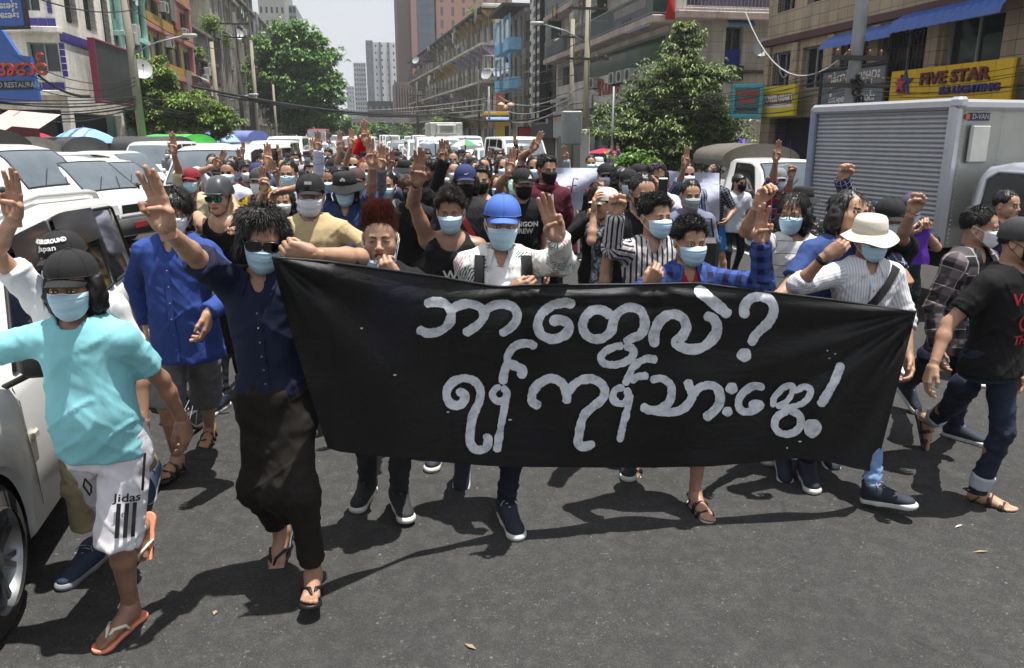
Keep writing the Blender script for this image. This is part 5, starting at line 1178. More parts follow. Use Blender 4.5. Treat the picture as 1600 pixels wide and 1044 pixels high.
KIND={'wagon':dict(L=4.5,W=1.72,top=[(-2.25,.62),(-2.22,1.05),(-2.05,1.50),(-1.75,1.60),(-.5,1.66),(.35,1.62),(.62,1.50),(1.18,1.06),(1.9,.96),(2.15,.84),(2.25,.60)],belt=[(-2.25,.60),(-2.15,1.02),(1.1,.96),(1.9,.88),(2.2,.76),(2.25,.56)],wheels=(-1.32,1.32),wr=.33,arch=.40,wins=[(-1.95,-1.80,-1.25,-1.22),(-1.18,-1.15,-.30,-.28),(-.20,-.18,.78,.42)],ws=(.70,1.13),rear=(-2.20,-1.98)),'van':dict(L=4.2,W=1.66,top=[(-2.1,.62),(-2.08,1.3),(-1.98,1.76),(-1.7,1.82),(.6,1.83),(1.0,1.76),(1.22,1.62),(1.72,1.10),(1.98,.96),(2.07,.80),(2.1,.55)],belt=[(-2.1,.60),(-2.05,1.06),(1.6,1.02),(1.95,.90),(2.07,.76),(2.1,.50)],wheels=(-1.25,1.28),wr=.29,arch=.36,wins=[(-1.95,-1.92,-1.05,-1.05),(-.95,-.95,.15,.15),(.25,.25,1.32,1.02)],ws=(1.08,1.66),rear=(-2.07,-1.98)),'sedan':dict(L=4.4,W=1.68,top=[(-2.2,.60),(-2.18,.95),(-1.6,1.02),(-1.0,1.38),(-.6,1.44),(.3,1.44),(.6,1.36),(1.2,1.0),(1.95,.88),(2.15,.78),(2.2,.55)],belt=[(-2.2,.58),(-2.15,.90),(-1.5,.95),(1.15,.93),(1.95,.80),(2.2,.52)],wheels=(-1.3,1.32),wr=.31,arch=.37,wins=[(-1.35,-.95,-.35,-.35),(-.25,-.25,.85,.50)],ws=(.62,1.15),rear=(-1.55,-1.02)),'hiace':dict(L=4.7,W=1.72,top=[(-2.35,.62),(-2.33,1.4),(-2.25,1.88),(-1.9,1.96),(1.0,1.97),(1.35,1.90),(1.6,1.74),(2.05,1.18),(2.25,1.02),(2.33,.85),(2.35,.55)],belt=[(-2.35,.60),(-2.3,1.10),(1.95,1.08),(2.22,.96),(2.33,.80),(2.35,.50)],wheels=(-1.3,1.45),wr=.31,arch=.38,wins=[(-2.2,-2.18,-1.0,-1.0),(-.9,-.9,.4,.4),(.5,.5,1.62,1.30)],ws=(1.42,2.0),rear=(-2.32,-2.25)),'pickup':dict(L=3.5,W=1.48,top=[(-.55,.60),(-.53,1.3),(-.45,1.66),(-.2,1.72),(.75,1.72),(1.0,1.64),(1.15,1.54),(1.58,1.05),(1.70,.86),(1.74,.55)],belt=[(-.55,.58),(-.5,1.0),(1.5,.98),(1.68,.84),(1.74,.50)],wheels=(-1.1,1.15),wr=.28,arch=.34,wins=[(.02,.02,1.22,.92)],ws=(.98,1.53),rear=(-.54,-.48)),}
def wheel(b_parent,c,r,side,parent,lod,dia=None):
 ax=np.array([[1,0,0],[0,0,1],[0,side,0]],float)
 n=28 if lod==0 else 16;w_=.19
 b=MB();b.smooth=True;b.lathe([(r*.66,.02),(r*.70,.0),(r*.92,-.005),(r*.985,-.025),(r,-.05),(r,-w_+.04),(r*.97,-w_+.01),(r*.66,-w_)],n,c,ax);wo=b.build('wheel',RUB,parent)
 b=MB();b.smooth=True;b.lathe([(r*.70,.002),(r*.68,-.01),(r*.62,-.05),(r*.60,-.10),(.001,-.11)],n,c,ax);b.mi=1
 b.smooth=False;ns=7 if lod<2 else 5
 b.mi=0;fa=np.array(ax)
 for k in range(ns if lod<2 else 5):
  a=2*math.pi*k/ns
  for da in((-.13,.13)if lod==0 else(0,)):
   a1=a+da;d0=np.array([math.cos(a),math.sin(a),0]);d1=np.array([math.cos(a1),math.sin(a1),0]);t=np.array([-math.sin(a),math.cos(a),0])
   q=[d0*r*.12+t*.018,d1*r*.64+t*.012,d1*r*.64-t*.012,d0*r*.12-t*.018]
   P=[c+(p+[0,0,-.018])@ax for p in q]+[c+(p+[0,0,-.06])@ax for p in q];b.put(P,[(0,1,2,3),(0,4,5,1),(2,6,7,3),(1,5,6,2)])
 b.lathe([(r*.17,-.05),(r*.17,-.012),(.001,-.008)],12,c,ax)
 b.build('rim',[ALLOY,TRIM],wo)
def car(kind,label,cx,cy,head,paint=None,cat='car',lod=1,group=None,zs=1.0,name=None,plate=PLATE,bump=None):
 K=KIND[kind];paint=paint or WHITEP;o=empty(name or{'sedan':'parked_car','wagon':'station_wagon','van':'white_van','hiace':'minibus','pickup':'pickup_truck'}[kind],(cx,cy,0),head,label,cat,group)
 L,W_=K['L'],K['W']/2;T=np.array(K['top']);B=np.array(K['belt']);x0,x1=T[0,0],T[-1,0]
 zt=lambda x:np.interp(x,T[:,0],T[:,1])*zs;zb=lambda x:min(np.interp(x,B[:,0],B[:,1])*zs,zt(x)-.02)
 def hw(x):
  e=max(0,abs(x)-(L/2-.55))/.55;return W_*(1-.16*e**2.4)
 def wt(x):h=np.clip((zt(x)-zb(x))/.5,0,1);return hw(x)*(.955-.125*h)
 def zf(x):
  z=.22
  for wx in K['wheels']:
   d=abs(x-wx)
   if d<K['arch']:z=max(z,.30+math.sqrt(K['arch']**2-d*d)*.98)
  return z
 n={0:150,1:80,2:34}[lod];xs=list(np.linspace(x0,x1,n));
 for wx in K['wheels']:
  if lod<2:xs+=[wx-K['arch']-.001,wx+K['arch']+.001,wx-K['arch']+.01,wx+K['arch']-.01]
 xs=sorted(x for x in xs if x0<=x<=x1)
 def sec(x):
  w_,b_,t_,u=hw(x),zb(x),zt(x),wt(x);f_=min(zf(x),b_-.05);m_=min(max(.55,f_+.03),b_-.03);sh=min(.05,(t_-b_)*.4)
  return[(w_*.95,min(f_,m_-.01)),(w_*.985,min(f_+.03,m_)),(w_,m_),(w_*.995,b_-.06 if b_-.06>m_ else(b_+m_)/2),(w_*.965,b_),(w_*.945,b_+.012*(1 if t_-b_>.1 else .2)),(u,t_-sh),(u-.045,t_-sh*.25),(u*.6,t_+.004),(0,t_+.012)]
 b=MB();b.smooth=True
 rows=[]
 for x in xs:s_=sec(x);rows.append([(x,y,z)for y,z in s_]+[(x,-y,z)for y,z in s_[-2::-1]])
 b.grid(rows,flip=True);m=len(rows[0]);b.smooth=False
 b.put(rows[0],[tuple(range(m))]);b.put(rows[-1],[tuple(range(m))[::-1]])
 body=b.build('body',paint,o)
 b=MB();b.box(((x0+x1)/2,0,.42),(abs(x1-x0)-.25,K['W']-.16,.42));
 if kind=='pickup':b.box((-1.1,0,.55),(1.3,.8,.12))
 b.build('underbody',TRIM,o)
 def sidept(x,t,s,off=.007):
  a=np.array([hw(x)*.945,zb(x)+.012]);c=np.array([wt(x),zt(x)-min(.05,(zt(x)-zb(x))*.4)]);p=a+(c-a)*t;return(x,s*(p[0]+off),p[1]+off*.2)
 for s in(-1,1):
  for wi,(xa,xat,xb,xbt)in enumerate(K['wins']):
   b=MB();b.smooth=True;gx=9 if lod<2 else 3;gt=5 if lod<2 else 2
   G_=[[sidept((xa+(xat-xa)*t)+((xb+(xbt-xb)*t)-(xa+(xat-xa)*t))*u,.05+.90*t,s)for t in np.linspace(0,1,gt)]for u in np.linspace(0,1,gx)]
   b.grid(G_,flip=s>0);wo=b.build('side_window',GLASS,o)
   if lod<2:
    E=[g[0]for g in G_]+[G_[-1][j]for j in range(1,gt)]+[g[-1]for g in G_[::-1][1:]]+[G_[0][j]for j in range(gt-2,-1,-1)]
    b=MB();b.smooth=True;b.tube(E+[E[1]],.012,5,caps=False);b.build('window_seal',TRIM,wo)
 def toppt(x,u,off=.010):
  d=.05;nx=-(zt(x+d)-zt(x-d))/(2*d);n_=unit([nx,0,1]);y=u*(wt(x)-.05);s_=sec(x);z=zt(x)+.012-.008*abs(u)**1.2-.010*abs(u)**4
  return tuple(np.array([x,y,z])+n_*off)
 a,c=K['ws'];b=MB();b.smooth=True
 G_=[[toppt(a+(c-a)*v,u*(1.0 if True else 1))for u in np.linspace(-.97,.97,9)]for v in np.linspace(0,1,7)];b.grid(G_);wo=b.build('windshield',WGLASS,o)
 if lod<2:
  E=G_[0]+[g[-1]for g in G_[1:]]+G_[-1][::-1][1:]+[g[0]for g in G_[::-1][1:]]
  b=MB();b.smooth=True;b.tube(E,.013,5,caps=False);b.build('window_seal',TRIM,wo)
  for yy in(-.35,.25):b=MB();p0=toppt(c-.01,yy/W_,.02);p1=toppt(c-.22,(yy+.38)/W_*.8,.03);b.tube([p0,p1],.007,4);b.build('wiper',TRIM,wo)
 a,c=K['rear'];b=MB();b.smooth=True;b.grid([[toppt(a+(c-a)*v,u,.012)for u in np.linspace(-.85,.85,5)]for v in np.linspace(.1,1,4)]);b.build('rear_window',GLASS,o)
 xf=x1;zh=zt(x1-.12)*.0+(.78 if kind in('sedan','wagon')else .80)*zs
 for s in(-1,1):
  b=MB();b.smooth=True;G_=[]
  for u in np.linspace(0,1,6):
   y=s*(.42+(W_-.10-.42)*u);x=xf+.012-.10*u**3
   G_.append([(x-.05*v,y+s*.0,zh-.085+.17*v)for v in np.linspace(0,1,4)])
  for g in G_:g[0]=(g[0][0]+.01,g[0][1],g[0][2])
  b.grid(G_,flip=s<0);b.grid([[np.array(p)+(-.12,0,0)for p in g]for g in G_])
  b.build('headlight',HLAMP,o)
  b=MB();b.smooth=True;mx={'sedan':1.0,'wagon':.95,'van':1.45,'hiace':1.75,'pickup':1.35}[kind];b.box((mx,s*(W_+.12),zb(mx-.2)+.12),(.10,.17,.15),r=.035);b.tube([(mx-.02,s*W_*.95,zb(mx-.2)),(mx,s*(W_+.08),zb(mx-.2)+.06)],.015,5);b.build('wing_mirror',TRIM if lod<2 and kind!='sedan' else paint,o)
  if lod<2:
   b=MB();b.box((K['wins'][-1][0]+.12,s*(hw(0)+.006),zb(0)-.12),(.13,.025,.03),r=.01);b.build('door_handle',paint if kind=='wagon' else TRIM,o)
   for xd in[K['wins'][-1][0]-.05,K['wins'][-1][2]+.02]:
    b=MB();b.grid([[(xd+dx+(.10*math.sin((z-.3)*2.2)if xd>.5 else 0),s*(np.interp(z,[q[1]for q in sec(xd)[:5]],[q[0]for q in sec(xd)[:5]])+.004),z)for dx in(-.004,.004)]for z in np.linspace(.34,zb(xd)-.01,9)],flip=s<0);b.build('door_seam',TRIM,o)
   b=MB();b.box((K['wheels'][1]-.02-.55,s*(hw(.6)+.012),.66*zs),(.05,.02,.03),r=.01)if False else b.box((K['wheels'][1]-.50,s*(hw(.6)+.010),.70),(.075,.022,.045),r=.012);b.build('side_marker',M('marker_amber','#b5b0a0',.2),o)
  for wx in K['wheels']:wheel(None,np.array([wx,s*(W_-.015),K['wr']]),K['wr'],s,o,lod)
 bump=bump or(BUMPG if kind in('van','pickup')else paint);b=MB();b.smooth=True;G_=[]
 for u in np.linspace(-1,1,15):
  y=u*W_*.99;x=xf+.06-.16*abs(u)**3.2;G_.append([(x-.05,y,.24),(x+.005,y,.28),(x+.02,y,.40),(x+.01,y,.52),(x-.06,y,.57)])
 b.grid(G_);b.build('bumper',bump,o)
 b=MB();G_=[[(xf+.02-.0,y,z)for z in(.64,.80)]for y in(-.38,.38)];b.grid(G_)
 for j in range(4):b.box((xf+.028,0,.66+.04*j),(.014,.76,.012))
 b.build('grille',TRIM,o)
 b=MB();b.box((xf+.09,0,.42),(.012,.34,.11),r=.004);po=b.build('number_plate',plate,o)
 if lod==0 or kind=='wagon':
  for s in(-1,1):
   b=MB();b.smooth=True;P_=[toppt(x,s*.93,.04 if-1.8<x<.15 else .012)for x in np.linspace(-1.95,.30,15)];b.tube(P_,.022,8);b.build('roof_rail',paint,o)
   b=MB();b.smooth=True;b.grid([[sidept(x,t,s,.03+.02*(1-t))for t in(.62,.8,.98)]for x in np.linspace(-1.15,-.30,7)],flip=s>0);b.grid([[sidept(x,t,s,.03+.02*(1-t))for t in(.62,.8,.98)]for x in np.linspace(-.18,.38,5)],flip=s>0);b.build('rain_visor',M('visor_smoke','#1c1d20',.15,spec=.8),o)
 return o
def copy_tree(o,parent=None):
 c=o.copy();col.objects.link(c);c.parent=parent
 for ch in o.children:copy_tree(ch,c)
 return c
def heading(dx,dy):return math.atan2(dy,dx)
W1=car('wagon','near white station wagon with dark windows and alloy wheels cut by the left frame edge',-3.27,3.92,heading(.25,-.968),lod=0,zs=1.0)
car('hiace','white van with side windows just behind the near station wagon',-9.9,14.0,heading(.985,-.17),lod=1,cat='van',zs=.95)
car('van','white van with black open front door window and grey bumper, second row',-9.1,14.9,heading(.98,-.2),lod=1,cat='van',zs=.90)
car('van','white van with clear side glass further back by the canvas canopy',-9.75,17.4,heading(.98,-.2),lod=1,cat='van',zs=.84)
car('hiace','white minibus facing the marchers with wide windshield behind the red capped man',-5.9,16.8,heading(.03,-1),lod=1,cat='minibus',zs=.93,plate=PLATEK)
def canopy(o,x0,x1,w_,z0,z1,mat,label=None):
 b=MB();b.smooth=True;G_=[]
 for x in np.linspace(x0,x1,9):
  G_.append([(x,w_*math.cos(a),z0+(z1-z0)*math.sin(a)**.55+.015*math.sin(x*9+a*3))for a in np.linspace(0,math.pi,15)])
 b.grid(G_);b.put(G_[-1],[tuple(range(15))]);c=b.build('canopy',mat,o)
 for s in(-1,1):
  for x in(x0+.1,x1-.1):b=MB();b.tube([(x,s*w_*.97,.7),(x,s*w_*.97,z0+.1)],.018,6);b.build('canopy_post',TRIM,o)
 b=MB();b.box(((x0+x1)/2,0,.72),(x1-x0,w_*2,.30),r=.02);b.build('cargo_bed',SILV,o)
 return c
CANV=M('canvas_grey','#5b564e',.9,bump=.5,bscale=30,dirt=.4);STEELC=M('steel_canopy','#8d8a84',.42,metal=.65,var=.2,dirt=.3);DARKC=M('dark_canopy','#3b3c3d',.5,var=.2)
P1=car('pickup','white pickup with grey canvas canopy parked facing left of the big box truck',4.95,15.2,heading(.08,-.997),lod=1,cat='pickup',zs=.93)
canopy(P1,-2.2,-.35,.80,1.45,1.86,CANV)
b=MB();b.tube([(.55,.2,1.58),(.45,.2,1.95)],.006,4);b.build('aerial',TRIM,P1)
for i,(px,D,lab,mt,txt,hd)in enumerate(((70,20.5,'pickup with ribbed steel canopy lettered APEX behind the white vans',STEELC,'APEX',(.90,-.42)),(155,22.0,'pickup with dark canopy lettered TOP STAR behind the white vans',DARKC,'TOP STAR',(.96,-.28)),(14,15.5,'pickup with dark tarpaulin canopy at the left frame edge',M('tarp_black','#2c2b2a',.7,bump=.6,bscale=12),None,(.9,-.42)),(300,27,'pickup with long dark canopy behind the white minibus',DARKC,None,(.97,-.2)))):
 p=at(px,240,D);o=car('pickup',lab,p[0],D,heading(*hd),lod=2,cat='pickup',zs=.93);c_=canopy(o,-2.6,-.40,.82,1.50,1.98 if i!=2 else 2.15,mt)
 if txt:
  me=text_mesh(txt,.26,M('letter_pale','#c9c6bd',.7),ext=.004,bold=.006);n_=len(me.vertices);c=np.zeros(n_*3);me.vertices.foreach_get('co',c);c=c.reshape(-1,3)
  out=np.stack([-1.5+c[:,0],np.full(n_,-.835)+c[:,2]*-1,1.76+c[:,1]],1);out[:,1]+=np.clip((c[:,1])*.35,-.05,.1)+.0
  me.vertices.foreach_set('co',out.ravel());me.update();add('lettering',me,c_)
p=at(425,225,44);o=car('pickup','pickup bus with long pale blue canopy near the big tree',p[0]-.4,44,heading(.9,-.4),lod=2,cat='pickup',paint=BLUEP);canopy(o,-3.6,-.4,.9,1.6,2.25,M('canopy_blue','#6d78b0',.6))
p=at(498,218,62);o=car('hiace','dark red minibus in the distance under the big tree',p[0],62,heading(.15,-.98),lod=2,cat='minibus',paint=M('paint_maroon','#6a2230',.4,coat=.3),zs=1.25)
p=at(368,225,30);o=car('pickup','truck covered with a bright green tarpaulin on the left lane',p[0]-1.2,30,heading(.85,-.5),lod=2,cat='truck');canopy(o,-2.9,-.3,.95,1.3,2.05,M('tarp_green','#3fae42',.55,bump=.5,bscale=8))
TN,TF=np.array([4.66,8.35]),np.array([3.98,10.55]);hd=unit(TN-TF);lf=np.array([-hd[1],hd[0]])
o=empty('box_truck',(TN[0],TN[1],0),heading(*hd),'silver box truck with ribbed aluminium cargo box at the right','truck');TRK=o
BL,BW_,Z0,Z1=float(np.linalg.norm(TN-TF)),1.75,.84,2.39
ALU=M('ribbed_aluminium','#a3a5a8',.45,metal=.30,var=.10,scale=1.5,dirt=.25,dcol=(.18,.17,.16));ALUF=M('brushed_aluminium','#9fa19c',.36,metal=.5,var=.14,scale=2.2,dirt=.3,dcol=(.25,.25,.23),bump=.1,bscale=200)
SY=1 if(lf@np.array([-1,0]))<0 else-1
b=MB();b.box((-BL/2,SY*BW_/2,(Z0+Z1)/2),(BL-.01,BW_-.06,Z1-Z0-.02));b.build('cargo_box',ALUF,o)
sl=(Z1-Z0-.16)/27;y0=-SY*.0
me=None
for i in range(27):
 if me is None:
  b=MB();h=sl*.46;b.prism([(0,-h),(.012,-h*.72),(.020,-h*.1),(.016,h*.5),(.004,h)],BL-.20,(0,0,0),(0,-SY,0),(0,0,1),(-1,0,0));s_=b.build('slat',ALU,o,(-.10,.03*SY,Z0+.08+sl*(i+.5)));me=s_.data
 else:s_=add('slat',me,o,(-.10,.03*SY,Z0+.08+sl*(i+.5)))
RAIL=M('rail_aluminium','#b4b6bb',.32,metal=.5,var=.05)
for nm,c,d in(('top_rail',(-BL/2,.0,Z1-.03),(BL,.09,.12)),('bottom_rail',(-BL/2,.0,Z0+.02),(BL,.09,.10)),('corner_post',(-.03,.0,(Z0+Z1)/2),(.13,.11,Z1-Z0+.02)),('corner_post',(-BL+.03,.0,(Z0+Z1)/2),(.10,.10,Z1-Z0)),('top_rail',(.02,SY*BW_/2,Z1-.04),(.09,BW_,.11)),('corner_post',(.0,SY*BW_,(Z0+Z1)/2),(.1,.1,Z1-Z0))):
 b=MB();b.box(c,d,r=.03);b.build(nm,RAIL if nm!='corner_post' or c[0]>-1 else M('post_bluegrey','#8890a6',.5),o)
b=MB();b.box((-.0,0,Z1-.02),(.15,.13,.12),r=.03);b.build('corner_casting',RAIL,o)
riv=MB();
for i in range(30):
 z=Z0+.06+i*(Z1-Z0-.12)/29
 for yy,xx in((.10,.005),(.62,.005)):riv.lathe([(.007,0),(.005,.004),(.0005,.005)],6,(xx,SY*yy,z),np.array([[0,1,0],[0,0,1],[1,0,0]]))
r_=riv.build('rivets',RAIL,o);r_['kind']='stuff'
b=MB();b.box((.03,SY*.30,Z1-.44),(.05,.26,.40),r=.02);b.build('vent_box',M('vent_white','#b9bab4',.5),o)
for body,sz,yy,zz,mt in(('D-VAN',.072,.30,Z1-.16,M('letter_navy','#1d2a55',.6)),):
 me2=text_mesh(body,sz,M('letter_pale','#c9c6bd',.7),ext=.001,bold=.003);n_=len(me2.vertices);c=np.zeros(n_*3);me2.vertices.foreach_get('co',c);c=c.reshape(-1,3)
 me2.vertices.foreach_set('co',np.stack([np.full(n_,.014),SY*(yy+c[:,0]),zz+c[:,1]],1).ravel());me2.update()
 b=MB();b.box((.006,SY*.29,zz),(.010,.27,.080));pl_=b.build('badge',mt,o);b=MB();b.box((.012,SY*.125,zz),(.006,.05,.055));b.build('badge',M('badge_orange','#d05a20',.5),o);add('lettering',me2,o)
K_=KIND['cab']=dict(L=1.7,W=1.62,top=[(-.80,.6),(-.78,1.4),(-.70,1.72),(-.4,1.78),(.2,1.77),(.42,1.68),(.78,1.12),(.84,.95),(.85,.5)],belt=[(-.80,.55),(-.75,1.18),(.6,1.14),(.80,.92),(.85,.45)],wheels=(.15,),wr=.33,arch=.40,wins=[(-.62,-.60,.50,.20)],ws=(.40,.74),rear=(-.79,-.76))
nm_={'cab':1}
_names={'sedan':1}
def cab():
 K=K_;W_=K['W']/2;T=np.array(K['top']);B=np.array(K['belt']);ox,oy=.98,SY*BW_/2
 zt=lambda x:np.interp(x,T[:,0],T[:,1]);zb=lambda x:min(np.interp(x,B[:,0],B[:,1]),zt(x)-.02)
 rows=[]
 for x in np.linspace(-.80,.85,40):
  t,b_=zt(x),zb(x);u=W_*(.99-.10*np.clip((t-b_)/.6,0,1));f_=.45 if abs(x-.15)>.4 else .45+math.sqrt(max(0,.16-(x-.15)**2))*.8
  f_=min(f_,b_-.1);h=[(W_*.97,f_),(W_,f_+.05),(W_,b_-.05),(W_*.97,b_),(u,t-.05 if t-b_>.1 else t-.01),(u-.06,t),(0,t+.015)]
  rows.append([(ox+x,oy+y,z)for y,z in h]+[(ox+x,oy-y,z)for y,z in h[-2::-1]])
 b=MB();b.smooth=True;b.grid(rows,flip=True);m=len(rows[0]);b.smooth=False;b.put(rows[0],[tuple(range(m))]);b.put(rows[-1],[tuple(range(m))[::-1]])
 cb=b.build('cab',M('cab_paint','#a9abb5',.25,metal=.4,var=.03,coat=.5),TRK)
 for s in(-1,1):
  fr=[(-.66,.03),(.56,.03),(.50,.30),(.30,.78),(.18,.93),(-.5,.95),(-.63,.85)]
  def P_(x,t,off):
   t0=zb(x);t1=zt(x)-.05;return(ox+x,oy+s*(W_*.97+(W_*.89-W_*.97)*t+off),t0+(t1-t0)*t)
  pts=[P_(x,t,.010)for x,t in fr];b=MB();b.put(pts,[tuple(range(len(pts)))[::(1 if s<0 else-1)]]);wo=b.build('side_window',M('cab_dark_interior','#0c0c0d',.25,spec=.6),TRK)
  b=MB();b.smooth=True;b.tube(pts+[pts[0],pts[1]],.022,6,caps=False);b.build('window_frame',M('cab_paint','#a9abb5'),wo)
  b=MB();b.smooth=True;b.tube([p for p in pts],.013,5);b.build('window_seal',TRIM,wo)
 wheel(None,np.array([ox+.15,oy+SY*-1*(W_-.02),.33]),.33,-SY,TRK,1);wheel(None,np.array([-BL+.7,SY*.08,.33]),.33,-SY,TRK,1)
 b=MB();b.box((-.7,SY*BW_/2,.66),(BL+1.6,.8,.22));b.build('chassis',TRIM,TRK)
cab()
rng=np.random.default_rng(11)
protos=[]
for kind,pnt,lab in(('sedan',WHITEP,'white sedan'),('van',WHITEP,'white van'),('wagon',SILV,'silver wagon'),('hiace',WHITEP,'white minibus'),('sedan',BLUEP,'blue sedan')):
 protos.append([kind,pnt,lab,None])
lanes=[-6.6,-3.4,-.4,2.6,5.6];cnt=0
rank=['nearest','second','third','fourth','fifth','sixth','seventh','eighth','ninth','tenth','eleventh','twelfth']
lname=['leftmost','second from left','middle','second from right','rightmost']
for li,l in enumerate(lanes):
 s=27+rng.uniform(0,3);k=0
 while s<115 and k<12:
  pr=protos[int(rng.choice(5,p=[.36,.26,.12,.18,.08]))];p=rd(s,l+rng.uniform(-.3,.3));hd_=ROAD+math.pi*1.5+rng.uniform(-.05,.05)
  if 1.15*0+s>20:
   lab='%s facing the march, %s in the %s lane of waiting traffic'%(pr[2],rank[k],lname[li])
   if pr[3]is None:pr[3]=car(pr[0],lab,p[0],p[1],hd_,paint=pr[1],lod=2,cat='car' if pr[0]!='van' else 'van',group='vehicles waiting behind the march',name='waiting_car')
   else:
    c=copy_tree(pr[3]);c.location=(p[0],p[1],0);c.rotation_euler=(0,0,hd_);c['label']=lab
  s+=rng.uniform(6.2,9.0);k+=1;cnt+=1
p=rd(48,4.9);A=np.stack([-RU,RR*-1,(0,0,1)])
o=empty('refrigerated_truck',p,ROAD+math.pi*1.5,'white refrigerated box truck with roof cooling unit among the far traffic','truck')
b=MB();b.box((-2.4,0,1.75),(4.0,2.0,2.0),r=.04);b.build('cargo_box',M('truck_box_white','#b5b6b2',.5,dirt=.3),o)
b=MB();b.box((.2,0,1.1),(1.3,1.8,1.5),r=.12);b.build('cab',WHITEP,o);b=MB();b.box((.87,0,1.45),(.03,1.5,.55),r=.01);b.build('windshield',WGLASS,o)
b=MB();b.box((-.32,0,2.35),(.25,1.2,.55),r=.03);co_=b.build('cooling_unit',M('unit_white','#a9aaa6',.5),o);b=MB()
for j in range(5):b.box((-.185,0,2.18+.08*j),(.012,.8,.03))
b.build('grille',TRIM,co_)
for s in(-1,1):
 for x in(.2,-3.2):wheel(None,np.array([x,s*.95,.36]),.36,s,o,2)
 # buildings: walls with real openings
class Fac:
 def __init__(s,o,es,en):s.o=np.asarray(o,float);s.es=unit(es);s.en=unit(en);s.up=np.array([0,0,1.])
 def P(s,a,z,n=0):return s.o+s.es*a+s.up*z+s.en*n
 def A(s):return np.stack([s.es,s.en,s.up])
 def box(s,b,a0,a1,z0,z1,n0,n1,r=0):return b.box(s.P((a0+a1)/2,(z0+z1)/2,(n0+n1)/2),(abs(a1-a0),abs(n1-n0),abs(z1-z0)),s.A(),r)
def wall(F,b,a0,a1,z0,z1,holes,depth=.22):
 xs=sorted(set([a0,a1]+[h[i]for h in holes for i in(0,1)]));zs=sorted(set([z0,z1]+[h[i]for h in holes for i in(2,3)]))
 xs=[x for x in xs if a0<=x<=a1];zs=[z for z in zs if z0<=z<=z1]
 for i in range(len(xs)-1):
  for j in range(len(zs)-1):
   cx,cz=(xs[i]+xs[i+1])/2,(zs[j]+zs[j+1])/2
   if any(h[0]<cx<h[1]and h[2]<cz<h[3]for h in holes):continue
   b.quad(F.P(xs[i],zs[j]),F.P(xs[i+1],zs[j]),F.P(xs[i+1],zs[j+1]),F.P(xs[i],zs[j+1]))
 for h in holes:
  q=[(h[0],h[2]),(h[1],h[2]),(h[1],h[3]),(h[0],h[3])]
  for k in range(4):(x,z),(x2,z2)=q[k],q[(k+1)%4];b.quad(F.P(x,z),F.P(x2,z2),F.P(x2,z2,-depth),F.P(x,z,-depth))
PANE=M('window_pane_dark','#12161a',.08,spec=.8,var=.5,scale=.8);FRW=M('window_frame_white','#8f9291',.5,dirt=.3);FRG=M('window_frame_green','#5a6f63',.6)
IRON=M('iron_bars','#2f2f30',.6);SHUT=M('shutter_louvre','#4a4f50',.7)
def window(F,par,h,fm=FRW,nx=2,nz=1,style='pane',depth=.22,pane=None):
 a0,a1,z0,z1=h;b=MB();t=.05;e=.004
 n0,n1=-depth+.02,-depth+.08
 F.box(b,a0+e,a1-e,z0+e,z0+t,n0,n1);F.box(b,a0+e,a1-e,z1-t,z1-e,n0,n1);F.box(b,a0+e,a0+t,z0+t,z1-t,n0,n1);F.box(b,a1-t,a1-e,z0+t,z1-t,n0,n1)
 for i in range(1,nx):x=a0+(a1-a0)*i/nx;F.box(b,x-t/2,x+t/2,z0+t,z1-t,n0,n1-.01)
 for i in range(1,nz):z=z0+(z1-z0)*i/nz;F.box(b,a0+t,a1-t,z-t/2,z+t/2,n0,n1-.02)
 w=b.build('window',fm,par);b=MB();b.quad(F.P(a0,z0,-depth+.012),F.P(a1,z0,-depth+.012),F.P(a1,z1,-depth+.012),F.P(a0,z1,-depth+.012));b.build('pane',pane or PANE,w)
 if style=='grille':
  b=MB()
  for x in np.arange(a0+.1,a1-.05,.14):b.tube([F.P(x,z0,.03),F.P(x,z1,.03)],.010,4,caps=False)
  for z in np.arange(z0+.15,z1,.3):b.tube([F.P(a0,z,.03),F.P(a1,z,.03)],.010,4,caps=False)
  b.build('window_grille',IRON,w)
 return w
def shell(F,b,a0,a1,z1,dep):
 """roof, back and end walls behind a facade"""
 b.quad(F.P(a0,z1),F.P(a1,z1),F.P(a1,z1,-dep),F.P(a0,z1,-dep));b.quad(F.P(a0,0),F.P(a0,z1),F.P(a0,z1,-dep),F.P(a0,0,-dep));b.quad(F.P(a1,0),F.P(a1,0,-dep),F.P(a1,z1,-dep),F.P(a1,z1));b.quad(F.P(a0,0,-dep),F.P(a0,z1,-dep),F.P(a1,z1,-dep),F.P(a1,0,-dep))
def rail(F,par,a0,a1,z,n,h=.95,mat=None,solid=False,step=.16,bottom=True,ends=True):
 b=MB();mat=mat or IRON
 if solid:F.box(b,a0,a1,z,z+h,n-.08,n)
 else:
  b.tube([F.P(a0,z+h,n),F.P(a1,z+h,n)],.025,5);b.tube([F.P(a0,z+.1,n),F.P(a1,z+.1,n)],.018,4)
  for x in np.arange(a0,a1+.01,step):b.tube([F.P(x,z,n),F.P(x,z+h,n)],.011,4,caps=False)
  if ends:
   for x in(a0,a1):b.tube([F.P(x,z+h,n),F.P(x,z+h,.0)],.022,5);b.tube([F.P(x,z+.1,n),F.P(x,z+.1,0)],.018,4)
 o=b.build('balcony_railing',mat,par);return o
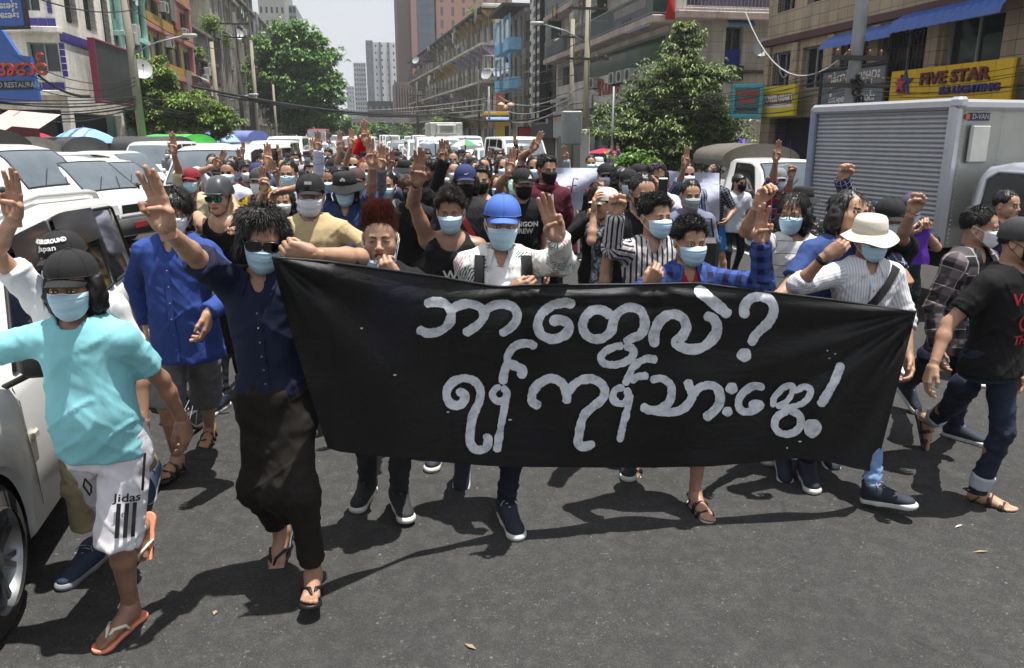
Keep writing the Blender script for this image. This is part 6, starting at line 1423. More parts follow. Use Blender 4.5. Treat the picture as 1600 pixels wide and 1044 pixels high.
def aircon(F,lab,a,z,n=.0,group='air conditioners on the facades'):
 o=empty('air_conditioner',F.P(a,z,n),0,lab,'air conditioner',group);q=F.P(a,z,n);G_=Fac(F.P(a,z,n)-q,F.es,F.en);b=MB();G_.box(b,-.40,.40,0,.58,.10,.42,.02);b.build('casing',M('ac_white','#a6a7a2',.55,dirt=.45),o)
 b=MB();b.smooth=True;b.lathe([(.24,0),(.24,.012),(.20,.016),(.06,.02),(.001,.02)],16,G_.P(-.08,.29,.42),frame(F.en,(0,0,1)));b.build('fan_grille',M('ac_fan','#2a2c2d',.6),o)
 b=MB();G_.box(b,-.3,-.26,-.05,0,0,.4);G_.box(b,.26,.30,-.05,0,0,.4);b.build('bracket',IRON,o);return o
def dish(F,lab,a,z,n,face,r=.4):
 p=F.P(a,z,n);o=empty('satellite_dish',p,0,lab,'satellite dish','satellite dishes');A=frame(face,(0,0,1));b=MB();b.smooth=True
 pr=[(.001,.0),(r*.5,.03*r/.4),(r,.11*r/.4)];b.lathe(pr,20,(0,0,0),A);b.lathe([(q,h-.012)for q,h in pr[::-1]],20,(0,0,0),A);b.build('reflector',M('dish_white','#a9acae',.45,dirt=.35),o)
 b=MB();b.tube([np.array([0,-r,.1])@A,np.array([0,-.1,.5*r/.4])@A],.012,5);b.box(np.array([0,-.08,.5*r/.4])@A,(.06,.06,.09));b.tube([(0,0,0),-F.en*n*.9-np.array([0,0,.35])],.02,6);b.build('bracket',IRON,o);return o
def awning(F,par,a0,a1,z,n,mat,dz=.35,name='awning',ribs=True):
 b=MB();k=max(4,int((a1-a0)/.12));rows=[]
 for i in range(k+1):
  x=a0+(a1-a0)*i/k;w_=.02*(i%2);rows.append([F.P(x,z+dz*math.cos(t)+w_,n*math.sin(t))for t in np.linspace(0,math.pi/2,6)])
 b.grid(rows);o=b.build(name,mat,par);return o
def flat_text(F,body,a,z,size,mat,n=.02,ext=.01,bold=.0,par=None,name='lettering',align='CENTER',sx=1.0,flip=False):
 me=text_mesh(body,size,mat,ext=ext,bold=bold,align=align);m=len(me.vertices)
 if m==0:return
 c=np.zeros(m*3);me.vertices.foreach_get('co',c);c=c.reshape(-1,3);s=-1 if flip else 1
 P=F.o+F.es*(a+s*c[:,:1]*sx)+np.array([0,0,1.])*(z+c[:,1:2])+F.en*(n+c[:,2:3]);me.vertices.foreach_set('co',P.ravel());me.update();return add(name,me,par)
def windows_grid(F,par,wb,a0,a1,z0,z1,cols,fl,wfrac=.55,wh=1.3,sill=.95,fm=FRW,style='pane',nx=2,nz=1,skip=()):
 holes=[]
 cw=(a1-a0)/cols
 for j,zf_ in enumerate(fl):
  for i in range(cols):
   if(i,j)in skip:continue
   c=a0+cw*(i+.5);h=(c-cw*wfrac/2,c+cw*wfrac/2,zf_+sill,zf_+sill+wh)
   if h[3]<z1-.05:holes.append(h)
 wall(F,wb,a0,a1,z0,z1,holes)
 for h in holes:window(F,par,h,fm,nx,nz,style)
 return holes
def tilemat(name,c,c2,sw=.30,sh=.30,mort='#4a4640',rough=.45):
 if name in MATS:return MATS[name]
 n=NT(name);co=n.coord();sx=n.n('SeparateXYZ');n.l(co,sx.inputs[0]);u=n.math('ADD',n.math('MULTIPLY',sx.outputs[0],math.cos(ROAD+.75)),n.math('MULTIPLY',sx.outputs[1],math.sin(ROAD+.75)))
 cm=n.n('CombineXYZ');n.l(n.math('MULTIPLY',u,1.35),cm.inputs[0]);n.l(sx.outputs[2],cm.inputs[1])
 br=n.n('TexBrick');br.offset=0;n.l(cm.outputs[0],br.inputs[0]);br.inputs['Scale'].default_value=1;br.inputs['Brick Width'].default_value=sw;br.inputs['Row Height'].default_value=sh;br.inputs['Mortar Size'].default_value=.008
 br.inputs['Color1'].default_value=(*srgb(c),1);br.inputs['Color2'].default_value=(*srgb(c2),1);br.inputs['Mortar'].default_value=(*srgb(mort),1)
 d=n.noise(n.coord('Object',(1,1,.15)),.9,6,.7);base=n.mix(n.math('MULTIPLY',n.ramp(d,[(.45,(0,0,0)),(.72,(1,1,1))]),.55),br.outputs[0],srgb('#3d3933'))
 n.set(color=base,rough=rough,spec=.4);n.bump(br.outputs['Fac'],-.3,.01);MATS[name]=n.m;return n.m
def plaster(name,c,dirt=.6,dc=(.07,.066,.06)):
 if name in MATS:return MATS[name]
 c=tuple(min(.8,x*1.7)for x in srgb(c));n=NT(name);co=n.coord();st=n.noise(n.coord('Object',(1,1,.10)),1.5,7,.72);bl=n.noise(co,.5,5,.7);fi=n.noise(co,9,4,.7)
 base=n.ramp(fi,[(.3,tuple(x*.82 for x in c)),(.7,tuple(min(1,x*1.12)for x in c))])
 f=n.math('MULTIPLY',n.ramp(n.math('MULTIPLY',n.math('ADD',st,bl),.5),[(.44,(0,0,0)),(.60,(1,1,1))]),dirt)
 n.set(color=n.mix(f,base,dc),rough=.9,spec=.2);n.bump(n.math('ADD',fi,st),.35,.03);MATS[name]=n.m;return n.m
def floors(F,par,levels,a0,a1,mat,n=.10,h=.22,name='ledge'):
 for z in levels:b=MB();F.box(b,a0,a1,z-h/2,z+h/2,-.02,n,.01);b.build(name,mat,par)
FR=lambda s0:Fac(rd(s0,13.0),RU,-RR)
FL=lambda s0:Fac(rd(s0,-11.5),RU,RR)
def sright(px):return fac(px,210,13.0)[0]
def sleft(px):return fac(px,210,-11.5)[0]
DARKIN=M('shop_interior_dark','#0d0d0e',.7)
GREYT=M('sign_grey','#63686f',.5);
s0,s1=9.0,sright(1187);F=FR(0);o=empty('apartment_building',rd((s0+s1)/2,13),0,'brown tiled apartment block above the yellow five star sign','building');o.location=(0,0,0)
BRT=tilemat('tile_brown','#9a8871','#a8967e',.42,.30);b=MB();Z=15
hl=[]
cols=[(s1-1.55,s1-.55),(s1-3.35,s1-2.25),(s1-5.4,s1-4.2),(s1-7.6,s1-6.0),(s1-9.9,s1-8.2),(s1-12.2,s1-10.6)]
for j,(za,zb_)in enumerate(((3.35,4.55),(5.75,7.0),(8.6,9.9),(11.4,12.7))):
 for i,(x0,x1)in enumerate(cols):hl.append((x0,x1,za,zb_))
hl.append((s1-6.3,s1-.6,.05,2.55));hl.append((s1-12.6,s1-6.9,.05,2.5))
wall(F,b,s0,s1,0,Z,hl);shell(F,b,s0,s1,Z,14);b.build('wall',BRT,o)
for i,h in enumerate(hl[:-2]):window(F,o,h,FRW,2,1,'grille' if(i%6)in(0,2,3)and i<12 else 'pane')
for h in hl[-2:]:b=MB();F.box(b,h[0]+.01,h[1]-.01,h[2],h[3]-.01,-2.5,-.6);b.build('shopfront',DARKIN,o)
MAR=M('band_maroon','#4a2328',.6,dirt=.3)
b=MB();F.box(b,s0,s1+.02,4.78,4.98,-.03,.16,.01);b.build('ledge',MAR,o)
for z in(7.6,10.6):b=MB();F.box(b,s0,s1+.02,z,z+.15,-.03,.10,.01);b.build('ledge',BRT,o)
PIL=M('pilaster_tan','#8a7a66',.7,dirt=.4)
for x in(s1-.25,s1-1.9,s1-3.8,s1-5.8,s1-7.95):b=MB();F.box(b,x-.15,x+.15,2.6,4.75,-.03,.10,.01);b.build('pilaster',BRT,o)
BAW=M('awning_blue_ribbed','#1f4f9e',.45,var=.1,dirt=.2)
awning(F,o,s1-10.8,s1-7.45,4.30,.95,BAW,.5);awning(F,o,s1-7.35,s1-4.4,4.25,.80,BAW,.42)
def sign(name,label,F,a0,a1,z0,z1,n,mat,th=.12,fr=None,r=.01):
 o=empty(name,(0,0,0),0,label,'sign');b=MB();F.box(b,a0,a1,z0,z1,n,n+th,r);b.build('panel',mat,o)
 if fr is not None:
  b=MB();t=.09
  for q in((a0-t,a1+t,z1,z1+t),(a0-t,a1+t,z0-t,z0),(a0-t,a0,z0,z1),(a1,a1+t,z0,z1)):F.box(b,*q,n-.01,n+th+.05,.02)
  b.build('frame',fr,o)
 return o
sp=lambda px,py,l=12.6:fac(px,py,l)
F2=Fac(rd(0,12.6),RU,-RR)
a1_,zt_=sp(1398,112);a0_,_=sp(1590,100);_,zb_=sp(1398,164)
YEL=M('sign_yellow','#c9a30e',.45,var=.04)
o=empty('shop_sign',(0,0,0),0,'large yellow sign with red FIVE STAR lettering above the box truck','sign')
k_=8
for i in range(k_):
 x0=a0_+(a1_-a0_)*i/k_;x1=a0_+(a1_-a0_)*(i+1)/k_
 for j in range(2):zz0=zb_-.35+(zt_-zb_+.35)*j/2;zz1=zb_-.35+(zt_-zb_+.35)*(j+1)/2;b=MB();F2.box(b,x0+.006,x1-.006,zz0+.006,zz1-.006,0,.08,.004);b.build('sign_panel',YEL,o)
b=MB();F2.box(b,a0_,a1_,zb_-.34,zt_-.01,-.06,.02);b.build('backing',M('sign_gap','#6b5a10',.7),o)
H_=zt_-zb_;DKR=M('letter_dark_red','#5c1519',.5);PUR=M('letter_purple','#2a2265',.5)
flat_text(F2,'FIVE STAR',(a0_+a1_)/2-.25,zb_+H_*.66,H_*.46,DKR,.10,.03,.012,o,flip=True,sx=1.3)
flat_text(F2,'F.S LIGHTING',(a0_+a1_)/2-.75,zb_+H_*.30,H_*.27,PUR,.10,.03,.010,o,flip=True,sx=1.35)
for j,(r_,mt)in enumerate(((.30,M('star_blue','#24406e',.5)),(.22,M('star_red','#a3202a',.5)))):
 b=MB();c_=a1_-.52;pts=[(c_+(.07 if j else-.03)+r_*(1 if q%2==0 else .42)*math.sin(math.pi*q/5),zb_+H_*.62-.03*j+r_*(1 if q%2==0 else .42)*math.cos(math.pi*q/5))for q in range(10)]
 b.put([F2.P(x,z,.12+.04*j)for x,z in pts]+[F2.P(x,z,.08)for x,z in pts],[tuple(range(10))[::-1]]+[(q,(q+1)%10,(q+1)%10+10,q+10)for q in range(10)]);b.build('star_emblem',mt,o)
g1,zt2=sp(1292,120);g0,_=sp(1394,112);_,zb2=sp(1340,161)
o=sign('shop_sign','grey sign with pale Burmese lettering between the yellow signs',F2,g0+.05,g1,zb2-.1,zt2+.1,.0,GREYT,fr=M('sign_frame_black','#121213',.5))
LP_=M('letter_pale','#c9c6bd',.7)
for tx,dz,sz in(('ရန်ကုန်သားများ',.30,.34),('လျှပ်စစ်',.02,.16),('မီးပစ္စည်းအရောင်း',-.26,.24)):flat_text(F2,tx,(g0+g1)/2,(zt2+zb2)/2+dz,sz,LP_,.13,.004,.006,o,flip=True)
c1,zt3=sp(1199,137);c0,_=sp(1249,129);_,zb3=sp(1222,182)
o=sign('shop_sign','square yellow COVER+MART sign left of the grey Burmese sign',F2,c0,c1,zb3,zt3,.0,M('sign_lime_yellow','#c4b41a',.5,var=.04))
b=MB();F2.box(b,c0+.12,c1-.12,(zb3+zt3)/2-.08,(zb3+zt3)/2+.22,.12,.125);b.build('stripe',M('sign_brown','#8c5a2a',.6),o);b=MB();F2.box(b,c0+.12,c1-.12,(zb3+zt3)/2-.20,(zb3+zt3)/2-.09,.12,.126);b.build('stripe',LP_,o)
flat_text(F2,'COVER+MART',(c0+c1)/2,(zb3+zt3)/2+.07,.25,LP_,.15,.008,.012,o,flip=True,sx=1.15)
Fh=Fac(rd(sp(1172,160)[0],12.4),RR,-RU)
o=empty('shop_sign',(0,0,0),0,'turquoise framed lightbox sign with red lettering beside the mango tree','sign');
F3=Fac(at(1166,158,25.5),unit(at(1195,160,24.2)-at(1150,160,24.8)),(0,-1,0));b=MB();F3.box(b,-.42,.42,-.42,.40,-.1,.08,.02);b.build('panel',M('lightbox_teal','#2a5656',.4),o)
b=MB()
for q in((-.52,.52,.38,.52),(-.52,.52,-.54,-.40),(-.52,-.40,-.40,.38),(.40,.52,-.40,.38)):F3.box(b,*q,-.12,.12,.03)
b.build('frame',M('frame_turquoise','#3f8f9c',.5),o)
flat_text(F3,'YANGON\nSIGN',0,.12,.22,M('letter_red','#a8301e',.6),.09,.004,.008,o);flat_text(F3,'ELECTRONIC',0,-.26,.12,M('letter_black','#111111',.6),.09,.004,.003,o)
PL=M('tube_light_purple','#6a3cff',.5,ems=1.6,var=0)
for i,(px,y0_,y1_)in enumerate(((1155,214,234),(1162,218,228),(1173,226,240),(1216,228,248),(1221,230,250),(1213,229,244))):
 a,z=fac(px,y0_,13.4);_,z2=fac(px,y1_,13.4);b=MB();b.tube([rd(a,13.4,z),rd(a,13.4,z2)],.035,6);tag(b.build('tube_light',PL),'glowing purple tube light hanging in the dark shopfront behind the pickup','light','purple tube lights')
s0,s1=sright(1045),sright(868);F=FR(0);o=empty('apartment_building',(0,0,0),0,'pale tiled corner block with balconies and the red Ruby lettering','building')
PALE=tilemat('tile_pale','#bdb8b0','#cac5bd',.55,.42,'#7d7870');GRN=M('green_glass_wall','#16352f',.15,spec=.7,var=.3,scale=.5)
zA=fac(1045,132,13)[1];zB=fac(1045,76,13)[1];zC=fac(1045,34,13)[1]
zl=[3.75,5.05,6.55,8.15,10.0,13.0]
b=MB();wall(F,b,s0,s1,0,15,[(s0+.4,s1-.3,3.0,3.55),(s0+.5,s1-.4,5.15,6.35),(s0+1.0,s1-.6,6.95,8.4),(s0+1.0,s1-.6,9.6,11.2),(s0+.8,s1-.5,.1,2.6)],.5)
b.quad(F.P(s0,15),F.P(s1,15),F.P(s1,15,-12),F.P(s0,15,-12));b.quad(F.P(s1,0),F.P(s1,0,-12),F.P(s1,15,-12),F.P(s1,15));b.build('wall',PALE,o)
for a0,a1,z0,z1 in((s0+.4,s1-.3,3.0,3.55),(s0+.5,s1-.4,5.15,6.35)):
 k_=9
 for i in range(k_):b=MB();x0=a0+(a1-a0)*i/k_;x1=a0+(a1-a0)*(i+1)/k_;F.box(b,x0+.02,x1-.02,z0+.02,z1-.02,-.42,-.36);b.build('glass_panel',GRN,o)
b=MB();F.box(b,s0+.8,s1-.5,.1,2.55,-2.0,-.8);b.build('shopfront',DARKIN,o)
for z0,z1 in((6.95,8.4),(9.6,11.2)):
 b=MB();F.box(b,s0+1.0,s1-.6,z0-.02,z1+.02,-1.6,-1.5);b.build('balcony_back_wall',plaster('lilac_wall','#7d7590',.4),o)
 for i in range(5):
  x=s0+2.4+i*(s1-s0-4)/4.4;F_=Fac(F.o-F.en*1.28,F.es,F.en);window(F_,o,(x,x+1.4,z0+.3,z1-.2),FRG,2)
 b=MB();F.box(b,s0-.1,s1-.2,z0-.38,z0-.06,-.02,1.0,.04);b.build('balcony_slab',plaster('slab_pinkgrey','#8c7f7a',.5),o)
 rail(F,o,s0+.1,s0+(s1-s0)*.45,z0-.06,.95,1.0,M('rail_white','#8e9092',.5));rail(F,o,s0+(s1-s0)*.5,s1-.4,z0-.06,.95,1.0,M('rail_white','#8e9092',.5))
 for x in(s0+.8,s0+(s1-s0)*.48,s1-.8):b=MB();F.box(b,x-.35,x+.35,z0-.06,z1+.9,-.4,.9,.02);b.build('column',M('column_green','#2c4a42',.5),o)
flat_text(F,'Ruby',(sright(950)),4.52,1.25,M('letter_ruby','#8c3a32',.6),.03,.03,.02,o,flip=True,sx=1.5)
for i,px in enumerate((932,963,975,988)):z=fac(px,106-(px-932)*.22+3,13)[1];aircon(F,'white air conditioner, %s of the row above the Ruby lettering'%['farthest left','second','third','rightmost'][i],sright(px),4.55,.0)
Fe=Fac(rd(s0,13.0),RR,-RU);b=MB();l1=7.0
hE=[(.05+.1,.05+.72,3.6,5.2),(2.35,3.15,4.75,6.5),(1.95,2.35,2.4,3.5)]
wall(Fe,b,0,l1,0,15,hE[1:2]+[(.5,5.2,7.3,8.7)],.3);b.build('wall',PALE,o)
window(Fe,o,hE[1],FRG,2,1,depth=.3);b=MB();Fe.box(b,2.36,3.14,4.8,5.6,-.25,-.18);b.build('awning_cloth',M('cloth_blue','#1d2c8c',.8),o)
b=MB();Fe.box(b,2.40,3.12,4.3,4.9,.0,.35,.02);b.build('window_box',TRIM,o)
b=MB();Fe.box(b,.5,5.2,7.3,8.7,-1.5,-1.4);b.build('balcony_back_wall',plaster('lilac_wall','#7d7590',.4),o);rail(Fe,o,.1,5.2,7.0,.6,1.1,M('rail_white','#8e9092',.5));b=MB();Fe.box(b,-.1,5.4,6.7,7.0,-.02,.65,.03);b.build('balcony_slab',plaster('slab_pinkgrey','#8c7f7a',.5),o)
Fb=Fe;awning(Fe,o,2.2,3.4,6.45,.55,M('awning_blue_pale','#3f6f9e',.5,dirt=.3),.28);awning(F,o,s0+.2,s0+3.2,6.5,1.0,M('awning_blue_pale','#3f6f9e',.5,dirt=.3),.35)
for x in(.18,1.2):b=MB();Fe.box(b,x-.18,x+.18,2.4,4.55,-.03,.12,.01);b.build('pilaster',M('pilaster_white','#aaa59c',.7,dirt=.3),o)
b=MB();Fe.box(b,-.05,l1,4.60,4.74,-.03,.14,.01);b.build('ledge',M('band_brown','#4f3530',.6,dirt=.3),o)
dish(Fe,'white satellite dish on the end wall of the pale tiled block',3.9,5.6,.5,(-.6,-1,.5),.42)
b=MB();b.smooth=True;b.grid([[rd(s0-.2,13-.1-.35*u,8.0-1.3*v)+RU*.08*math.sin(v*5+u*3)for u in np.linspace(0,1,5)]for v in np.linspace(0,1,9)]);tag(b.build('flag',cloth('#a01d1d')),'narrow red flag hanging from the corner balcony of the pale block','flag')
s0,s1=sright(866),sright(818);o=empty('townhouse',(0,0,0),0,'narrow dark townhouse with tall black and white vertical sign boards','building');F=FR(0)
b=MB();windows_grid(F,o,b,s0,s1,0,11.5,3,(2.8,5.6,8.4),.5,1.5,.8,FRG,'pane');shell(F,b,s0,s1,11.5,12);b.build('wall',plaster('townhouse_dark','#4c4844',.7),o)
for j,(x,w_,c)in enumerate(((s0+.8,.9,'#0f0f11'),(s0+2.2,.8,'#131316'),(s0+3.6,.6,'#c4c2bc'))):
 b=MB();F.box(b,x,x+w_,2.9,11.8,.35,.9,.02);b.build('vertical_board',M('board%d'%j,c,.5),o)
 for q in range(12):b=MB();F.box(b,x+.1,x+w_-.1,3.2+q*.72,3.5+q*.72,.90,.93,.01);b.build('board_glyph',M('glyph_white','#b5b3ad',.6)if j<2 else M('letter_black','#111111',.6),o)
o=empty('townhouse',(0,0,0),0,'old townhouse with pale blue arched bay balconies under dark eaves','building');s0,s1=sright(818)-.01,sright(795)
b=MB();windows_grid(F,o,b,s0,s1,0,12,3,(2.8,6.0,9.0),.45,1.9,.5,FRG,nz=2);shell(F,b,s0,s1,12,12);b.build('wall',plaster('townhouse_grey','#7c786f',.8),o)
BLB=plaster('bay_blue','#6f9cc4',.35)
for z in(5.7,8.8):
 for x in(s0+1,s0+5.5):
  b=MB();F.box(b,x,x+2.6,z,z+1.0,-.02,1.1,.04);b.build('bay_balcony',BLB,o);b=MB()
  for q in(x+.08,x+2.5):b=MB();F.box(b,q-.08,q+.08,z+1.0,z+2.8,.9,1.06);b.build('bay_post',BLB,o)
  b=MB();b.smooth=True;b.grid([[F.P(x+2.6*(i/10),z+2.3+.5*math.sin(math.pi*i/10),n)for n in(.85,1.1)]for i in range(11)]);b.build('bay_arch',BLB,o)
b=MB();F.box(b,s0-.2,s1,11.9,12.2,-.5,1.8,.03);b.build('eaves',M('eaves_dark','#2f2c29',.8),o)
ROT=R(3.5);ru=np.array([RU[0]*math.cos(ROT)-RU[1]*math.sin(ROT),RU[0]*math.sin(ROT)+RU[1]*math.cos(ROT),0]);rn=-np.array([ru[1],-ru[0],0])
s0=sright(775);F=Fac(rd(s0,13),ru,rn);Lr=62;o=empty('apartment_building',(0,0,0),0,'long weathered block with rows of bracketed balconies and white, pink and yellow corner','building')
zc=[3.9,7.1,10.6,13.9];WEA=plaster('weathered_grey','#a9a59a',.5);hl=[]
for j,z in enumerate((.2,4.2,7.4,10.9)):
 for i in range(20):x=1.2+i*3.05;hl.append((x,x+1.5,z+.25,z+2.45))
b=MB();wall(F,b,0,Lr,0,14.2,hl,.3);b.quad(F.P(0,14.2),F.P(Lr,14.2),F.P(Lr,14.2,-12),F.P(0,14.2,-12));b.build('wall',WEA,o)
for h in hl:window(F,o,h,FRG if int(h[0])%2 else FRW,2,1,depth=.3)
COLS_=[plaster('br_ochre','#a08a58',.5),plaster('br_grey','#8c877e',.6),plaster('br_lilac','#968ba0',.4)]
for j,z in enumerate(zc):
 b=MB();F.box(b,-.2,Lr,z-.12,z+.12,-.02,1.5,.03);b.build('balcony_slab' if j<3 else 'eaves',WEA if j<3 else M('eaves_dark','#2f2c29',.8),o)
 for i in range(21):
  x=.3+i*3.0;b=MB();b.prism([(0,0),(1.3,0),(1.2,-.25),(.4,-.75),(0,-1.3)],.28,F.P(x,z-.12,0),F.en,(0,0,1),F.es);b.build('bracket',COLS_[(j+i//7)%3],o)
 if j<3:rail(F,o,0,Lr,z+.12,1.42,.9,M('rail_weathered','#77736b',.8,dirt=.5),step=.32,ends=False)
Fe=Fac(rd(s0,13),RR,-RU);WHW=plaster('corner_white','#b5b3ac',.25);PNK=plaster('corner_pink','#a0604c',.25);YLW=plaster('corner_yellow','#a89030',.4)
for(z0,z1,mt)in((0,4.0,YLW),(4.0,8.0,PNK),(8.0,14.2,WHW)):
 b=MB();hh_=[h for h in((.9,1.9,z0+(.9 if z0 else .3),z0+2.9),(2.9,3.9,z0+(.9 if z0 else .3),z0+2.9),(5.2,6.1,z0+.9,z0+2.9))];wall(Fe,b,0,8.5,z0,z1,hh_,.3);b.build('wall',mt,o)
 for h in hh_:window(Fe,o,h,FRG,2,depth=.3)
for z in(4.0,8.0,14.0):b=MB();Fe.box(b,-1.4,8.5,z-.15,z+.12,-.02,1.3,.03);b.build('balcony_slab',WHW if z>5 else YLW,o)
rail(Fe,o,-1.3,8.4,8.12,1.2,1.3,WHW,step=.3);rail(Fe,o,-1.3,8.4,4.12,1.2,1.1,M('rail_pale','#a3a19a',.6),step=.28)
awning(Fe,o,-1.2,8.4,3.45,1.6,M('awning_sky','#6f8fc9',.6),.4)
for i,(px,py)in enumerate(((760,117),(779,113),(650,95),(700,88))):l_,z_=facz(px,py,s0-2 if i<2 else s0+40);dish(Fac(rd(s0-2 if i<2 else s0+40,l_),RR,-RU),'satellite dish number %s along the weathered balcony block'%['left of corner','right of corner','far end','roof edge'][i],0,z_,.3,(-.5,-1,.5),.55)
for(px0,px1,y0_,y1_,l,lab,mt,txt,tm)in((833,866,178,216,12.7,'black shop sign with white lettering over the dark parlour',M('sign_black','#101012',.5),'PIZZERIA 900',LP_),(867,893,172,216,12.7,'pale bakery sign with yellow FUDO lettering',M('sign_pale','#a3a7a8',.5),'FUDO',M('letter_gold','#b5852a',.5)),(905,935,172,208,12.7,'dark grey sign with a pale oval beside the pole',M('sign_charcoal','#3a3d42',.5),'O',LP_),(938,957,176,208,12.7,'grey blue shop sign left of the mango tree',M('sign_bluegrey','#596677',.5),'EM',LP_)):
 F_=Fac(rd(0,l),RU,-RR);sa,zt_=fac(px1,y0_,l);sb,_=fac(px0,y0_,l);_,zb_=fac(px1,y1_,l);o=sign('shop_sign',lab,F_,sa,sb,zb_,zt_,0,mt)
 flat_text(F_,txt,(sa+sb)/2,(zb_+zt_)/2+(zt_-zb_)*.2,(zt_-zb_)*.30,tm,.13,.01,.01,o,flip=True,sx=(sb-sa)/((zt_-zb_)*.30*.62*len(txt))*.8)
for(px,y0_,y1_,s_,lab,mt)in((812,148,168,75,'white hanging board sign on the corner',LP_),(810,175,200,70,'weathered vertical board sign by the side street',M('board_rust','#8c7468',.7)),(822,200,215,62,'red and white advertising boards under the balconies',M('sign_red','#a82a2a',.5))):
 l_,z_=facz(px,y0_,s_);_,z2=facz(px,y1_,s_);F_=Fac(rd(s_,l_),RR,-RU);sign('shop_sign',lab,F_,-.6,.6,z2,z_,0,mt,.1,TRIM)
F_=Fac(rd(0,10.6),RU,-RR);sa,sb=fac(928,230,10.6)[0],fac(873,230,10.6)[0];o=empty('metal_fence',(0,0,0),0,'pale vertical bar fence on the right pavement below the bakery sign','fence')
for x in np.linspace(sa,sb,34):b=MB();F_.box(b,x-.04,x+.04,.1,1.95,-.02,.02);b.build('bar',M('fence_pale','#8d8b84',.6,dirt=.3),o)
for z in(.4,1.75):b=MB();F_.box(b,sa,sb,z-.04,z+.04,-.05,-.02);b.build('fence_rail',M('fence_pale','#8d8b84'),o)
def tower(name,lab,px0,px1,ptop,s,mats,cols,rows,zb=0,dep=18,fm=None,wf=.5,hf=.45,pane=None,vert=False):
 l0,zt_=facz(px0,ptop,s);l1,_=facz(px1,ptop,s);F=Fac(rd(s,l0),RR,-RU);W_=l1-l0;o=empty(name,(0,0,0),0,lab,'building');hl=[];fh=(zt_-zb)/rows;cw=W_/cols
 for j in range(rows):
  for i in range(cols):c=cw*(i+.5);z=zb+fh*(j+.5);hl.append((c-cw*wf/2,c+cw*wf/2,z-fh*hf/2,z+fh*hf/2))
 b=MB();wall(F,b,0,W_,zb,zt_,hl,.4);b.quad(F.P(0,zt_),F.P(W_,zt_),F.P(W_,zt_,-dep),F.P(0,zt_,-dep));b.quad(F.P(0,zb),F.P(0,zt_),F.P(0,zt_,-dep),F.P(0,zb,-dep));b.quad(F.P(W_,zb),F.P(W_,zb,-dep),F.P(W_,zt_,-dep),F.P(W_,zt_));b.build('wall',mats,o)
 for h in hl:b=MB();b.quad(F.P(h[0],h[2],-.3),F.P(h[1],h[2],-.3),F.P(h[1],h[3],-.3),F.P(h[0],h[3],-.3));b.build('window',pane or PANE,o)
 return o,F,W_,zt_
BRK=M('tower_brick','#95705e',.8,var=.08,scale=.05);BRK_SHADE=M('tower_brick_shaded','#4a3a38',.8,var=.08,scale=.05);GLT=M('tower_glass','#394a5c',.15,spec=.8,var=.25,scale=.08)  # second brick is a darker copy, shade of the tower's side in its colour
o,F,W_,zt_=tower('office_tower','tall brown office tower with narrow blue windows rising beyond the frame',678,800,-140,205,BRK,7,18,wf=.26,hf=.68,pane=GLT)
l0,_=facz(650,0,205);l2,_=facz(678,0,205);F_=Fac(rd(205,l0),RR,-RU)
b=MB();F_.box(b,0,l2-l0-.02,0,zt_,-10,.4);b.build('glass_shaft',GLT,o)
for k in range(34):b=MB();F_.box(b,0,l2-l0-.02,2.2*k,2.2*k+.10,.4,.46);b.build('mullion',M('mullion','#2d3945',.4),o)
for x in(.33,.66):b=MB();F_.box(b,(l2-l0)*x-.05,(l2-l0)*x+.05,0,zt_,.47,.52);b.build('mullion',M('mullion','#2d3945',.4),o)
l3,_=facz(619,0,205);F_=Fac(rd(205,l3),RR,-RU);b=MB();F_.box(b,0,l0-l3-.02,0,zt_,-14,.8);b.build('shaded_side',BRK_SHADE,o);b=MB();F_.box(b,(l0-l3)*.7,l0-l3-.02,0,zt_,.8,1.1);b.build('corner_fin',BRK,o)  # side in shade, its darkness painted with the darker brick copy
WHT_T=M('tower_white','#c0c3c6',.7,var=.05,scale=.05);GRT=M('tower_grey','#8f969e',.7,var=.08,scale=.05);GRD=M('tower_darkgrey','#555b64',.7,var=.08,scale=.05)
o,F,W_,zt_=tower('office_tower','white high-rise with dark grey vertical stripes beside the brown tower',582,619,66,330,WHT_T,4,14,wf=.22,hf=.35)
for x0,x1 in((.26,.34),(.62,.70)):b=MB();F.box(b,W_*x0,W_*x1,0,zt_,-.1,.5);b.build('vertical_stripe',GRD,o)
tower('office_tower','narrow dark grey slab standing against the white high-rise',571,582,63,328,GRD,2,14,wf=.2,hf=.3);tower('office_tower','grey stepped high-rise left of the white tower',552,571,98,360,GRT,5,16,wf=.6,hf=.5);tower('office_tower','pale distant tower at the end of the street',541,553,135,420,GRT,3,12,wf=.4,hf=.4)
tower('office_tower','pale concrete high-rise behind the left row of old houses',398,440,-60,150,M('tower_concrete','#8d8e8c',.8,var=.1,scale=.1),5,14,wf=.4,hf=.45);tower('office_tower','glass and concrete high-rise above the big tree',438,462,8,158,M('tower_concrete2','#7e868f',.6,var=.1,scale=.1),4,16,wf=.75,hf=.6,pane=GLT)
o,F,W_,zt_=tower('office_building','low brown building with vertical ribs before the office tower',617,668,128,185,M('ribbed_brown','#6b5954',.8,var=.1,scale=.1),12,1,wf=.45,hf=.9)
o,F,W_,zt_=tower('apartment_building','dark low building with pale windows beyond the overpass',574,622,158,230,M('dark_block','#3b3c3e',.8),5,3,wf=.4,hf=.35,pane=M('pane_pale','#8d9296',.4))
tower('apartment_building','row of pale low houses beyond the overpass on the left',500,575,182,240,M('far_row','#8b8a85',.8,var=.2,scale=.1),12,2,wf=.5,hf=.5)
zo0,zo1=facz(580,192,165)[1],facz(580,177,165)[1];o=empty('overpass',(0,0,0),0,'concrete pedestrian overpass crossing the far end of the street','overpass');F=Fac(rd(165,-22),RR,-RU)
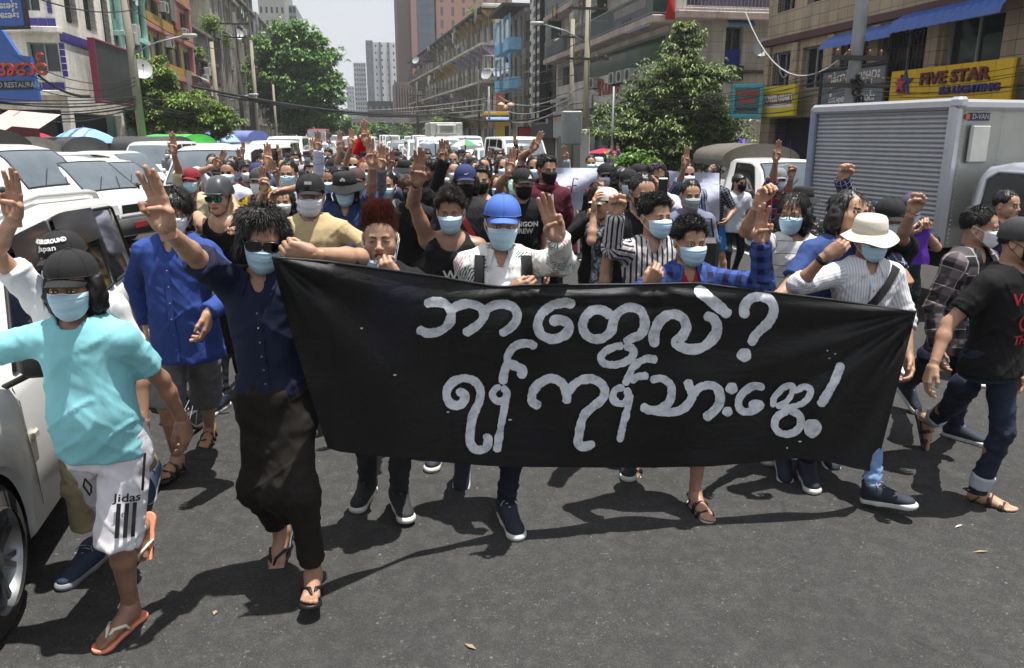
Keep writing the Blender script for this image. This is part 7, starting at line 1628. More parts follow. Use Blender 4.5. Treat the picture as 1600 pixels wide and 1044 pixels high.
CON=M('concrete_far','#85837d',.85,dirt=.4,scale=.3);b=MB();F.box(b,0,50,zo0,zo0+.8,-4,0,.02);b.build('deck',CON,o);rail(F,o,0,50,zo0+.8,0,1.1,M('rail_pale','#a3a19a',.6),step=.8,ends=False)
for x in(4,12.5,21,31,42):b=MB();F.box(b,x-.4,x+.4,0,zo0-.01,-3,-2,.02);b.build('pier',CON,o)
s0=sleft(113);F=FL(0);s1=sleft(196);o=empty('apartment_building',(0,0,0),0,'white plastered corner building with deep blue tile bands at the left','building')
WPL=plaster('white_plaster','#b4b0a8',.45);BTL=M('blue_tile','#2a2478',.25,spec=.6,var=.15,scale=3)
Fe=Fac(rd(s0,-11.5-8.0),RR,-RU)
def le(px):return facz(px,100,s0)[0]+19.5
def ze(py,px=60):return facz(px,py,s0)[1]
hE=[(le(46),le(94),ze(112),ze(66)),(le(40),le(75),ze(17),ze(-30)),(4.0,5.2,ze(112),ze(66))]
b=MB();wall(Fe,b,0,8.0,0,14,hE+[(.5,7.7,.1,3.0)],.3);b.build('wall',WPL,o)
for h in hE:window(Fe,o,h,M('frame_mint','#8fa39a',.5),2,1,depth=.3)
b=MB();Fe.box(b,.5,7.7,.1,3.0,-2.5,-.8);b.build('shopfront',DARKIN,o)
me=None
def tileband(F,a0,a1,z0,z1,w_,par,n=.0):
 k=max(1,int(round((a1-a0)/w_)));r_=max(1,int(round((z1-z0)/w_)));tw,th=(a1-a0)/k,(z1-z0)/r_;m=None
 for i in range(k):
  for j in range(r_):
   if m is None:b=MB();G_=Fac((0,0,0),F.es,F.en);G_.box(b,-tw/2+.012,tw/2-.012,-th/2+.012,th/2-.012,-.02,.02,.006);t_=b.build('tile',BTL,par,F.P(a0+tw*(i+.5),z0+th*(j+.5),n));m=t_.data
   else:add('tile',m,par,F.P(a0+tw*(i+.5),z0+th*(j+.5),n))
tileband(Fe,le(42),7.98,ze(42),ze(28),.32,o,.03);tileband(Fe,le(50),7.98,ze(141),ze(128),.32,o,.03);tileband(Fe,le(96),le(105),ze(120),ze(66),.25,o,.03);tileband(Fe,le(86),le(94),ze(21),ze(-30),.25,o,.03)
b=MB();Fe.box(b,0,8.15,ze(52),ze(43),-.02,.45,.02);b.build('ledge',WPL,o);b=MB();Fe.box(b,0,8.15,ze(150),ze(142),-.02,.6,.02);b.build('ledge',WPL,o)
b=MB();hl=[(s0+1.1,s0+2.4,6.4,8.6),(s0+3.4,s0+4.8,6.4,8.6),(s0+5.8,s1-.4,6.0,8.6),(s0+.5,s1-.3,.1,2.9)];wall(F,b,s0,s1,0,14,hl,.3);b.quad(F.P(s0,14),F.P(s1,14),F.P(s1,14,-8),F.P(s0,14,-8));b.build('wall',WPL,o)
for h in hl[:3]:window(F,o,h,IRON,3,depth=.3,style='grille')
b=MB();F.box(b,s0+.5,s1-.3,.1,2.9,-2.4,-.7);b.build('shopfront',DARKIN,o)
tileband(F,s0+.05,s0+4.3,5.55,5.95,.4,o,.03)
F_=Fac(rd(0,-10.9),RU,RR);sa,zt_=fac(137,62,-10.9);sb,_=fac(203,90,-10.9);_,zb_=fac(137,155,-10.9);zt_=fac(137,62,-10.9)[1]
sign('billboard','blank dark billboard with crimson frame on the corner building',F_,sa,sb,zb_,zt_,0,M('billboard_dark','#232726',.6,dirt=.4,dcol=(.05,.05,.05)),.2,M('frame_crimson','#74203a',.5))
F_=Fac(at(26,110,27.5),unit((1,-.15,0)),(-.15,-1,0));o=empty('restaurant_sign',(0,0,0),0,'blue board with red Burmese script and black HTOO RESTAURANT strip at the left edge','sign')
w_=26*27.5/1217;h0,h1=-46*27.5/1240,22*27.5/1240
b=MB();b.prism([(-w_*2.2,h0),(w_*1.12,h0),(w_*.98,h1-.05),(w_*.30,h1),(0,h1+.25),(-w_*.5,h1+.75),(-w_*1.0,h1+1.0),(-w_*2.2,h1+1.1)],.16,F_.o,F_.es,(0,0,1),-F_.en);b.build('panel',M('sign_blue','#2c57a0',.5,var=.06),o)
flat_text(F_,'ထူးအောင်',-.30,.05,.70,M('letter_orange_red','#a33a22',.5),.03,.05,.015,o);b=MB();F_.box(b,-w_*2.1,w_*.85,-.62,-.34,.002,.04);b.build('strip',M('letter_black','#111111',.6),o);flat_text(F_,'D · HTOO RESTAURANT',-.35,-.48,.24,M('letter_grey','#8c8f92',.6),.045,.01,.004,o)
F_=Fac(at(12,10,26),unit((1,-.15,0)),(-.15,-1,0));o=sign('shop_sign','blue Burmese sign board cut by the top left corner',F_,-.9,.62,-.6,1.6,0,M('sign_blue','#2c57a0'),.14,TRIM)
for k,z in enumerate((.0,-.28,.3)):flat_text(F_,'ဆေးခန်း',.0,z,.26,LP_,.15,.006,.006,o)
for i,(px0,px1,y0_,D)in enumerate(((-30,38,176,20),(14,92,172,22))):
 p=at(px1,y0_+14,D);F_=Fac(at(px0,y0_,D)*[1,1,0],(1,0,0),(0,-1,0));L_=(px1-px0)*D/1217;z=at(px0,y0_,D)[2];o=empty('awning',(0,0,0),0,['faded pink striped awning with maroon fringe at the left edge','faded pink striped awning above the blue parasol'][i],'awning')
 b=MB();b.grid([[F_.P(x,z-.12*(x/L_)-.38*v,1.1*v)for v in(0,.5,1)]for x in np.linspace(0,L_,9)]);b.build('canopy',cloth('#b59a94','hstripe','#d0c0ba'),o);b=MB();b.grid([[F_.P(x,z-.12*(x/L_)-.38-(.30+.02*math.sin(x*22))*v,1.1)for v in(0,1)]for x in np.linspace(0,L_,60)]);b.build('fringe',cloth('#5c2f33'),o)
specs=[(196,236,12.5,'mint green townhouse with arched upper windows',plaster('mint','#7fa39a',.5),3,(3.2,6.6,9.8),.5,2.2,'arch'),(236,309,13.5,'townhouse with ochre panels and a pink frame behind the street tree',plaster('ochre','#8f8463',.5),5,(2.9,5.3,7.7,10.1),.72,1.3,'pane'),(309,345,9.2,'grey townhouse with small paned glazing',plaster('grey_house','#64625e',.6),3,(2.9,5.4,7.2),.8,1.2,'pane'),(345,384,13.8,'blackened concrete block with vertical fins and plants on its ledge',plaster('blackened','#77736a',.8),4,(3.0,6.0,10.6),.35,1.5,'fins'),(384,410,17.0,'tall mouldy grey block with small paired windows',plaster('mouldy','#6f6c66',.9),4,(3,6,9,12,14.5),.35,1.2,'pane'),(410,436,15.0,'weathered grey block with small blue awnings',plaster('weathered2','#7d7b76',.75),5,(3,6,9,12),.4,1.3,'awn'),(436,470,13.0,'far left weathered terrace behind the big tree',plaster('weathered3','#84817a',.7),8,(3,6,9),.45,1.3,'pane'),(470,520,11.0,'distant pale terrace at the end of the left row',plaster('weathered4','#8a8881',.6),14,(3,6),.45,1.3,'pane')]
PKF=plaster('pink_frame','#8c5c5e',.35)
for(p0,p1,Z,lab,mt,cols,fl,wf,wh,st)in specs:
 s0,s1=sleft(p0)+.01,sleft(p1);F=FL(0);o=empty('townhouse',(0,0,0),0,lab,'building');b=MB()
 h_=windows_grid(F,o,b,s0,s1,0,Z,cols,(0,)+fl,wf,wh,.8,M('frame_mint','#8fa39a',.5)if st=='arch' else FRW,nz=2 if Z==9.2 else 1);shell(F,b,s0,s1,Z,12);b.build('wall',mt,o)
 floors(F,o,[z+.1 for z in fl]+[Z],s0,s1,mt if st!='pane' or Z!=13.5 else PKF,.35 if st!='arch' else .5)
 if Z==13.5:
  for x in(s0+.25,s1-.25):b=MB();F.box(b,x-.25,x+.25,0,Z,-.02,.30,.02);b.build('frame_pier',PKF,o)
  for z in fl[1:]:rail(F,o,s0+.6,s1-.6,z+.2,.30,.6,M('rail_ochre','#9a7a2c',.7),solid=True)
 if st=='fins':
  for x in np.linspace(s0+.4,s1-.4,17):b=MB();F.box(b,x-.12,x+.12,2.8,10.4,-.02,.55,.02);b.build('fin',mt,o)
 if st=='awn':
  for i,z in enumerate((5.2,8.4,11.4)):awning(F,o,s0+3+i,s0+5+i,z,.9,M('awning_navy','#2a4478',.5),.3)
 if st=='arch':
  for h in h_:
   if h[2]>3:b=MB();b.smooth=True;b.grid([[F.P((h[0]+h[1])/2+(h[1]-h[0])*.62*math.cos(t)*q,h[3]+(h[1]-h[0])*.5*math.sin(t)*q,n)for n in(0,.12)]for q in(1,)for t in np.linspace(0,math.pi,11)]);b.build('arch',mt,o)
  for x in np.linspace(s0+.15,s1-.15,4):b=MB();b.smooth=True;b.lathe([(.22,3.2),(.22,3.4),(.15,3.6),(.14,8.6),(.2,8.8),(.22,9)],12,F.P(x,0,.3));b.build('column',mt,o)
 if Z>11:
  b=MB();
  for k in range(3):x=s0+(s1-s0)*(.3+.2*k);b.tube([F.P(x,3,.06),F.P(x,Z,.06)],.06,6)
  pb=b.build('drain_pipe',M('pipe_grey','#6c6a66',.7),o);pb['kind']='stuff'
for i,(px,py,s_)in enumerate(((372,55,78),(223,110,42),(396,131,85),(424,92,100))):l_,z_=facz(px,py,s_);dish(Fac(rd(s_,l_),RR,-RU),'satellite dish on the left row, %s'%['high on the blackened block','by the concrete pole','above the far shop signs','near the big tree top'][i],0,z_,.3,(.7,-1,.5),.5)
for i in range(10):
 px,py=[(241,20),(250,75),(318,112),(352,110),(366,112),(372,130),(330,60),(276,60),(402,110),(415,140)][i];a,z=fac(px,py,-11.5);aircon(FL(0),'weathered air conditioner on the left facades, number %s from the corner'%rank[i],a,z,.3)
CLT=[cloth(c)for c in('#8c3a3a','#c4c2bc','#3a5a8a','#b59a3a','#5a7a5a','#2a2a2e','#a87a8a')];ACM=M('ac_white','#a6a7a2')
def clutter(F,par,a0,a1,z0,z1,k,n0,seed,sc=1.0):
 rng=np.random.default_rng(seed)
 for i in range(k):
  a,z=rng.uniform(a0,a1),rng.uniform(z0,z1);t=rng.integers(6)
  if t==0:
   for j in range(int(rng.integers(3,7))):
    b=MB();w_=rng.uniform(.25,.5);h=rng.uniform(.4,.9);x=a+j*.5;b.grid([[F.P(x+w_*u,z-h*v,n0+.1+.04*math.sin(u*5+v*4))for v in np.linspace(0,1,4)]for u in np.linspace(0,1,4)]);b.build('laundry',CLT[int(rng.integers(7))],par)
   b=MB();b.tube([F.P(a-.2,z,n0+.1),F.P(a+3,z,n0+.1)],.012,4);b.build('washing_line',IRON,par)
  elif t==1:awning(F,par,a,a+rng.uniform(1.2,2.6)*sc,z,n0+.7,(BAW,M('awning_rust','#7a5a48',.8,dirt=.5),M('awning_tin','#8f918e',.6,dirt=.6))[int(rng.integers(3))],.3)
  elif t==2:b=MB();F.box(b,a,a+.8,z,z+.55,n0,n0+.35,.02);b.build('cooling_unit',ACM,par)
  elif t==3:b=MB();F.box(b,a,a+rng.uniform(.5,1.6),z,z+rng.uniform(.5,1.4),n0+.05,n0+.12,.01);b.build('board',(LP_,GREYT,M('board_red','#8c3430',.6),M('board_blue','#2f4f84',.6))[int(rng.integers(4))],par)
  elif t==4:b=MB();b.tube([F.P(a,z0-1,n0+.06),F.P(a,z+2,n0+.06)],.05,6);b.build('drain_pipe',M('pipe_grey','#6c6a66',.7),par)
  else:
   b=MB()
   for x in np.arange(0,1.5,.13):b.tube([F.P(a+x,z,n0+.3),F.P(a+x,z+1.2,n0+.3)],.012,4,caps=False)
   for q in(0,.6,1.2):b.tube([F.P(a,z+q,n0+.3),F.P(a+1.45,z+q,n0+.3)],.012,4,caps=False)
   b.build('cage',M('cage_pale','#8b8d8b',.6),par)
for o_ in[x for x in bpy.data.objects if x.get('category')=='building' and x.name.split('.')[0]in('apartment_building','townhouse')]:
 lb=o_['label'];F_=None
 if 'long weathered block' in lb:clutter(Fac(rd(sright(775),13),ru,rn),o_,0,58,4,13.5,60,1.35,5,1.4)
 elif 'pale tiled corner' in lb:clutter(FR(0),o_,sright(1040),sright(872),7.0,10.6,12,.9,6);clutter(FR(0),o_,sright(1040),sright(872),.6,4.4,9,.05,16)
 elif 'black and white' in lb:clutter(FR(0),o_,sright(866),sright(820),3,10,9,.1,7)
 elif 'brown tiled' in lb:clutter(FR(0),o_,14,23,5.3,9,7,.05,8)
for i,(p0,p1,Z,lab,*_r)in enumerate(specs):
 o_=[x for x in bpy.data.objects if x.get('label')==lab][0];clutter(FL(0),o_,sleft(p0)+.5,sleft(p1)-2,2.8,Z-1.5,(3,10,7,12,14,16,16,10)[i],.35,30+i,1.2)
 # trees, poles, cables
def leafmat(name,c1,c2,c3):
 n=NT(name);co=n.coord();f=n.noise(co,1.8,4,.7)
 oi=n.n('NewGeometry');rp=oi.outputs['Random Per Island']
 a=n.ramp(rp,[(0,srgb(c1)),(.55,srgb(c2)),(1,srgb(c3))]);n.set(color=n.mix(.35,a,n.ramp(f,[(.35,srgb(c1)),(.65,srgb(c3))])),rough=.45,spec=.4)
 tr=n.n('BsdfTranslucent');n.l(a,tr.inputs[0]);mx=n.n('MixShader');mx.inputs[0].default_value=.22;n.l(n.b.outputs[0],mx.inputs[1]);n.l(tr.outputs[0],mx.inputs[2]);n.l(mx.outputs[0],n.out.inputs[0]);return n.m
def leaves(C,rng,size,nl,droop,wide=.22,spread=1.0):
 """rosettes of narrow leaves at the points C: every leaf 2 quads with a bend"""
 m=len(C);a=rng.uniform(0,6.283,(m,nl));el=rng.uniform(-.1,.75,(m,nl))*spread;L=size*rng.uniform(.6,1.25,(m,nl))
 d=np.stack([np.cos(a)*np.cos(el),np.sin(a)*np.cos(el),np.sin(el)],-1);side=np.stack([-np.sin(a),np.cos(a),np.zeros_like(a)],-1);side=side+rng.normal(0,.35,side.shape);side/=np.linalg.norm(side,axis=-1,keepdims=True)
 P0=C[:,None]+d*.02;P1=P0+d*L[...,None]*.5;d2=d.copy();d2[...,2]-=droop;d2/=np.linalg.norm(d2,axis=-1,keepdims=True);P2=P1+d2*L[...,None]*.5;w_=(L*wide)[...,None]
 V=np.stack([P0-side*w_*.25,P0+side*w_*.25,P1+side*w_,P1-side*w_,P2+side*w_*.12,P2-side*w_*.12],2).reshape(-1,3)
 b=np.arange(m*nl)[:,None]*6;return V,np.concatenate([b+[[0,1,2,3]],b+[[3,2,4,5]]],1).reshape(-1,4)
def crown_pts(rng,blobs,n,inner=.55):
 P=[];vol=np.array([r[0]*r[1]*r[2]for _,r in blobs])**.67;vol/=vol.sum()
 for(c,r),v in zip(blobs,vol):
  k=int(n*v);kc=max(6,k//26);q=rng.normal(0,1,(kc,3));q/=np.linalg.norm(q,axis=1)[:,None];q=q*rng.uniform(.45,1.08,kc)[:,None];q=q[rng.integers(0,kc,k)]+rng.normal(0,.125,(k,3))*[1,1,.75]
  lump=1+.18*vnoise(q,2.3,int(r[0]*100)%50);P.append(np.array(c)+q*np.array(r)*lump[:,None])
 return np.concatenate(P)
def tree(label,base,trunk,blobs,mat,n,size,nl,droop,wide,seed,name='street_tree',group=None):
 rng=np.random.default_rng(seed);base=np.asarray(base,float);o=empty(name,base,0,label,'tree',group);b=MB();b.smooth=True
 h,r=trunk;b.tube([(0,0,-.05),(.03,0,h*.4),(-.04,.05,h*.8),(0,0,h*1.25)],[r*1.25,r,r*.85,r*.6],10)
 for c,rr in blobs:c=np.array(c,float);b.tube([(0,0,h*.8),c*.5+np.array([0,0,h*.5])*.8,c],[r*.55,r*.35,r*.10],6)
 b.build('trunk',M('bark','#4a4036',.9,bump=.7,bscale=25,var=.3,scale=8),o)
 C=crown_pts(rng,blobs,n);V,Q=leaves(C,rng,size,nl,droop,wide);V[:,2]=np.maximum(V[:,2],.15);c=add('crown',mesh_np('crown',V,Q,[mat],smooth=False),o);c['kind']='stuff';return o
LM=leafmat('leaf_mango','#22341a','#46602e','#9aa868');LB=leafmat('leaf_street','#2b4416','#557628','#90a54c');LG=leafmat('leaf_big_tree','#2c4a1f','#517a33','#83a558')
tree('dense cone shaped mango tree with drooping leaf clusters on the right pavement',rd(27,10.9),(1.2,.16),[((0,0,2.0),(2.5,2.1,1.45)),((-1.1,-.5,1.8),(1.35,1.2,1.0)),((.2,0,3.4),(1.75,1.6,1.15)),((.95,.2,2.4),(1.2,1.2,1.0)),((.15,0,4.6),(.75,.75,.9)),((.15,0,5.5),(.34,.34,.6))],LM,9500,.24,7,1.2,.13,3,'mango_tree')
tree('bushy street tree with yellow-green clumps by the left pavement',rd(43,-10.1),(1.8,.16),[((-.6,0,3.4),(1.5,1.5,1.3)),((-.4,0,4.9),(1.1,1.1,1.0)),((1.2,0,2.9),(1.6,1.4,1.1)),((2.6,.3,2.6),(1.1,1.1,.8)),((-1.6,0,2.7),(.9,.9,.8))],LB,5200,.30,6,1.1,.16,5)
tree('huge rounded green tree overhanging the left side of the street',rd(84,-6.4),(4.2,.45),[((0,0,7.6),(3.9,3.4,4.2)),((-.6,0,10.2),(2.9,2.8,2.6)),((1.6,0,6.0),(2.7,2.4,3.2)),((-1.9,0,6.0),(2.4,2.4,3.0)),((1.9,0,9.3),(1.9,1.9,2.0)),((.8,0,4.0),(3.1,2.4,1.8))],LG,9000,.55,6,1.3,.20,6,'large_tree')
for i,(px,py,s_,r,lab)in enumerate(((705,198,92,2.5,'pale green small tree in front of the arcaded block'),(680,212,88,1.5,'low spreading bush left of the pale green small tree'),(590,207,120,1.9,'round clipped tree in the median, left one'),(627,210,118,1.8,'round clipped tree in the median, right one'),(565,207,125,1.7,'pale clipped tree before the overpass'),(535,205,112,1.8,'small tree at the foot of the big green tree'))):
 l_,z_=facz(px,py,s_);tree(lab,rd(s_,l_),(max(.5,z_-r*.6),.12),[((0,0,max(z_,r*.8)),(r,r,r*.8)),((r*.4,0,max(z_,r*.8)+r*.3),(r*.6,r*.6,r*.5))],LB if i in(0,1,4)else LG,700,.38,5,.9,.22,20+i)
rng=np.random.default_rng(9)
for i,(px,py,l,r,lab)in enumerate(((388,98,-11.3,1.3,'wild shrub rooted on the cornice of the finned block'),(330,40,-11.3,.9,'yellowish shrub growing from the ledge above the finned block'),(345,62,-11.2,.7,'small shrub hanging from the blackened ledge'),(308,85,-11.2,.5,'tuft of plants on the pink framed facade'),(373,110,-11.2,1.0,'trailing shrub under the wild cornice shrub'),(745,25,12.6,1.2,'thin shrub sprouting from the roof edge of the arcaded block'))):
 a,z=fac(px,py,l);o=empty('shrub',rd(a,l,z),0,lab,'plant');V,Q=leaves(rng.normal(0,1,(260,3))*[r*.4,r*.5,r*.35],rng,.3,4,.8,.2);c=add('foliage',mesh_np('foliage',V,Q,[LB],smooth=False),o);c['kind']='stuff'
o=empty('shrub',at(985,268,20)*[1,1,0],0,'bright green potted bush behind the white banner','plant');V,Q=leaves(rng.normal(0,1,(300,3))*[.24,.2,.17]+[0,0,at(985,262,20)[2]],rng,.16,5,.8,.25);c=add('foliage',mesh_np('foliage',V,Q,[leafmat('leaf_bright','#365a18','#587f2c','#7d9c48')],smooth=False),o);c['kind']='stuff'
b=MB();b.lathe([(.25,0),(.33,1.0),(.28,1.0),(.2,.9)],12);b.build('planter',CON,o)
PC=M('pole_concrete','#8c8676',.85,dirt=.4,scale=2);PS=M('pole_steel','#7d8187',.5,metal=.3,dirt=.3);CAB=M('cable_black','#0f0f10',.7);CABP=M('cable_pale','#9a9a96',.6);POLES={}
def pole(key,label,px,py,D,H,r0,mat,arms=(),lamp=None,white=False,lean=0.0):
 p=at(px,py,D)*[1,1,0];o=empty('utility_pole',p,0,label,'pole');b=MB();b.smooth=True;b.tube([(0,0,-.1),(lean*H,0,H)],[r0,r0*.68],14);b.build('mast',mat,o)
 for z,w_ in arms:b=MB();b.box((lean*z,-r0,z),(w_,.09,.09),np.stack([RR,RU,(0,0,1)]));b.build('crossarm',IRON,o)
 for z,w_ in arms:
  for q in(-.42,-.2,.2,.42):b=MB();b.smooth=True;b.lathe([(.03,0),(.05,.03),(.03,.06),(.05,.09),(.01,.13)],8,RR*q*w_+np.array([lean*z,-r0,z+.04]));b.build('insulator',M('insulator','#6b4a3a',.3),o)
 if lamp:s_,z=lamp;b=MB();b.smooth=True;b.tube([(lean*z,0,z),RR*s_*.9+[0,0,z+.45],RR*s_*1.9+[0,0,z+.7]],.035,6);b.build('lamp_arm',PS,o);b=MB();b.smooth=True;b.box(RR*s_*2.1+[0,0,z+.72],(.55,.2,.12),r=.04);b.build('lamp_head',M('lamp_pale','#9fa19e',.4),o)
 if white:b=MB();b.box((0,0,1.15),(.36,.36,2.2),r=.03);b.build('painted_sleeve',M('sleeve_white','#b9bab7',.6),o)
 POLES[key]=(p,lean,r0);return o
pole('L1','tall pale concrete pole with street lamp arm beside the crimson billboard',216,150,31,9.6,.17,PC,((8.7,1.6),),(1,5.0),lean=-.012)
pole('L2','thin concrete pole behind the bushy left street tree',338,150,47,7.2,.15,PC,(),(1,3.6));pole('L3','dark utility pole with crossarms by the left tree',376,150,52,9.5,.14,M('pole_dark','#4c4742',.9),((8.8,1.8),(8.0,1.4)))
pole('L4','pale pole standing before the weathered left blocks',399,150,58,8.5,.15,PC,(),None);pole('L5','slim pole left of the huge green tree',430,180,66,6.0,.12,PC)
pole('R1','grey steel pole rising in front of the grey Burmese sign',1333,100,17.2,9.5,.155,M('pole_grey','#8a8d92',.5,dirt=.5,scale=3),((3.05,1.5),(3.6,1.2)),lean=.012)
pole('R2','utility pole with white painted lower sleeve left of the mango tree',916,150,33,7.6,.15,PC,((5.0,1.8),(6.9,1.6)),(-1,5.6),white=True);pole('R3','second concrete pole just behind the white sleeved pole',893,150,38,7.2,.14,PC,((6.4,1.6),))
pole('R4','pale lamp post in front of the arcaded block corner',764,140,62,5.6,.12,PS);pole('R5','thin dark pole left of the arcaded block corner',748,160,70,7.5,.12,M('pole_dark','#4c4742'));pole('R6','cluster pole with transformers far down the right side',652,170,110,9.0,.2,M('pole_dark','#4c4742'),((8,2.2),(7.2,2.2)))
pole('R7','white thin post by the bluegrey sign left of the mango tree',957,200,27,3.6,.05,PS)
b=MB();b.box(at(893,200,32),(.8,.6,1.3),r=.04);tag(b.build('transformer',M('transformer_grey','#7f8383',.5,dirt=.3)),'pale grey transformer cabinet on the pole left of the mango tree','transformer')
def cable(p,q,sag,r=.012,mat=None,n=14,jit=0.0,rng=np.random.default_rng(3)):
 p,q=np.array(p,float),np.array(q,float);b=MB();b.smooth=True
 P=[p+(q-p)*t-np.array([0,0,sag*4*t*(1-t)])+(rng.normal(0,jit,3)if 0<t<1 else 0)for t in np.linspace(0,1,n)];b.tube(P,r,4,caps=False)
 o=b.build('overhead_cable',mat or CAB);return o
def span(lab,pts,grp,**k):
 for p,q,sag,r in pts:tag(cable(p,q,sag,r,**k),lab,'cable',grp)
rng=np.random.default_rng(31)
span('thick black cable bundle strung across the street above the march',[(at(300,135,42),at(700,178,70),.6,.07),(at(340,148,44),at(690,180,68),.5,.05),(at(690,178,68),at(1010,150,34),.8,.05),(at(350,150,44),at(640,176,66),.3,.04)],'thick cable bundles across the street')
span('thin black overhead cable between the left poles',[(at(-20,150+i*4+rng.uniform(-3,3),22),at(214,150+i*2.5,31),rng.uniform(.1,.5),.018)for i in range(9)]+[(at(214,152+i*4,31),at(400,150+i*3,58),rng.uniform(.3,.9),.02)for i in range(5)]+[(at(20,85+20*i,24),at(214,120+6*i,31),.5,.014)for i in range(3)]+[(at(60,118,26),at(140,150,30),.2,.05),(at(214,20,31),at(400,60,58),1,.02),(at(214,14,31),at(-30,-40,20),.4,.02)],'thin cables over the left side')
span('thin black overhead cable crossing in front of the right facades',[(at(1640,92+i*9+rng.uniform(-4,4),15),at(1333,118+i*6,17.2),rng.uniform(.02,.25),.006)for i in range(7)]+[(at(1333,96+i*7,17.2),at(918,118+i*9,33),rng.uniform(.3,1.0),.008)for i in range(7)]+[(at(1333,128+i*5,17.2),at(1100,140+i*6,24),rng.uniform(.1,.5),.007)for i in range(4)]+[(at(918,60+i*25,33),at(750,110+i*12,70),rng.uniform(.3,.9),.02)for i in range(5)],'thin cables over the right side')
span('pale sagging cable over the far street',[(at(535,178-i*3,90),at(760,172-i*9,66),.3,.03)for i in range(3)]+[(at(900,140+8*i,34),at(780,150+16*i,66),.7,.02)for i in range(3)],'pale cables',mat=CABP)
tag(cable(at(1165,20,22),at(1352,52,17),1.2,.02,CABP),'pale looped cable drooping on the brown tiled facade','cable');tag(cable(at(1215,85,23),at(1240,88,23),.6,.02,CABP),'short pale cable loop under the maroon ledge','cable')
for q in range(3):tag(cable(at(1330+4*q,124,17),at(1338+5*q,160,17),-.05-.1*q,.03,CAB,jit=.03),'tangled black cable coil tied to the grey steel pole','cable','cable coils on the grey pole')
for px,py in((790,170),(798,166),(783,166)):b=MB();b.smooth=True;b.lathe([(.001,.3),(.22,.2),(.3,0),(.2,-.12),(.001,-.2)],12,at(px,py,60));tag(b.build('street_lantern',M('lantern_cream','#c9a98c',.5)),'pale bowl shaped lamp hanging on the cables by the arcaded block','lamp','bowl lamps on the cables')
def umbrella(label,p,r,h,mats,pole_h=2.1,cat='umbrella',name='umbrella',n=8,drop=.10):
 o=empty(name,np.asarray(p,float)*[1,1,0],0,label,cat);z=p[2]
 for k in range(n):
  b=MB();b.smooth=True;a0,a1=2*math.pi*k/n,2*math.pi*(k+1)/n
  b.grid([[(r*q*math.cos(a)*(1-.05*q*math.sin(math.pi*(a-a0)/(a1-a0))),r*q*math.sin(a)*(1-.05*q*math.sin(math.pi*(a-a0)/(a1-a0))),z-h*q**1.7-.02*q*math.sin(math.pi*(a-a0)/(a1-a0)))for q in(.02,.35,.7,1)]+([(r*math.cos(a),r*math.sin(a),z-h-drop)]if drop else[])for a in np.linspace(a0,a1,5)]);b.build('canopy_panel',mats[k%len(mats)],o)
 b=MB();b.tube([(0,0,max(0,z-pole_h)),(0,0,z+.06)],.018,6);b.build('shaft',PS,o)
 for k in range(n):a=2*math.pi*k/n;b=MB();b.tube([(0,0,z-.03),(r*.7*math.cos(a),r*.7*math.sin(a),z-h*.62),(r*math.cos(a),r*math.sin(a),z-h)],.006,4,caps=False);b.build('rib',PS,o)
SKYC=cloth('#8fb4dc',fine=.4)
umbrella('large pale blue parasol over a street stall at the left',at(130,199,27),1.06,.42,[SKYC,cloth('#7aa3d2',fine=.4)],2.3,name='parasol',cat='parasol');umbrella('red parasol half hidden by the striped awning',at(52,206,24),.75,.30,[cloth('#b02035')],2.2,name='parasol',cat='parasol')
umbrella('dark blue umbrella with white ornament carried above the crowd',at(680,214,21),.44,.16,[cloth('#3a4a70','tiedye','#aab3c8','#c4cad6')],.8,drop=0);umbrella('green and white umbrella carried above the crowd',at(727,218,21),.42,.14,[cloth('#4d8a5c'),cloth('#b4bfb2')],.8,drop=0)
umbrella('small crimson umbrella in front of the mango tree',at(943,232,24),.45,.12,[cloth('#a82440')],.9,drop=0);umbrella('large pale blue parasol further down the left pavement',at(352,206,44),1.1,.5,[cloth('#93b0cf'),SKYC],2.2,name='parasol',cat='parasol')
umbrella('green market parasol beside the distant blue one',at(372,205,50),1.3,.4,[cloth('#3f9a4a')],2.2,name='parasol',cat='parasol')
for i,px in enumerate((118,132,150)):p=at(px,228,28);b=MB();b.box(p*[1,1,0]+[0,0,.9],(.5,.5,1.6),r=.05);tag(b.build('stall_crate',M('stall_box%d'%i,('#5a4a3a','#6f7478','#3f4f6a')[i],.8)),'stacked goods under the pale blue parasol, %s pile'%('left','middle','right')[i],'stall goods')
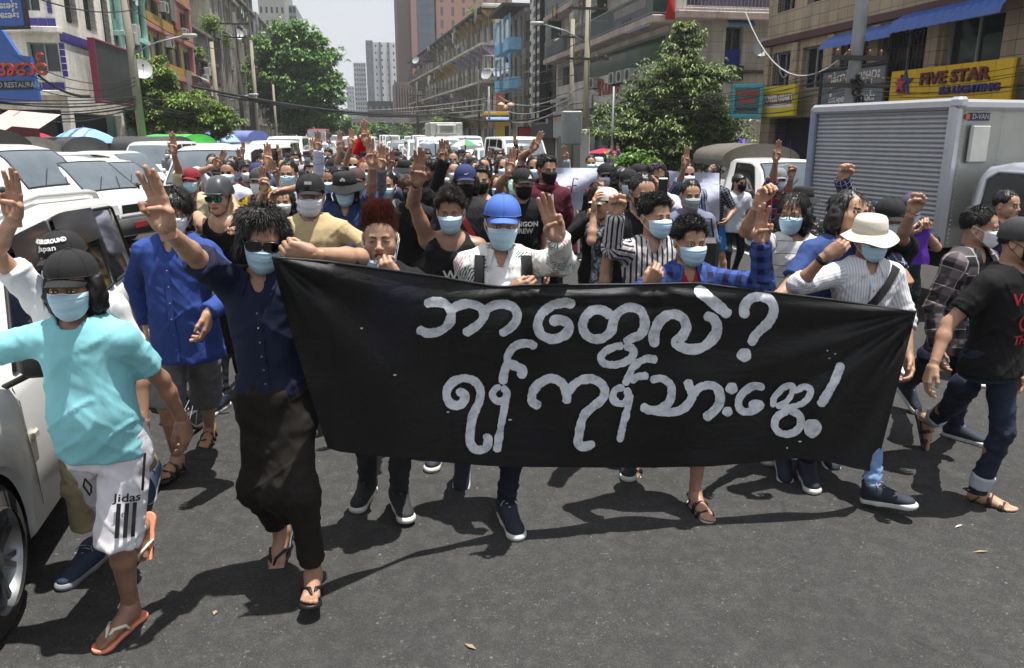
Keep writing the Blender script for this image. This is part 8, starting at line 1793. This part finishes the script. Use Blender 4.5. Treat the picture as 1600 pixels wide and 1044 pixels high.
# the second and third ranks, one by one
WSH=cloth('#c3c6d0');GRT_=cloth('#7b7d82')
def armL(e,w_,D,pose='salute',hz=(0,0,1)):return dict(el=at(*e,D),wr=at(*w_,D-.1),pose=pose,hz=hz)
DN=dict(pose='relax')
mid=[(298,262,8.2,'man in dark red cap and open cream shirt over brown t-shirt, arm straight up',dict(hat='cap',hatc=M('cap_red','#7a1f2c',.9),mask='b',tone=.5,top=dict(kind='elbow',mat=cloth('#b8aa8c'),inner=cloth('#4a3734'),open=.06),arms=dict(L=armL((279,275),(273,245),8.1),R=DN),hcap=.02)),(356,253,8.6,'man in pale buttoned shirt with black cross strap behind the cyclist',dict(mask='b',tone=.5,hair='short',top=dict(kind='roll',mat=cloth('#c3c4d6'),collar=WSH),arms=dict(L=armL((318,288),(330,262),8.5,hz=(.5,0,.8)),R=DN))),(342,256,9.4,'man in black cap whose face is half hidden by the man in the pale shirt',dict(hat='cap',mask='w',tone=.4,hcap=.02)),(404,262,7.6,'man in yellow and black plaid shirt over blue star t-shirt with grey cap',dict(hat='cap',hatc=M('cap_grey','#3a3b3d',.9),mask='w',tone=.5,top=dict(kind='long',mat=cloth('#c09a1e','plaid_l','#1a1712'),inner=cloth('#232c66','print','#b0b4c8'),open=.07),arms=dict(L=DN,R=armL((418,305),(414,295),7.2)),hcap=.02)),(401,254,9.0,'person in navy cap directly behind the yellow plaid shirt',dict(hat='cap',hatc=M('cap_navy2','#28325a',.9),mask='b',hcap=.02)),(450,253,7.9,'man with glasses and pale blue collared shirt, bent arm saluting',dict(mask='b',glasses='clear',tone=.2,hair='short',top=dict(kind='polo',mat=cloth('#b2b9cc'),collar=cloth('#8a97c0')),arms=dict(L=armL((408,300),(415,265),7.7),R=DN))),(444,297,6.9,'woman with long black hair and white mask in grey top',dict(mask='w',tone=.15,hair='long',build=.85,top=dict(kind='tee',mat=GRT_),arms=dict(L=armL((405,322),(411,304),6.7,'fist'),R=DN))),(487,253,9.0,'woman with short fringe and white mask in white blouse, hand at her temple',dict(mask='w',tone=.2,hair='mop',build=.9,top=dict(kind='roll',mat=WSH),arms=dict(L=DN,R=armL((500,285),(494,262),8.8)))),(507,262,8.4,'person raising a long white sleeve with dark stripes',dict(mask='b',tone=.5,hair='short',head=(20,10,0),top=dict(kind='long',mat=cloth('#b9bccf','hstripe','#22263c')),arms=dict(L=armL((502,262),(496,226),8.3),R=DN))),(521,247,9.6,'man in dark cap and blue mask next to the raised white sleeve',dict(hat='cap',mask='b',hcap=.02,arms=dict(L=DN,R=armL((532,270),(530,245),9.5)))),(556,262,7.6,'person in plum brown cap and grey mask behind the bucket hat',dict(hat='cap',hatc=M('cap_plum','#4c3536',.9),mask='g',hcap=.02)),(571,248,8.0,'man with ginger hair and blue mask in pale lilac shirt',dict(mask='b',hairc='#6a2c18',hair='short',tone=.4,top=dict(kind='roll',mat=cloth('#b6b4cc')),arms=dict(L=DN,R=armL((592,262),(580,236),7.9)))),(553,243,10.2,'woman with long black hair and blue mask under the red flag',dict(mask='b',hair='long',tone=.2,build=.9,arms=dict(L=armL((540,262),(545,240),10.1),R=DN))),(603,270,7.0,'person in grey t-shirt with dark jacket raising three fingers before a blue mask',dict(mask='b',tone=.4,hair='short',top=dict(kind='long',mat=cloth('#1f2126'),inner=GRT_,open=.08),arms=dict(L=armL((590,300),(594,275),6.8),R=DN))),(643,276,6.9,'woman with short brown hair and black mask, face half hidden by the raised bare arm',dict(mask='k',tone=.15,hair='mop',hairc='#3d2014',build=.9,top=dict(kind='tee',mat=BLKT))),(678,246,8.2,'man with black hair seen in profile behind the raised hand',dict(mask=None,tone=.6,hair='mop',head=(-60,0,0),top=dict(kind='long',mat=BLKT),arms=dict(L=DN,R=armL((690,295),(688,270),8.0)))),(752,262,7.4,'woman with curly black hair and black mask right of the red strap',dict(mask='k',tone=.15,hair='curly',build=.9,top=dict(kind='tank',mat=BLKT))),(779,274,7.9,'girl with brown fringe and blue mask behind the bright blue cap',dict(mask='b',tone=.15,hair='long',hairc='#2c1810',build=.85)),(745,252,9.4,'woman with white mask and mustard top in the third rank',dict(mask='w',tone=.2,hair='long',build=.85,top=dict(kind='tee',mat=cloth('#a8802a')))),(757,247,10.4,'woman with pale mask behind the one in mustard',dict(mask='w',tone=.2,hair='long',build=.85)),(788,245,9.2,'woman in green print top with light blue mask and purple phone',dict(mask='b',tone=.15,hair='shaggy',build=.9,top=dict(kind='tee',mat=cloth('#5f8a7c','tiedye','#9ab8b0')))),(708,236,11.5,'tall man in black shirt with pale mask left of the navy cap',dict(mask='b',tone=.3,hair='short',top=dict(kind='tee',mat=BLKT))),(835,244,8.6,'person with blue mask just left of the maroon hood',dict(mask='b',tone=.4,hair='short',arms=dict(L=armL((812,262),(822,240),8.6,hz=(.4,0,.8)),R=DN))),(923,244,13.0,'man with black hair and blue mask above the white banner',dict(mask='b',tone=.4,hair='short',top=dict(kind='tee',mat=WSH))),(935,247,13.4,'person in white hood and mask above the white banner',dict(mask='w',tone=.3,hair='short',hat='bucket',hatc=M('hat_white','#c4c4c0',.9),top=dict(kind='tee',mat=WSH))),(946,255,8.6,'man in black cap and light blue mask in front of the white banner',dict(hat='cap',mask='b',tone=.2,hcap=.02,top=dict(kind='tee',mat=BLKT))),(968,262,8.2,'person in black hood looking sideways before the white banner',dict(mask='b',tone=.15,hair='long',head=(40,0,0),top=dict(kind='long',mat=BLKT))),(983,264,7.5,'man in black cap with blue mask and hand raised to it',dict(hat='cap',mask='b',tone=.5,hcap=.02,top=dict(kind='tee',mat=BLKT))),(996,255,9.2,'man in flat black cap turned away behind the black hood',dict(hat='cap',mask='k',tone=.7,hcap=.02,head=(30,5,0))),(1027,258,7.4,'broad man with black headscarf mask in pale shirt, hand on chest',dict(mask='k',tone=.6,hair='wild',top=dict(kind='roll',mat=cloth('#b7b3c6')),arms=dict(L=DN,R=dict(wr=at(1030,300,7.0),ik=1,pole=(1,.3,-1),pose='relax',hz=(-.3,0,1))))),(1075,256,8.8,'man with raised fingers before his face and white mask by the parked pickup',dict(mask='w',tone=.45,hair='short',top=dict(kind='roll',mat=cloth('#8a90ac','vstripe','#2a2f4a')),arms=dict(L=armL((1060,290),(1069,262),8.5),R=DN))),(1217,262,8.4,'man in red and navy plaid with grey cap before the pickup windshield',dict(hat='cap',hatc=M('cap_ltgrey','#77797c',.9),mask='b',tone=.5,hcap=.02,top=dict(kind='elbow',mat=cloth('#7a1c28','plaid_l','#1c2240','#b4aeb8'),collar=cloth('#7a1c28')),arms=dict(L=armL((1205,288),(1211,258),8.2),R=armL((1232,300),(1236,278),8.1,'fist')))),(1256,290,6.6,'person in wide black bucket hat behind the long haired man with glasses',dict(hat='bucket',mask='b',tone=.3,hcap=.02,hair='long',top=dict(kind='tee',mat=cloth('#2a2c30','print','#9a9488')))),(1154,276,11.0,'young man in white shirt with black mask leaning at the pickup door',dict(mask='k',tone=.35,hair='mop',head=(30,0,0),top=dict(kind='tee',mat=WSH))),(1573,300,6.4,'person with tied black hair between plaid overshirt and truck cab',dict(mask=None,tone=.3,hair='neat',head=(30,0,0),top=dict(kind='tee',mat=cloth('#1d2640')))),(276,312,5.6,'woman with pale mask peeking from behind the royal blue shirt',dict(mask='w',tone=.15,hair='long',build=.85)),(262,235,24,'man with white mask and backpack standing by the left pavement',dict(mask='w',tone=.6,hair='short',top=dict(kind='tee',mat=GRT_))),(240,228,27,'man in yellow helmet and pale blue shirt on the left pavement',dict(mask='w',hat='helmet',hatc=M('helmet_yellow','#c9b81e',.4),tone=.5,top=dict(kind='tee',mat=cloth('#8a94c0')))),(214,232,26,'seated looking person in bright red shirt by the left pole',dict(mask='w',tone=.5,hair='short',top=dict(kind='tee',mat=cloth('#b02434')))),(960,240,22,'man in lilac shirt holding a phone up under the mango tree',dict(mask='w',tone=.5,hair='short',top=dict(kind='long',mat=cloth('#8d7ca8')),arms=dict(L=armL((950,240),(957,232),21.8),R=armL((970,240),(964,232),21.8)))),]
for(px,py,D,lab,k)in mid:
 k=dict(k);k.setdefault('tone',.4);k.setdefault('hair','neat');k.setdefault('top',dict(kind='tee',mat=cloth('#26282e')));who(px,py,D,lab,lod=1 if D<8.5 else 2,**k)
b=MB();b.smooth=True;FL_=[]
for i in range(9):
 u=i/8;row=[]
 for j in range(7):
  v=j/6;px=541+34*u+(6*v if u>.5 else 0);py=232-17*math.sin(min(1,u*1.15)*math.pi*.62)+(26+4*u)*v;row.append(at(px,py,10.6+.10*math.sin(u*7+v*3)))
 FL_.append(row)
b.grid(FL_);tag(b.build('flag',cloth('#c21414')),'bright red flag held up in the middle of the crowd','flag')
b=MB();b.smooth=True;G_=[]
for i in range(40):
 u=i/39;px=862+262*u;D=9.3+.9*u;py0=np.interp(px,[862,930,980,1060,1162],[262,263,262,268,272]);py1=np.interp(px,[862,880,940,1060,1162],[327,331,325,340,350])
 G_.append([at(px,py0+(py1-py0)*v,D+.03*math.sin(px*.03+v*5)+.035*math.sin((v+u*2)*7))for v in np.linspace(0,1,12)])
b.grid(G_);wb=b.build('banner',cloth('#b9bcd0',fine=.8));tag(wb,'white cloth banner with red outlined letters carried behind the front rank','banner')
RL=M('letter_outline_red','#6e1a26',.7)
for k,P in enumerate(([(886,292),(892,291),(892,300),(886,303)],[(903,280),(896,279),(893,301),(902,301)],[(895,290),(901,290)],[(914,293),(917,303),(919,294)],[(1046,284),(1044,300)],[(1047,290),(1054,288)])):
 b=MB();b.smooth=True;b.tube([at(x,y,9.22+.003*(x-862))for x,y in P],.008,5);b.build('painted_letter',RL,wb)
b=MB();b.box(at(1036,292,6.8),(.08,.015,.15),r=.006);tag(b.build('phone',M('phone_black','#131316',.3)),'dark phone held by the man with the black headscarf','phone')
b=MB();b.box(at(568,246,9.6)*[1,1,1],(.07,.012,.13),r=.005);tag(b.build('phone',M('phone_black','#131316')),'dark phone raised beside the red flag','phone')
o=empty('bicycle',at(345,500,5.75)*[1,1,0],0,'dark bicycle ridden by the helmeted cyclist','bicycle');BK=M('bike_black','#151517',.4)
for y in(-.52,.52):
 b=MB();b.smooth=True;b.tube([(0,y+.33*math.cos(t),.34+.33*math.sin(t))for t in np.linspace(0,2*math.pi,25)],.018,6,caps=False);w_=b.build('wheel',RUB,o);b=MB()
 for t in np.linspace(0,2*math.pi,17)[:-1]:b.tube([(0,y,.34),(0,y+.32*math.cos(t),.34+.32*math.sin(t))],.002,3,caps=False)
 s_=b.build('spokes',PS,w_)
for nm,P,r_ in(('frame',[(0,.52,.34),(0,.1,.34),(0,.2,.85),(0,-.38,.88),(0,.1,.34)],.018),('fork',[(0,-.52,.34),(0,-.36,1.0)],.018),('handlebar',[(-.28,-.28,1.04),(-.05,-.38,1.05),(.05,-.38,1.05),(.28,-.28,1.04)],.015)):b=MB();b.smooth=True;b.tube(P,r_,8);b.build(nm,BK,o)
b=MB();b.box((0,.22,.92),(.14,.26,.06),r=.02);b.build('saddle',BK,o);b=MB();b.smooth=True;b.box((0,-.46,.92),(.32,.22,.24),r=.05);b.build('basket',cloth('#4a4140','print','#a39a98'),o)
# the far crowd: prototypes, then copies
TOPS=[cloth(c)for c in('#1c1c1f','#c3c6d0','#26282e','#3a4252','#8d8f96','#5a2a34','#2c3c66','#b8b4aa','#4a5a52','#1f2126','#6f7a90','#7a5a3a','#c9c9cc','#8a4a5a')]
SK=[skin(t)for t in(.15,.3,.4,.5,.62)]
def P_arm(s,up_):return dict(d1=(s*.55,-.30,-.25+.75*up_),d2=(-s*.12,-.18,1),pose='salute')
PR=[]
poses=[('L',.9),(None,0),('R',.45),(None,0),('R',.1),(None,0),('L',.3),(None,0),('R',1.0),(None,0),('L',.0),(None,0)]
styles=[('short',None),('neat','cap'),('mop',None),('long',None),('curly',None),('neat','bucket')]
gname='marchers in the far ranks'
for i in range(12):
 ps,u_=poses[i];hr,ht=styles[(i*5+i//6)%6];arms={q:(P_arm(-1 if q=='L' else 1,u_)if ps and q in ps else dict(pose='relax'))for q in 'LR'}
 I=person('person',-200+i*2,-200,H=1.70,lod=3 if i%2 else 2,label='x',group=gname,hair=hr,hat=ht,mask=('b','w','b','k','w','b')[i%6],tone=.4,arms=arms,top=dict(kind=('tee','roll','long')[i%3],mat=TOPS[0]),build=1 if hr!='long' else .88,head=((i*37)%30-15,2,0))
 PR.append((I['o'],ps,hr,ht))
used_px=[(m[0],m[1],m[2])for m in mid]
rng=np.random.default_rng(77);placed=[];used=set()
PALN={0:'black',1:'white',2:'charcoal',3:'slate',4:'grey',5:'wine red',6:'navy',7:'cream',8:'dull green',9:'black',10:'blue grey',11:'brown',12:'white',13:'pink'}
MKN=['blue','white','sky-blue','black','white','blue']
D=8.9;row=0;cntp=0;labs={}
while D<20:
 x0=np.interp(D,[8.9,12,26],[255,330,395]);x1=np.interp(D,[8.9,12,26],[835,850,860]);X0=(x0-800)*D/1237;X1=(x1-800)*D/1237;x=X0+rng.uniform(0,.3);kk=0
 while x<X1:
  y=D+rng.uniform(-.22,.22);H_=rng.uniform(1.58,1.76);px=800+x*1237/y
  clash=any(abs(px-q[0])<700/y*.42 and abs(y-q[2])<.55 for q in used_px)
  if not clash and not(300<px<390 and y>13.5)or(px>400 and not clash):
   i=int(rng.integers(12));src,ps,hr,ht=PR[i];c=copy_tree(src)if i in used else src;used.add(i);s_=H_/1.70
   c.location=(x,y,0);c.scale=(s_,)*3;c.rotation_euler=(0,0,float(rng.normal(-ROAD*-.3,.18)));ti=int(rng.choice(14,p=[.10,.14,.06,.06,.09,.05,.07,.10,.05,.06,.06,.04,.09,.03]));si=int(rng.integers(5))
   for ch in c.children:
    nm=ch.name.split('.')[0]
    if nm in('shirt','t_shirt'):ch.material_slots[0].link='OBJECT';ch.material_slots[0].material=TOPS[ti]
    if nm=='body':ch.material_slots[0].link='OBJECT';ch.material_slots[0].material=SK[si]
   side='left flank' if px<480 else 'by the red flag' if px<560 else 'crowd centre' if px<690 else 'under the umbrellas' if px<760 else 'right flank'
   c['label']='%s top, %s, %s mask, %s %s, row %d'%(PALN[ti],(ht and{'cap':'black cap','bucket':'black bucket hat'}[ht])or hr.replace('mop','fringed').replace('neat','short')+' hair',MKN[i%6],'hand up' if ps else 'hands down',side,row+3);placed.append(c);cntp+=1
  x+=rng.uniform(.55,.92);kk+=1
 D+=.95+.03*(D-8.9);row+=1
print('far crowd',cntp)
for c,*_ in PR:
 if c.location.y<-100:
  for ch in list(c.children):bpy.data.objects.remove(ch)
  bpy.data.objects.remove(c)
  # thin haze over the street
m=bpy.data.materials.new('haze_air');m.use_nodes=True;t=m.node_tree;t.nodes.clear();o_=t.nodes.new('ShaderNodeOutputMaterial');v_=t.nodes.new('ShaderNodeVolumePrincipled')
v_.inputs['Color'].default_value=(.90,.93,.97,1);v_.inputs['Density'].default_value=.0006;v_.inputs['Anisotropy'].default_value=.3;t.links.new(v_.outputs[0],o_.inputs['Volume'])
b=MB();b.box((0,845,59),(1880,1990,122));hz=b.build('haze',m);tag(hz,kind='stuff')
print('script seconds',round(_time.time()-T0,1),'objects',len(bpy.data.objects))
